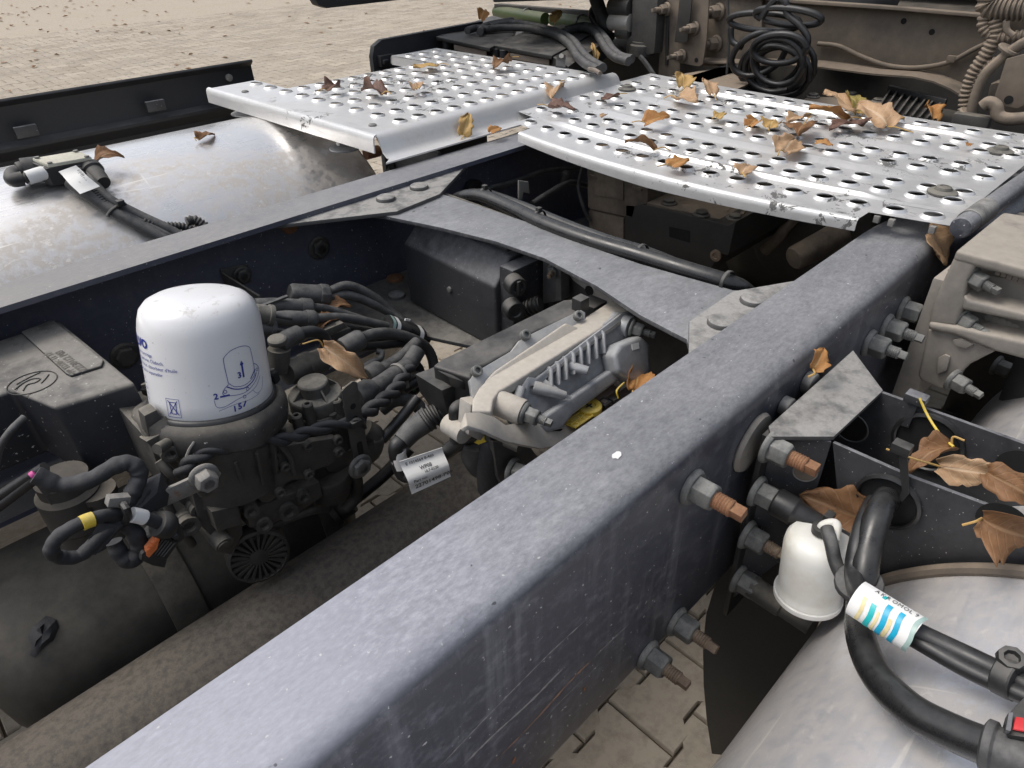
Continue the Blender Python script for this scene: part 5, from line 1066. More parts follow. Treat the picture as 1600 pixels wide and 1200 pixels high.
webhole(1330, 668, .017, x2-.0002); q = P(1330, 668, x=x2-.001); part(TB, 'hole_rim', G().lathe([(.017, 0), (.0183, .0007), (.019, 0)], q, (-1, 0, 0), n=30, c0=False, c1=False), M['nut'])
webhole(1450, 690, .030, x2-.0002, rim=True); webhole(1595, 735, .022, x2-.0002)
for py, px, k in ((697, 1198, 0), (766, 1180, 1), (834, 1165, 2), (902, 1152, 3)):
    q = P(px, py, y=yf-.0004)
    if k in (0, 2): nut(TB, q, (0, -1, 0), STUDR if k == 0 else STUD, .95, .2+k)
    elif k == 1:
        o = put(NUT, 'flange_nut', TB, q, (0, -1, 0), .4, .95); d = V((.06, -.072, -.006)); b = q+V((0, -.022, 0)); L = d.length
        part(TB, 'sleeve', G().lathe([(.0135, 0), (.0150, .002), (.0150, .022), (.0135, .024), (.0125, .026), (.0105, L*.62), (.0085, L*.64), (.0080, L), (.004, L)], b, V((.03, -1, -.06)), 22), M['rubc'], bev=.0005)
    else:
        o = put(NUT, 'flange_nut', TB, q, (0, -1, 0), .7, 1.0)
        part(TB, 'spacer', G().lathe([(.012, 0), (.0135, .003), (.0135, .040), (.0115, .042), (.0115, .075)], q+V((0, -.016, 0)), V((.05, -1, -.1)), 22), M['cast'])
part(TB, 'weld_washer', G().lathe([(.030, 0), (.031, .002), (.029, .006), (.02, .007)], P(1172, 690, y=-.4255), (0, -1, 0), 30, mod=lambda t, r, h: 1+.12*cos(2*t)), M['iron'])
for px, py, r in ((1222, 632, .011), (1258, 596, .013)): part(TB, 'weld_nut', G().lathe([(r, 0), (r, .010), (r*.7, .012)], P(px, py, y=-.4255), (0, -1, 0), 20), M['gus'], bev=.001)
# ------------------------------------------------------------------ white breather reservoir
rb, rt_ = P(1261, 933, x=-.128), P(1283, 834, x=-.125)
RA = (rt_-rb)
RS = thing('breather_reservoir', 'translucent white plastic breather cup hanging from the tank bracket', 'reservoir', rb)
# size follows its width in the photograph at this distance
dep = -(ROTI @ (rb-CAM_P)).z; rr_ = 52/CAM_F*dep*.93; Lr = RA.length
RAx = RA.normalized()
part(RS, 'cup', G().lathe([(rr_*.62, -.002), (rr_*.98, 0), (rr_, .003), (rr_, Lr*.10), (rr_*1.0, Lr*.13), (rr_*.95, Lr*.17), (rr_*.96, Lr*.22), (rr_*1.0, Lr*.62), (rr_*1.01, Lr*.80), (rr_*.97, Lr*.90), (rr_*.84, Lr*.97), (rr_*.5, Lr), (.001, Lr*1.01)], rb, RAx, 56), M['reservoir'], ang=50)
part(RS, 'base_rim', G().lathe([(rr_*1.0, Lr*.02), (rr_*1.05, Lr*.03), (rr_*1.05, Lr*.09), (rr_*1.0, Lr*.10)], rb, RAx, 56, False, False), M['reservoir'])
part(RS, 'drain', G().cyl(rb+RAx*.001, rb-RAx*.016, .008, .007, 18).cyl(rb-RAx*.016, rb-RAx*.022, .0045), M['blk'], bev=.001)
part(RS, 'spout', G().tube([rt_-RAx*.004, rt_+RAx*.010, rt_+RAx*.016+V((.004, -.010, 0)), P(1304, 846, x=-.14)], .0045, 14), M['reservoir'])
part(RS, 'clip', G().lathe([(.0095, 0), (.0095, .007)], rt_+RAx*.002, RAx, 18), M['blk'])
part(RS, 'clip', G().box(rt_+RAx*.012+V((.012, 0, .002)), (.012, .008, .006)), M['blk'], bev=.001)
BHo = thing('breather_hose', 'slim black hose from the reservoir spout down to the tie', 'hose', P(1310, 880, x=-.14))
part(BHo, 'hose', G().tube([P(1292, 826, x=-.135), P(1299, 850, x=-.148), P(1306, 880, x=-.155), P(1320, 908, x=-.16), P(1336, 928, x=-.17)], .0062, 14), M['rub'])
# ------------------------------------------------------------------ black hoses over the near tank
KH = thing('tank_hose', 'thick black hose curving from the bracket grommet to the lower right corner', 'hose', PT(1350, 1000))
def PY(l): return [P(a, b, x=float(y[1:])) if isinstance(y, str) else PT(a, b, y) for a, b, y in l]
part(KH, 'hose', G().tube(PY([(1396, 765, 'x-.04'), (1376, 795, 'x-.105'), (1358, 850, 'x-.14'), (1349, 905, 'x-.165'), (1344, 950, 'x-.175'), (1346, 1000, .030), (1372, 1058, .030), (1425, 1110, .030), (1490, 1145, .030), (1545, 1168, .032)]), .0118, 18), M['pipe'])
part(KH, 'end_collar', G().lathe([(.0135, 0), (.0165, .0015), (.0165, .006), (.0142, .0075), (.0138, .09)], PT(1535, 1163, .032), PT(1640, 1205, .03)-PT(1535, 1163, .032), 26), M['rub'], bev=.0004)
K2 = thing('tank_hose', 'pair of black hoses from the striped label to the right edge', 'hose', PT(1500, 1030))
part(K2, 'hose', G().tube(PY([(1372, 770, 'x-.04'), (1354, 805, 'x-.11'), (1340, 850, 'x-.145'), (1334, 900, 'x-.17'), (1350, 942, .068), (1395, 968, .058), (1440, 992, .044), (1520, 1030, .03), (1620, 1078, .025)]), .0078, 16), M['rubc'])
part(K2, 'hose', G().tube(PY([(1348, 950, .060), (1392, 978, .052), (1430, 1000, .042), (1515, 1048, .028), (1620, 1096, .023)]), .0062, 14), M['rubc'])
part(K2, 'cable_tie', G().lathe([(.019, -.0035), (.020, -.002), (.020, .002), (.019, .0035)], P(1342, 912, x=-.170), (-.25, .1, 1), 20), M['rub'])
tq = PT(1576, 1060, .026); td = (PT(1620, 1082, .026)-PT(1520, 1034, .03)).normalized()
part(K2, 'clamp_tie', G().lathe([(.0122, -.006), (.0132, -.005), (.0132, .005), (.0122, .006)], tq, td, 20, mod=lambda t, r, h: 1+.25*abs(sin(t))), M['blk'])
part(K2, 'tie_head', G().lathe([(.0085, 0), (.0095, .003), (.0085, .009), (.005, .009), (.0045, .005)], PT(1578, 1036, .036), (-.25, .1, 1), 8), M['blk'], bev=.0008)
LBL = thing('hose_label', 'white label with wavy turquoise, blue and cream stripes around the paired hoses', 'label', PT(1385, 965))
la, lb = PT(1338, 934, .074), PT(1434, 994, .048); ld = (lb-la); LL = ld.length; u_, v_, a_ = frame(ld); rl = .0150
tocam = (CAM_P-la); tocam = (tocam-a_*tocam.dot(a_)).normalized(); side = a_.cross(tocam)
def LF(s, t, lift=0):  # s along 0..1, t around -1..1
    an = t*1.35; return la+a_*(s*LL)+(tocam*cos(an)*.85+side*sin(an))*(rl+lift)-tocam*.001
g = G().sheet(lambda s, t: LF(s, t), [i/14 for i in range(15)], [-1+i/8 for i in range(17)]); part(LBL, 'wrap', g, M['label'])
def stripe(s0, s1, t0, t1, m, amp=.018):
    g = G().sheet(lambda k, t: LF((s0 if k == 0 else s1)+amp*sin(t*5), t, .0004), [0, 1], [t0+(t1-t0)*i/14 for i in range(15)]); part(LBL, 'stripe', g, M[m])
sg = 1 if (ROTI @ (LF(.5, 1)-CAM_P)).y < (ROTI @ (LF(.5, -1)-CAM_P)).y else -1
for s0, s1, t0, t1, m in ((.16, .22, -.2, .9, 'cream'), (.30, .385, -.15, 1, 'teal'), (.42, .46, 0, 1, 'cream'), (.50, .585, -.45, 1, 'cyan'), (.60, .66, .0, 1, 'cream'), (.70, .78, -.45, 1, 'cyan'), (.36, .42, -.75, -.55, 'teal'), (.93, 1.0, -1, 1, 'mint')): stripe(s0, s1, sg*t0, sg*t1, m)
for i, ch in enumerate('AKROMOL9'):
    text_on(LBL, ch, .0048, lambda u, v: LF(.22+.09*i+u/LL, sg*(-.62+v/rl), .0005), tocam, M['ink'], lift=.0002)
RCx = thing('red_clip_connector', 'dark connector with red locking clip at the lower right edge', 'connector', PT(1590, 1130))
part(RCx, 'body', G().prism(PY([(1570, 1120, .05), (1600, 1088, .05), (1650, 1100, .05), (1650, 1160, .05), (1575, 1148, .05)]), (.006, -.003, -.02)), M['blk'], bev=.002)
part(RCx, 'lock', G().prism(PY([(1585, 1122, .0515), (1640, 1130, .0515), (1640, 1152, .0515), (1581, 1141, .0515)]), (0, 0, .002)), M['red'], bev=.0008)
part(RCx, 'side_tab', G().prism(PY([(1572, 1118, .051), (1580, 1118, .051), (1576, 1148, .051), (1567, 1146, .051)]), (0, 0, .004)), M['mod'], bev=.0008)
# upright tie on the first web with the leaf stalk through it
ZT = thing('cable_tie', 'black cable tie strap with square head on the bracket edge', 'cable tie', P(1412, 740, x=xw))
part(ZT, 'strap', G().prism([P(a, b, x=xw-.006) for a, b in ((1404, 705), (1418, 705), (1422, 770), (1410, 783), (1404, 780), (1410, 765))], (-.0015, 0, 0)), M['blk'], bev=.0004)
part(ZT, 'head', G().box(P(1409, 700, x=xw-.004), (.012, .016, .010)), M['blk'], bev=.0012)
TI = solo('cable_tie', 'small grey cable tie head with yellow stalk on the second bracket web', 'cable tie', G().box(P(1432, 622, x=x2-.002), (.014, .02, .009)).prism([P(a, b, x=x2-.004) for a, b in ((1424, 628), (1436, 630), (1420, 668), (1408, 664))], (-.0015, 0, 0)), M['mod'], bev=.001)
# ------------------------------------------------------------------ beige cast bracket at right
IC = thing('cast_bracket', 'beige grey cast iron bracket with bolt pockets at the right edge', 'bracket', (.5, -.5, -.3))
ys = -.478
def Q(px, py, y): return P(px, py, y=y)
body = [(1506, 336), (1490, 385), (1466, 420), (1455, 460), (1448, 500), (1436, 590), (1452, 602), (1640, 618)]
# the block is built from its profile in the x-z plane and reaches outward
xa, xb = .205, .80
prof_o = [V((.262, 0, .055)), V((.30, 0, .062)), V((xb, 0, .062)), V((xb, 0, -.20)), V((.30, 0, -.20)), V((.262, 0, -.165)), V((.225, 0, -.02))]
def ICp(px, py, x): return P(px, py, x=x)
tpz = .035
TA, TB_, TC_, TD_ = P(1567, 331, z=tpz), P(1494, 391, z=tpz), P(1660, 434, z=tpz), P(1660, 345, z=tpz)
xf_ = TB_.x
def fq(px, py, dx=0): return P(px, py, x=xf_+dx)
f = lambda pts, dx=0: [fq(a, b, dx) for a, b in pts]
DX = (.05, 0, 0)
part(IC, 'top_block', G().prism([TA, TB_, TC_, TD_], (0, 0, -.014)), M['iron'], bev=.005, seg=3)
part(IC, 'side_column', G().prism(f([(1494, 394), (1526, 412), (1512, 438), (1506, 464), (1513, 476), (1503, 484), (1493, 510), (1450, 506), (1456, 480), (1470, 445)], .001), DX), M['iron'], bev=.005, seg=3)
part(IC, 'top_rail', G().prism(f([(1498, 398), (1660, 438), (1660, 448), (1522, 417)], .002), DX), M['iron'], bev=.003, seg=2)
part(IC, 'middle_rib', G().prism(f([(1505, 462), (1516, 470), (1660, 503), (1660, 516), (1502, 484)], -.002), DX), M['iron'], bev=.005, seg=3)
part(IC, 'lower_rib', G().prism(f([(1449, 504), (1494, 511), (1600, 534), (1660, 548), (1660, 576), (1600, 562), (1556, 550), (1492, 524), (1450, 516)], -.004), DX), M['iron'], bev=.006, seg=3)
part(IC, 'back_wall', G().prism(f([(1480, 420), (1660, 450), (1660, 560), (1480, 520)], .036), (.02, 0, 0)), M['iron'], bev=.002)
part(IC, 'lower_lug', G().prism(f([(1450, 514), (1492, 522), (1556, 549), (1516, 569), (1494, 590), (1486, 606), (1472, 610), (1440, 596), (1434, 588)], .004), DX), M['iron'], bev=.006, seg=3)
part(IC, 'lug_recess', G().prism(f([(1467, 558), (1478, 552), (1486, 556), (1480, 578), (1464, 584)], .0035), (-.004, 0, 0)), M['iron'], bev=.0015)
part(IC, 'lug_recess', G().prism(f([(1490, 530), (1504, 527), (1522, 537), (1510, 543), (1495, 540)], .0035), (-.004, 0, 0)), M['iron'], bev=.0015)
for k in range(5): part(IC, 'cast_mark', G().box(fq(1560+9*k, 424+3.2*k, .034), (.003, .006, .010)), M['iron'], bev=.001)
for k in range(5): part(IC, 'cast_mark', G().lathe([(.005, 0), (.006, .001), (.004, .002)], fq(1545+10*k, 496+4*k, .034), (-1, 0, 0), 10), M['iron'])
for px, py in ((1516, 432), (1500, 497)): nut(IC, fq(px, py, .016), (-.35, -1, -.1), STUDG, .80, .2)
nut(IC, fq(1487, 592, .0), (-.3, -1, -.05), STUDG, .85, .6)
part(IC, 'rail_foot', G().prism([V((.30, -.452, -.01)), V((.60, -.47, -.0)), V((.60, -.47, -.20)), V((.30, -.452, -.20))], (0, -.03, 0)), M['iron'], bev=.004)
RT = thing('round_tube', 'black round tube lying along the outer top of the near rail with pale sleeve', 'tube', (.6, -.44, 0))
a, b = P(1500, 357, y=-.446), P(1605, 281, y=-.452); dd = (b-a).normalized()
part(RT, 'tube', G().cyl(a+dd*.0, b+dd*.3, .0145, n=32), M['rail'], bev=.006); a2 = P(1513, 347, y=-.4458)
part(RT, 'sleeve', G().cyl(a2, a2+dd*.075, .0162, n=32), M['gus'], bev=.001)
# dark round bodies behind the bracket at the right edge
WD = thing('air_bellows', 'dark grey rounded body behind the cast bracket at the right edge', 'air spring', (.6, -.68, -.4))
part(WD, 'body', G().lathe([(.02, -.30), (.10, -.28), (.125, -.22), (.13, -.1), (.12, -.05), (.08, -.03), (.01, -.025)], (.44, -.69, -.04), (.05, 0, 1), 48), M['gusl'], ang=60)
WP = thing('mudguard', 'pale grey curved guard at the right edge above the bracket arm', 'mudguard', (.3, -.72, -.1))
g = G(); g.sheet(lambda u, a: V((.22+u, -.80+.14*cos(a)*1.0, -.14+.10*sin(a))), [0, .1, .2], [R(20+8*i) for i in range(13)]); part(WP, 'sheet', g, M['gus'], merge=1e-5, solid=.004)
FX = thing('frame_underparts', 'dark bolted suspension parts in the gap below the cast bracket', 'suspension', (.4, -.5, -.5))
part(FX, 'dark_panel', G().prism([V((.60, -.475, -.12)), V((.60, -1.0, -.12)), V((.60, -1.0, -.85)), V((.60, -.475, -.85))], (.3, 0, 0)), M['geard'], bev=.01)
part(FX, 'plate', G().prism([P(a, b, y=-.5) for a, b in ((1455, 640), (1540, 655), (1560, 720), (1440, 700))], (0, .02, 0)), M['geard'], bev=.002)
for px, py in ((1555, 570), (1560, 600)): nut(FX, P(px, py, y=-.53), (-.2, -1, 0), STUD, .9)
# ------------------------------------------------------------------ gearbox seen between crossmember and walkway
GB = thing('gearbox', 'grimy brown gearbox control housing under the walkway plate', 'gearbox', (.62, .1, -.5))
def PX(l, x): return [P(a, b, x=x) for a, b in l]
gx = .44
# block 1 (tall left part) and block 2 (long low part), faces turned to the rear
part(GB, 'upper_housing', G().prism(PX([(916, 230), (1012, 250), (1012, 318), (994, 324), (990, 342), (918, 326)], gx), (.25, 0, 0)), M['gear'], bev=.004)
part(GB, 'side_cover', G().prism(PX([(919, 328), (974, 341), (974, 400), (922, 385)], gx+.004), (.25, 0, 0)), M['gear'], bev=.003)
part(GB, 'main_housing', G().prism(PX([(976, 318), (1012, 320), (1138, 352), (1150, 346), (1138, 400), (1122, 396), (1110, 424), (976, 400)], gx), (.30, 0, 0)), M['geard'], bev=.004)
top = [P(a, b, z=P(1060, 335, x=gx).z) for a, b in ((1010, 321), (1142, 352), (1200, 330), (1060, 290))]
part(GB, 'top_deck', G().prism(top, (0, 0, .006)), M['gear'], bev=.002)
for px, py in ((1045, 318), (1096, 336), (972, 268), (1148, 342)): q = P(px, py, z=P(1060, 335, x=gx).z+.006); put(HEADD, 'bolt_head', GB, q, (0, 0, 1), rnd.random(), 1.0)
for px, py in ((928, 276), (996, 294)): part(GB, 'moulded_bar', G().box(P(px, py, x=gx-.001), (.006, .022, .006)), M['gear'], bev=.001)
part(GB, 'raised_plate', G().prism(PX([(930, 262), (975, 272), (975, 312), (930, 304)], gx-.0005), (-.003, 0, 0)), M['gear'], bev=.001)
part(GB, 'pocket', G().prism(PX([(1046, 354), (1078, 361), (1078, 379), (1046, 370)], gx-.0004), (-.0006, 0, 0)), M['hole'])
part(GB, 'plug_screw', G().lathe([(.011, 0), (.011, .003), (.006, .004), (.005, .001), (.001, .001)], P(1119, 399, x=gx-.0004), (-1, 0, 0), 24), M['rust2'])
for k in range(3): part(GB, 'cast_rib', G().prism([P(1118+24*k, 318+5*k, x=.56), P(1124+24*k, 318+5*k, x=.56), P(1112+24*k, 334+5*k, x=.5), P(1106+24*k, 333+5*k, x=.5)], (0, 0, .012)), M['gear'], bev=.001)
part(GB, 'breather_wire', G().tube([P(912, 255, x=.43), P(904, 290, x=.43), P(912, 325, x=.43), P(922, 345, x=.44)], .0035, 8), M['rub'])
BC = thing('transmission_rear', 'blurred brown rear transmission casing with round stub in the dark gap', 'gearbox', (.8, -.15, -.5))
hx = .62
part(BC, 'casing', G().lathe([(.02, -.02), (.10, -.015), (.16, .02), (.19, .09), (.20, .2)], P(1225, 372, x=.72), (1, .1, .0), 40), M['geard'], ang=60)
part(BC, 'stub', G().lathe([(.001, -.002), (.020, -.001), (.023, .004), (.024, .03), (.028, .11)], P(1240, 404, x=.56), (.9, -.35, .25), 26), M['gear'], bev=.001)
part(BC, 'ridge', G().tube([P(1195, 392, x=.66), P(1215, 372, x=.66), P(1232, 350, x=.68), P(1262, 322, x=.7)], .012, 10), M['gear'])
part(BC, 'flange', G().lathe([(.11, 0), (.12, .004), (.12, .02), (.09, .024)], P(1265, 375, x=.70), (1, .05, 0), 36, mod=lambda t, r, h: 1+.06*max(0, cos(5*t))), M['geard'])
# brake pipes along the far rail in the dark
PI = thing('brake_pipes', 'thin dark pipes and clips in the shadow along the far rail', 'pipe', (.5, .35, -.15))
part(PI, 'pipe', G().tube([P(745, 300, y=.38), P(800, 285, y=.38), P(850, 268, y=.37), P(905, 262, y=.36)], .006, 10), M['rub']); part(PI, 'pipe', G().tube([P(832, 318, y=.30), P(860, 300, y=.30), P(890, 285, y=.30), P(918, 290, y=.3)], .006, 10), M['rub'])
part(PI, 'connector', G().lathe([(.008, 0), (.011, .006), (.011, .02), (.006, .026)], P(880, 285, y=.33), (.3, -.2, 1), 16), M['castd']); part(PI, 'clip', G().prism([P(a, b, y=.28) for a, b in ((811, 282), (826, 284), (828, 303), (818, 300), (816, 312), (811, 311))], (0, .004, 0)), M['zinc'], bev=.001)
part(PI, 'grommet', G().lathe([(.022, 0), (.022, .01), (.012, .012)], P(738, 296, y=.41), (0, -1, 0), 24), M['rubc'])
# ------------------------------------------------------------------ what stands behind the walkway, below the cab
CBm = thing('cab_crossbeam', 'brown dusty pressed crossbeam spanning behind the walkway at the top', 'crossbeam', (1.3, 0, 0))
bx = 1.27
web = [(1100, -14), (1240, 2), (1400, 13), (1537, 26), (1545, 80), (1512, 140), (1496, 134), (1470, 124), (1440, 117), (1380, 112), (1290, 100), (1100, 92)]
part(CBm, 'web', G().prism(PX(web, bx), (.006, 0, 0)), M['beam'], bev=.001)
part(CBm, 'top_lip', G().prism(PX([(1100, -16), (1240, 0), (1400, 11), (1540, 23), (1540, 28), (1400, 16), (1240, 5), (1100, -11)], bx-.030), (.030, 0, 0)), M['beam'], bev=.001)
lo = [(1100, 90), (1290, 97), (1380, 108), (1440, 112), (1472, 119), (1498, 130), (1514, 140)]
g = G(); a = g.vs(PX(lo, bx)); b = g.vs([p+V((-.055, 0, -.006)) for p in PX(lo, bx)])
for i in range(len(a)-1): g.f([a[i], a[i+1], b[i+1], b[i]])
part(CBm, 'lower_flange', g, M['beam'], solid=.004)
for px, py in ((1412, 33), (1456, 50)): part(CBm, 'hole', G().lathe([(.0065, 0), (.0065, .0006)], P(px, py, x=bx-.0005), (-1, 0, 0), 20), M['hole'])
part(CBm, 'cable', G().tube(PX([(1278, 68, ), (1310, 72), (1345, 88), (1385, 102), (1430, 106), (1480, 98), (1520, 78), (1545, 66)], bx-.012), .0055, 10), M['beam'])
part(CBm, 'cable_clip', G().box(P(1487, 92, x=bx-.012), (.012, .018, .014)), M['beam'], bev=.002)
DKP = thing('mounting_plate', 'dark vertical plate with big bolts left of the coiled cable', 'plate', (1.24, .55, 0))
part(DKP, 'plate', G().prism(PX([(1098, -12), (1190, -10), (1190, 96), (1150, 102), (1098, 104)], 1.255), (.012, 0, 0)), M['gear'], bev=.002)
for px, py in ((1124, 18), (1120, 68)): nut(DKP, P(px, py, x=1.2545), (-1, .35, 0), STUDB, 1.2, me=NUTB)
part(DKP, 'lower_tray', G().prism([P(a, b, z=.0) for a, b in ((1050, 118), (1135, 104), (1200, 118), (1130, 148))], (0, 0, -.006)), M['gear'], bev=.001)
part(DKP, 'cable', G().tube(PX([(1137, -5), (1138, 40), (1138, 80), (1134, 138)], 1.2), .0035, 8), M['rub'])
LP = thing('bolted_bracket', 'brown upright bracket plate with four nuts and hanging strap', 'bracket', (1.2, .6, 0))
part(LP, 'plate', G().prism(PX([(1062, -10), (1108, -8), (1104, 60), (1098, 100), (1092, 104), (1058, 98)], 1.19), (.006, 0, 0)), M['beam'], bev=.0015)
part(LP, 'post', G().prism(PX([(1036, -10), (1066, -10), (1062, 124), (1028, 121)], 1.20), (.03, 0, 0)), M['gear'], bev=.002)
part(LP, 'slot_edge', G().prism(PX([(1042, 25), (1046, 25), (1044, 102), (1040, 102)], 1.1985), (-.004, 0, 0)), M['geard'], bev=.0005)
for px, py in ((1042, 14), (1086, 44), (1066, 87), (1088, 94)):
    if py != 94: nut(LP, P(px, py, x=1.1895), (-1, .3, 0), STUDB, .95, me=NUTB)
    else: part(LP, 'hole', G().lathe([(.006, 0), (.006, .0006)], P(px, py, x=1.1895), (-1, 0, 0), 16), M['hole'])
part(LP, 'strap', G().prism(PX([(1062, -10), (1082, -10), (1074, 66), (1068, 68), (1053, 66), (1058, 30)], 1.17), (.006, 0, 0)), M['geard'], bev=.003)
AV = thing('air_valve', 'grey dusty air valve block with two round ports behind the walkway', 'valve', (1.2, .75, .03))
part(AV, 'body', G().prism(PX([(988, -10), (1028, -8), (1024, 60), (1022, 84), (1002, 88), (978, 84), (978, 62), (986, 56)], 1.16), (.06, 0, 0)), M['cast'], bev=.004)
part(AV, 'end_cap', G().lathe([(.036, 0), (.036, .028), (.030, .031), (.030, .037)], P(1002, 86, x=1.18), (0, 0, 1), 32), M['cast'], bev=.001)
for py in (10, 34): part(AV, 'port', G().lathe([(.001, 0), (.020, 0), (.0235, .004), (.0235, .075)], P(954, py, x=1.17), P(988, py+2, x=1.17)-P(954, py, x=1.17), 26), M['bar'] if py > 20 else M['cast'], bev=.001)
part(AV, 'lower_port', G().cyl(P(965, 50, x=1.17), P(985, 52, x=1.17), .017, n=24), M['cast'], bev=.002); part(AV, 'elbow', G().tube(PX([(930, -5), (938, 18), (945, 36), (955, 42)], 1.2), .020, 14), M['rub'])
part(AV, 'dark_lines', G().tube(PX([(930, 10), (925, 25), (940, 45), (958, 58)], 1.22), .012, 10), M['rubc'])
part(AV, 'lead', G().tube(PX([(1000, 88), (1010, 100), (1022, 118)], 1.15), .007, 8), M['rub'])
BT = thing('battery_tray', 'dusty black battery tray with two lids and thick cables behind the step plate', 'battery box', (1.0, 1.0, -.05))
bz = .060
def PZl(l, z): return [P(a, b, z=z) for a, b in l]
part(BT, 'lid', G().prism(PZl([(681, 57), (765, 75), (800, 58), (812, 36), (770, 24), (745, 32)], bz), (0, 0, -.010)), M['blk'], bev=.002); part(BT, 'lid', G().prism(PZl([(768, 70), (862, 87), (905, 64), (930, 48), (880, 38), (822, 48)], bz), (0, 0, -.010)), M['blk'], bev=.002)
part(BT, 'end_wall', G().prism(PZl([(862, 88), (938, 48), (952, 60), (888, 104)], bz-.005), (0, 0, -.05)), M['blk'], bev=.002)
part(BT, 'latch', G().prism(PZl([(868, 82), (886, 86), (884, 104), (868, 102)], bz-.005), (0, 0, -.03)), M['skirt'], bev=.003); part(BT, 'latch_bolt', G().lathe([(.006, 0), (.006, .004)], P(877, 88, z=bz+.0), (-.6, -.6, .4), 12), M['bar'])
part(BT, 'tan_label', G().prism(PZl([(709, 64), (760, 74), (760, 80), (709, 70)], bz-.013), (0, 0, -.014)), M['shelf']); part(BT, 'tan_label', G().prism(PZl([(797, 76), (858, 87), (858, 93), (797, 83)], bz-.013), (0, 0, -.014)), M['shelf'])
for a, b in (((697, 62), (697, 76)), ((775, 76), (777, 90)), ((787, 78), (788, 92))): part(BT, 'post', G().cyl(P(*a, z=bz-.008), P(*a, z=bz-.008)+V((0, 0, -.05)), .012, n=14), M['skirt'])
part(BT, 'base', G().prism(PZl([(680, 66), (862, 99), (890, 106), (960, 66), (800, 40)], bz-.055), (0, 0, -.02)), M['blk'], bev=.002)
for pl in ([(760, 46), (790, 43), (830, 45), (865, 54), (888, 68), (900, 86), (915, 100), (935, 110)], [(765, 42), (800, 36), (840, 42), (872, 50), (896, 64), (908, 80), (922, 94), (942, 106)], [(880, 50), (905, 44), (925, 48), (938, 62), (948, 78), (962, 90), (982, 96)], [(886, 46), (912, 40), (932, 46), (946, 60), (956, 76), (970, 88), (988, 92)], [(730, 48), (745, 44), (765, 46)], [(750, 50), (760, 40), (800, 32)]):
    part(BT, 'cable', G().tube(PZl(pl, bz+.014), .0105, 12), M['rub'])
part(BT, 'copper_end', G().tube(PZl([(920, 108), (930, 110), (938, 115)], bz+.016), .005, 8), M['shelf'])
GP = thing('green_cylinders', 'two dark green steel cylinders in clamps behind the battery tray', 'cylinder', (1.35, 1.2, .05))
part(GP, 'cylinder', G().cyl(P(776, 18, x=1.50), P(852, 30, x=1.42), .022, n=28), M['green'], bev=.002); part(GP, 'cylinder', G().cyl(P(864, 30, x=1.42), P(948, 40, x=1.36), .022, n=28), M['green'], bev=.002)
for t in (.32, .8): q = P(776, 18, x=1.5).lerp(P(948, 40, x=1.36), t); part(GP, 'clamp', G().lathe([(.0235, -.006), (.0255, -.005), (.0255, .005), (.0235, .006)], q, P(948, 40, x=1.36)-P(776, 18, x=1.5), 26, False, False), M['blk'])
part(GP, 'cross_bar', G().prism(PX([(772, 6), (950, 20), (950, 28), (772, 14)], 1.48), (.03, 0, 0)), M['geard'], bev=.002)
UC2 = thing('cab_underside', 'dark underside of the cab over the battery tray at the top edge', 'cab', (1.7, .6, .2))
part(UC2, 'floor', G().prism([P(770, 4, z=.17), P(940, -2, z=.17), V((1.9, .42, .17)), V((3.2, .42, .2)), V((3.2, 1.25, .2)), V((1.75, 1.25, .17))], (0, 0, .05)), M['blk'], bev=.004)
part(UC2, 'back_wall', G().prism([V((1.9, -1.22, .20)), V((1.9, 1.22, .20)), V((1.86, 1.22, 2.7)), V((1.86, -1.22, 2.7))], (1.9, 0, 0)), M['skirt'], bev=.03)
# coiled cable
CC = thing('coiled_cable', 'black coiled electric cable hanging in loops behind the walkway', 'cable', P(1210, 150, x=1.1))
cx = 1.10; pts = []
def lp(px, py, ra, rb, t0, t1, rot=0, dx=0, n_=10):
    out = []
    for i in range(n_+1):
        t = t0+(t1-t0)*i/n_; u, v = ra*cos(t), rb*sin(t); out.append(P(px+u*cos(rot)-v*sin(rot), py+u*sin(rot)+v*cos(rot), x=cx+dx+.012*sin(t*1.0)))
    return out
loops = [(1195, 34, 56, 14, 0, 6.4, .05, .02), (1232, 26, 52, 13, 2.5, 8.6, .1, -.03), (1218, 76, 42, 23, 0, 6.3, -.05, -.05), (1186, 84, 46, 30, .5, 6.6, -.5, 0), (1216, 96, 40, 36, 0, 6.3, .2, -.04), (1210, 108, 46, 36, 1, 7.2, .1, .01), (1222, 112, 44, 38, 0, 6.3, .3, .03), (1212, 104, 40, 44, 0, 6.3, .2, .05), (1228, 100, 46, 42, 0, 6.3, .3, .07), (1204, 100, 50, 34, 0, 6.3, -.4, .045)]
for k, a in enumerate(loops): part(CC, 'loop', G().tube(lp(*a), .0075, 12, 3), M['rubc'])
part(CC, 'lead', G().tube(PX([(1190, 28), (1200, 12), (1215, -2), (1228, 4), (1230, 22), (1250, 40), (1262, 60), (1258, 84)], cx-.04), .0075, 12), M['rubc'])
part(CC, 'lead', G().tube(PX([(1142, 44), (1144, 64), (1160, 74)], cx), .0075, 10), M['rubc']); part(CC, 'end_sleeve', G().cyl(P(1212, 152, x=1.1), P(1210, 175, x=1.1), .024, n=20), M['rubc'], bev=.003)
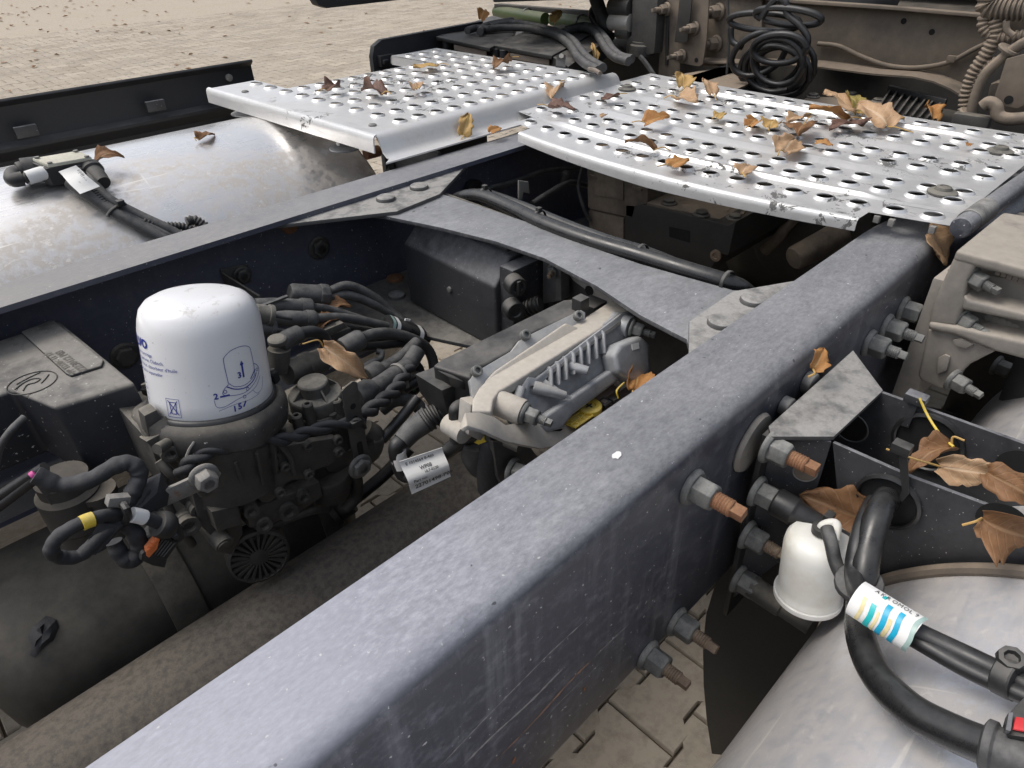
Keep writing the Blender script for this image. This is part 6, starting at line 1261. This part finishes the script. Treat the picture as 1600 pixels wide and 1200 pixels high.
# deck of the engine tunnel behind the walkway
ED = thing('bell_housing', 'dusty brown casting with bolts just behind the walkway edge', 'gearbox', (1.15, 0, -.1))
part(ED, 'top', G().prism([P(a, b, z=-.02) for a, b in ((1235, 168), (1262, 150), (1345, 152), (1400, 165), (1380, 200), (1270, 195))], (0, 0, -.03)), M['gear'], bev=.006)
for px, py in ((1270, 152), (1330, 150), (1372, 160)): put(HEADD, 'bolt_head', ED, P(px, py, z=-.02), (0, 0, 1), 0, 1.1)
part(ED, 'dome', G().lathe([(.001, .08), (.10, .07), (.19, .03), (.24, -.05)], P(1440, 190, x=1.35)-V((0, 0, .05)), (0, 0, 1), 40), M['geard'], ang=60)
VG2 = thing('slatted_vent', 'black slatted vent grille behind the walkway plate', 'vent', P(1420, 165, z=-.01))
va_, vb_, vc_, vd_ = [P(a, b, z=-.01) for a, b in ((1384, 147), (1474, 170), (1452, 194), (1364, 178))]
part(VG2, 'rear_frame', G().prism([va_, vb_, vb_+V((0, 0, .02)), va_+V((0, 0, .02))], (.015, 0, 0)), M['blk'], bev=.002); part(VG2, 'tray', G().prism([va_, vb_, vc_, vd_], (0, 0, -.008)), M['geard'])
for k in range(8):
    t = (k+.3)/8; a, b = va_.lerp(vb_, t), vd_.lerp(vc_, t); e = (vb_-va_)*.03; part(VG2, 'slat', G().prism([a, a+e, b+e, b], (0, 0, .012)), M['blk'], bev=.0008)
# right side conduits and plate
RCn = thing('wiring_conduits', 'dusty ribbed conduits and loops at the upper right corner', 'cable', P(1560, 80, x=1.2))
for pl, r in (([(1545, -5), (1544, 8), (1560, 14), (1610, 14)], .022), ([(1550, 12), (1538, 28), (1540, 46), (1560, 58), (1610, 56)], .0125), ([(1556, 30), (1556, 52), (1548, 72), (1536, 92), (1524, 110), (1516, 128), (1510, 150), (1508, 180), (1506, 200)], .0145), ([(1566, 92), (1540, 104), (1528, 122), (1518, 150), (1514, 176)], .011)):
    part(RCn, 'conduit', G().corr(PX(pl, 1.12), r, .009), M['gear'])
for pl, r in (([(1610, 62), (1588, 74), (1560, 96), (1538, 118), (1524, 150), (1516, 182), (1514, 198)], .010), ([(1572, 34), (1574, 48), (1584, 56)], .006)): part(RCn, 'cable', G().tube(PX(pl, 1.08), r, 10), M['gear'])
for px, py in ((1576, 78), (1514, 178)): part(RCn, 'tie', G().lathe([(.02, -.004), (.022, 0), (.02, .004)], P(px, py, x=1.08), P(px-10, py+12, x=1.08)-P(px, py, x=1.08), 14), M['gear'])
part(RCn, 'clamp', G().box(P(1518, 190, x=1.06), (.03, .07, .03)), M['cast'], bev=.006)
GPl = thing('angled_plate', 'dusty brown angled plate with one hole at the right edge', 'plate', P(1580, 130, x=1.1))
part(GPl, 'plate', G().prism(PX([(1572, 92), (1610, 82), (1610, 160), (1590, 170), (1552, 163), (1554, 150)], 1.06), (.006, 0, 0)), M['beam'], bev=.002); part(GPl, 'hole', G().lathe([(.008, 0), (.008, .0006)], P(1576, 156, x=1.0595), (-1, 0, 0), 20), M['hole'])
part(GPl, 'bent_pipe', G().tube(PX([(1536, 166), (1545, 160), (1556, 166), (1560, 180), (1575, 186), (1610, 184)], 1.04), .012, 12), M['gear']); part(GPl, 'rear_body', G().prism(PX([(1545, 130), (1620, 120), (1620, 180), (1560, 185), (1540, 160)], 1.1), (.08, 0, 0)), M['gear'], bev=.01)
part(GPl, 'top_body', G().prism(PX([(1560, -10), (1620, -10), (1620, 60), (1575, 60)], 1.16), (.1, 0, 0)), M['gear'], bev=.01)
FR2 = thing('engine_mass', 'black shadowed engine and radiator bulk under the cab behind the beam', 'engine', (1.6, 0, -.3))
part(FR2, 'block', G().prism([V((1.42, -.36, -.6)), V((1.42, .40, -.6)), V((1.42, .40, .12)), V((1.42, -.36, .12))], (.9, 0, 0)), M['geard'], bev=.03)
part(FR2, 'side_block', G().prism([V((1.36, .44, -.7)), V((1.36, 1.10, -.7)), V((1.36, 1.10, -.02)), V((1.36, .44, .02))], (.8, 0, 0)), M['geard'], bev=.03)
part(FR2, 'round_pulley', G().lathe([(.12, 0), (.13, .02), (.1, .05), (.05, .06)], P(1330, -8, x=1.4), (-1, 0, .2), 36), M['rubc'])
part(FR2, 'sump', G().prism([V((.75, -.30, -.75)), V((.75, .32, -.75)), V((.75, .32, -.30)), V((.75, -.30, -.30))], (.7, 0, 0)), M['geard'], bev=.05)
# front wheel housing on the near side, standing past the right edge
FWt = thing('road_wheel', 'black truck tyre standing beyond the right tank', 'wheel', (1.55, -1.0, GZ))
part(FWt, 'tyre', G().lathe([(.30, -.14), (.44, -.15), (.50, -.12), (.50, .12), (.44, .15), (.30, .14)], (1.55, -1.02, GZ+.50), (0, 1, 0), 48), M['rubc']); part(FWt, 'rim', G().lathe([(.001, -.05), (.15, -.06), (.28, -.10), (.31, -.13)], (1.55, -1.02, GZ+.50), (0, 1, 0), 40), M['zinc'])

# unseen belt of trees, added round the yard for the polished metal to mirror
rt = random.Random(21); tb = bmesh.new(); bmesh.ops.create_icosphere(tb, subdivisions=2, radius=1); tb.verts.ensure_lookup_table()
iv = [v.co.copy() for v in tb.verts]; ifc = [tuple(v.index for v in f.verts) for f in tb.faces]; tb.free(); tv, tf = [], []
for i in range(150):
    a = rt.uniform(0, 2*pi); d = rt.uniform(30, 44); h = rt.uniform(5, 10); r = rt.uniform(1.8, 3.4)
    for k in range(6):
        q = V((d*cos(a)+rt.uniform(-r, r)*.6, d*sin(a)+rt.uniform(-r, r)*.6, GZ+h*rt.uniform(.12, .9))); rr_ = r*rt.uniform(.5, .95); n0 = len(tv)
        tv += [q+v*rr_*rt.uniform(.72, 1.28) for v in iv]; tf += [tuple(x+n0 for x in f) for f in ifc]
g = G(); g.bm.free(); g.bm = bmesh.new(); me_ = bpy.data.meshes.new('t'); me_.from_pydata(tv, [], tf); g.bm.from_mesh(me_); bpy.data.meshes.remove(me_)
o = solo('unseen_tree_belt', 'unseen belt of autumn trees all round the yard, added for reflections in the metal', 'trees', g, dirty('autumn_foliage', (.06, .055, .022), .8, up=0, allo=0, ns=.8, var=.5, bump=.3, bs=6)); o['kind'] = 'stuff'; del o['category']
# ------------------------------------------------------------------ fallen leaves, one by one
def leaf(name, label, at, size, head, pitch=0, rollv=0, m=0, curl=.25, cup=.2, wid=.82, seed=0, stem=.5, up=V((0, 0, 1)), fold=0):
    rr = random.Random(seed*31+5); nU, nV = 9, 15
    e1 = V((cos(head), sin(head), 0)); e3 = up.normalized(); e1 = (e1-e3*e1.dot(e3)).normalized(); e2 = e3.cross(e1)
    Rm = Matrix((e1, e2, e3)).transposed() @ Matrix.Rotation(pitch, 3, 'Y') @ Matrix.Rotation(rollv, 3, 'X')
    ph = [rr.uniform(0, 6.3) for _ in range(5)]
    def wd(t): return wid*.5*(1.55*(t+.03)**.55*(1-t)**.95+.02)/.78
    g = G(); bm = g.bm; uvl = bm.loops.layers.uv.new('UVMap'); grid = []; uv = {}
    for j in range(nV+1):
        t = j/nV; row = []
        for i in range(-nU//2+1, nU//2+1):
            s = i/(nU//2); w_ = wd(t)*(1+.12*sin(9*t+ph[0]+s)*abs(s)+(.10*sin(23*t+ph[1])+rr.uniform(-.10, .08))*abs(s)**3)
            x = t-.5-.10*s*s*(1-t)*(t < .25); y = s*w_
            z = cup*y*y*2.2*(1+.6*sin(4*t+ph[2])) - curl*(t-.5)**2*1.5 + .045*sin(11*t+ph[3]+3*s)*abs(s) + .04*sin(6*s+ph[4]+5*t) + rr.uniform(-.008, .008) + fold*abs(y)
            v = bm.verts.new(at + Rm @ (V((x, y, z))*size)); row.append(v); uv[v] = (s*.5, t)
        grid.append(row)
    for a, b in zip(grid, grid[1:]):
        for i in range(len(a)-1):
            f = g.f([a[i], a[i+1], b[i+1], b[i]])
            if f:
                for l in f.loops: l[uvl].uv = uv[l.vert]
    lo = min(v.co.z for v in bm.verts)
    if up.z > .9 and pitch < .5: bmesh.ops.translate(bm, verts=bm.verts, vec=(0, 0, at.z-lo+.0008)); dz = at.z-lo+.0008
    else: dz = 0
    mid = at+V((0, 0, dz))
    root = thing(name, label, 'leaf', V((at.x, at.y, at.z)), 'fallen leaves')
    me_g = g
    bmesh.ops.recalc_face_normals(bm, faces=bm.faces); bmesh.ops.solidify(bm, geom=bm.faces[:], thickness=.0003); bmesh.ops.translate(bm, verts=bm.verts, vec=-root.location)
    me = bpy.data.meshes.new('blade'); bm.to_mesh(me); bm.free(); me.materials.append(LM[m]); me.polygons.foreach_set('use_smooth', [True]*len(me.polygons))
    o = bpy.data.objects.new('blade', me); COL.objects.link(o); o.parent = root
    if stem:
        p0 = mid + Rm @ (V((-.5, 0, -curl*.37))*size); p1 = mid + Rm @ (V((-.5-stem*.5, .08*rr.uniform(-1, 1), .02))*size); p2 = mid + Rm @ (V((-.5-stem, .25*rr.uniform(-1, 1), -.02))*size)
        part(root, 'stalk', G().tube([p0, p1, p2], .0011, 6), M['stalk'])
    return root
zp2, zp1 = .0355, Z1+.006
def L2(px, py): return P(px, py, z=zp2)
def L1(px, py): return P(px, py, z=zp1)
K = [  # on plate: (function, px, py, size, heading deg, pitch, roll, material, curl, cup, label)
 (L1, 522, 144, .062, 20, .1, .2, 4, .5, 1.2, 'dark purple brown curled leaf left of the crumpled one on the step plate'),
 (L1, 582, 150, .075, 100, -.1, .5, 4, .7, 1.4, 'crumpled purple brown leaf in the middle of the step plate'),
 (L1, 649, 144, .06, 60, .1, .1, 1, .9, .5, 'thin arched tan leaf right of the crumpled one on the step plate'),
 (L1, 664, 109, .072, 150, 0, 0, 3, .2, .2, 'flat yellow leaf near the far side of the step plate'),
 (L1, 782, 108, .08, 190, .1, .3, 0, .7, 1.1, 'brown crumpled leaf with pale stalk at the rear of the step plate'),
 (L2, 866, 153, .085, 210, .1, .4, 1, .9, .9, 'light brown curled leaf at the left corner of the walkway plate'),
 (L2, 878, 177, .065, 300, .1, .2, 4, .4, .8, 'dark brown folded leaf below the curled one at the left of the walkway'),
 (L2, 951, 159, .055, 170, .1, .2, 4, .3, .7, 'small purple brown leaf with long stalk near the rubber fastener'),
 (L2, 942, 186, .028, 200, 0, 0, 1, .3, .3, 'tiny ochre leaf between the left holes of the walkway'),
 (L2, 1065, 137, .085, 40, -.5, .3, 3, .4, .5, 'yellow leaf standing up at the rear edge of the walkway'),
 (L2, 1072, 165, .085, 250, -.3, .5, 1, .4, .6, 'tan leaf leaning below the yellow one at the rear of the walkway'),
 (L2, 1104, 150, .07, 60, -.8, .3, 1, .3, .4, 'upright pointed tan leaf at the rear edge of the walkway'),
 (L2, 1125, 186, .05, 10, 0, 0, 3, .3, .4, 'small yellow leaf lying flat behind the centre of the walkway'),
 (L2, 1026, 199, .062, 330, -.3, .7, 2, .5, .7, 'small orange brown leaf alone on the middle rib'),
 (L2, 1000, 238, .065, 120, -.5, .5, 0, .8, 1.2, 'brown twisted leaf near the front lip of the walkway'),
 (L2, 1062, 262, .062, 0, .05, .1, 2, .4, .4, 'bright orange leaf at the front lip of the walkway'),
 (L2, 1163, 273, .062, 20, .05, .1, 1, .6, .5, 'pale tan leaf with torn hole near the front lip of the walkway'),
 (L2, 1176, 199, .052, 10, .0, .3, 2, .5, .7, 'orange brown curled leaf at the left end of the leaf pile'),
 (L2, 1205, 199, .06, 20, .0, .1, 3, .3, .5, 'yellowish flat leaf next to the left end of the leaf pile'),
 (L2, 1240, 196, .065, 180, -.1, .2, 1, .5, .6, 'tan leaf with side veins in the left half of the leaf pile'),
 (L2, 1248, 214, .09, 200, -.1, .3, 0, .5, .8, 'broad brown leaf at the front left of the leaf pile'),
 (L2, 1290, 196, .08, 130, -.6, .5, 2, .6, .9, 'torn orange brown leaf standing in the centre of the leaf pile'),
 (L2, 1308, 178, .085, 80, -.7, .2, 1, .4, .6, 'beige leaf standing at the back of the leaf pile'),
 (L2, 1328, 177, .075, 50, -.6, .4, 5, .6, .8, 'olive green and yellow leaf at the back of the leaf pile'),
 (L2, 1318, 206, .085, 160, -.1, .3, 4, .5, .8, 'dark brown leaf in the middle of the leaf pile'),
 (L2, 1358, 196, .098, 60, -.5, -.4, 1, .5, .5, 'largest light brown leaf at the right of the leaf pile'),
 (L2, 1395, 194, .05, 330, .1, .1, 3, .3, .5, 'small yellow leaf at the right end of the leaf pile'),
 (L2, 1232, 236, .085, 15, .0, .5, 1, .3, .5, 'long tan leaf lying in front of the leaf pile'),
 (L2, 1287, 231, .03, 290, .1, .4, 2, .5, .5, 'small orange scrap in front of the leaf pile'),
 (L2, 1511, 231, .022, 20, .0, .2, 2, .3, .5, 'tiny orange scrap by the right rubber fastener'),
]
for i, (f, px, py, s, h, pi_, ro, m, cu, cp, lab) in enumerate(K):
    q = f(px, py)+V((0, 0, .004))
    leaf('fallen_leaf', lab, q, s*(.95 if 'pile' in lab else .82), R(h), pi_*.45, ro*.6, m, cu*.45, cp*.7, .8, i, .5 if s > .05 else 0)
leaf('fallen_leaf', 'dry leaf stuck upright between step plate and far rail', P(730, 214, y=.432), .05, R(30), -.7, .5, 3, .4, .6, .8, 41, .3)
leaf('fallen_leaf', 'orange leaf edge hidden under the corner of the walkway plate', P(775, 206, y=.40), .035, R(10), 0, .3, 2, .3, .3, .8, 42, 0)
leaf('fallen_leaf', 'brown leaf lying alone on the far silver tank', PTL(325, 217, .0), .042, R(20), 0, .1, 0, .35, .8, .8, 43, .4)
leaf('fallen_leaf', 'brown curled leaf behind the tank sender', PTL(172, 260, .008), .05, R(330), -.15, .5, 0, .8, .9, .7, 44, .3)
leaf('fallen_leaf', 'large beige leaf draped over the hoses by the slotted strip', P(543, 568, y=.075), .074, R(-75), .35, .25, 1, .35, 1.5, .55, 45, .35, up=V((-.25, -.55, .8)))
leaf('fallen_leaf', 'brown leaf scrap under the upper cables', P(528, 487, y=.25), .05, R(-20), .1, .3, 0, .4, .6, .7, 46, 0)
leaf('fallen_leaf', 'narrow brown leaf below the middle plug on the hoses', P(517, 508, y=.2), .05, R(10), .1, .2, 0, .3, .5, .6, 47, 0)
leaf('fallen_leaf', 'small tan leaf beside the elbow fitting', P(482, 533, y=.15), .035, R(20), .1, .2, 1, .3, .5, .6, 48, 0)
leaf('fallen_leaf', 'orange curled leaf with yellow stalk against the near rail', P(995, 598, z=-.11), .046, R(30), -.05, .3, 2, .3, 1.0, .8, 49, .5)
leaf('fallen_leaf', 'tan triangular leaf draped over the near rail by the cast bracket', P(1470, 388, y=-.428), .06, R(-80), .5, 0, 1, .2, .4, 1.25, 50, 0, up=V((-.2, -.5, .8)))
leaf('fallen_leaf', 'small orange leaf wedged between near rail and bracket plate', P(1278, 573, y=-.438), .03, R(10), -.4, .6, 2, .4, .8, .9, 51, .5)
leaf('fallen_leaf', 'large rust brown leaf standing behind the white breather cup', P(1306, 795, x=xw-.012), .072, R(100), 0, 0, 0, .15, .35, 1.0, 52, .3, up=V((-1, -.25, .35)))
leaf('fallen_leaf', 'tan leaf with yellow stalk lying in the bracket', P(1525, 738, x=-.02), .056, R(-60), .1, .4, 1, .4, .8, .62, 53, .9, up=V((-.5, -.2, .8)))
leaf('fallen_leaf', 'shrivelled brown leaf end by the grommet in the bracket', P(1448, 712, x=-.02), .05, R(160), .1, .4, 0, .5, 1.0, .6, 54, .2, up=V((-.5, -.1, .8)))
leaf('fallen_leaf', 'brown leaf edge at the right border above the round rust brown leaf', P(1592, 765, x=-.03), .05, R(-90), .1, .4, 0, .5, .8, .7, 55, 0, up=V((-.4, -.2, .8)))
leaf('fallen_leaf', 'orange leaf on the battery tray lid', P(756, 32, z=.085), .06, R(40), -.3, .5, 2, .6, .8, .8, 56, 0)
leaf('fallen_leaf', 'yellow leaf by the green cylinders behind the battery tray', P(870, 37, z=.085), .055, R(10), -.5, .3, 3, .2, .4, .8, 57, 0)
leaf('fallen_leaf', 'small orange leaf on the slatted vent', P(1452, 185, z=.004), .06, R(40), -.2, .4, 2, .4, .8, .8, 58, 0)
leaf('fallen_leaf', 'yellow leaf under the cable behind the step plate', P(928, 94, z=.03), .05, R(60), -.8, .3, 3, .3, .4, .6, 59, 0)
leaf('fallen_leaf', 'round rust brown curled leaf over the hole in the right bracket web', P(1580, 832, x=xw-.02), .042, R(-90), .1, .1, 0, .5, .9, 1.25, 61, .3, up=V((-1, -.35, .5)))
Y_ = thing('leaf_stalk', 'long bright yellow leaf stalk leaning on the bracket edge', 'stalk', P(1460, 650, x=.03))
part(Y_, 'stalk', G().tube([P(1437, 622, x=.03), P(1450, 650, x=.025), P(1470, 680, x=.01), P(1490, 698, x=0)], .0013, 8), M['yellow'])
Y_ = thing('leaf_stalk', 'short yellow leaf stalk by the finned module', 'stalk', P(970, 605, z=-.11))
part(Y_, 'stalk', G().tube([P(975, 598, z=-.10), P(964, 610, z=-.10), P(966, 622, z=-.11)], .0012, 8), M['yellow'])
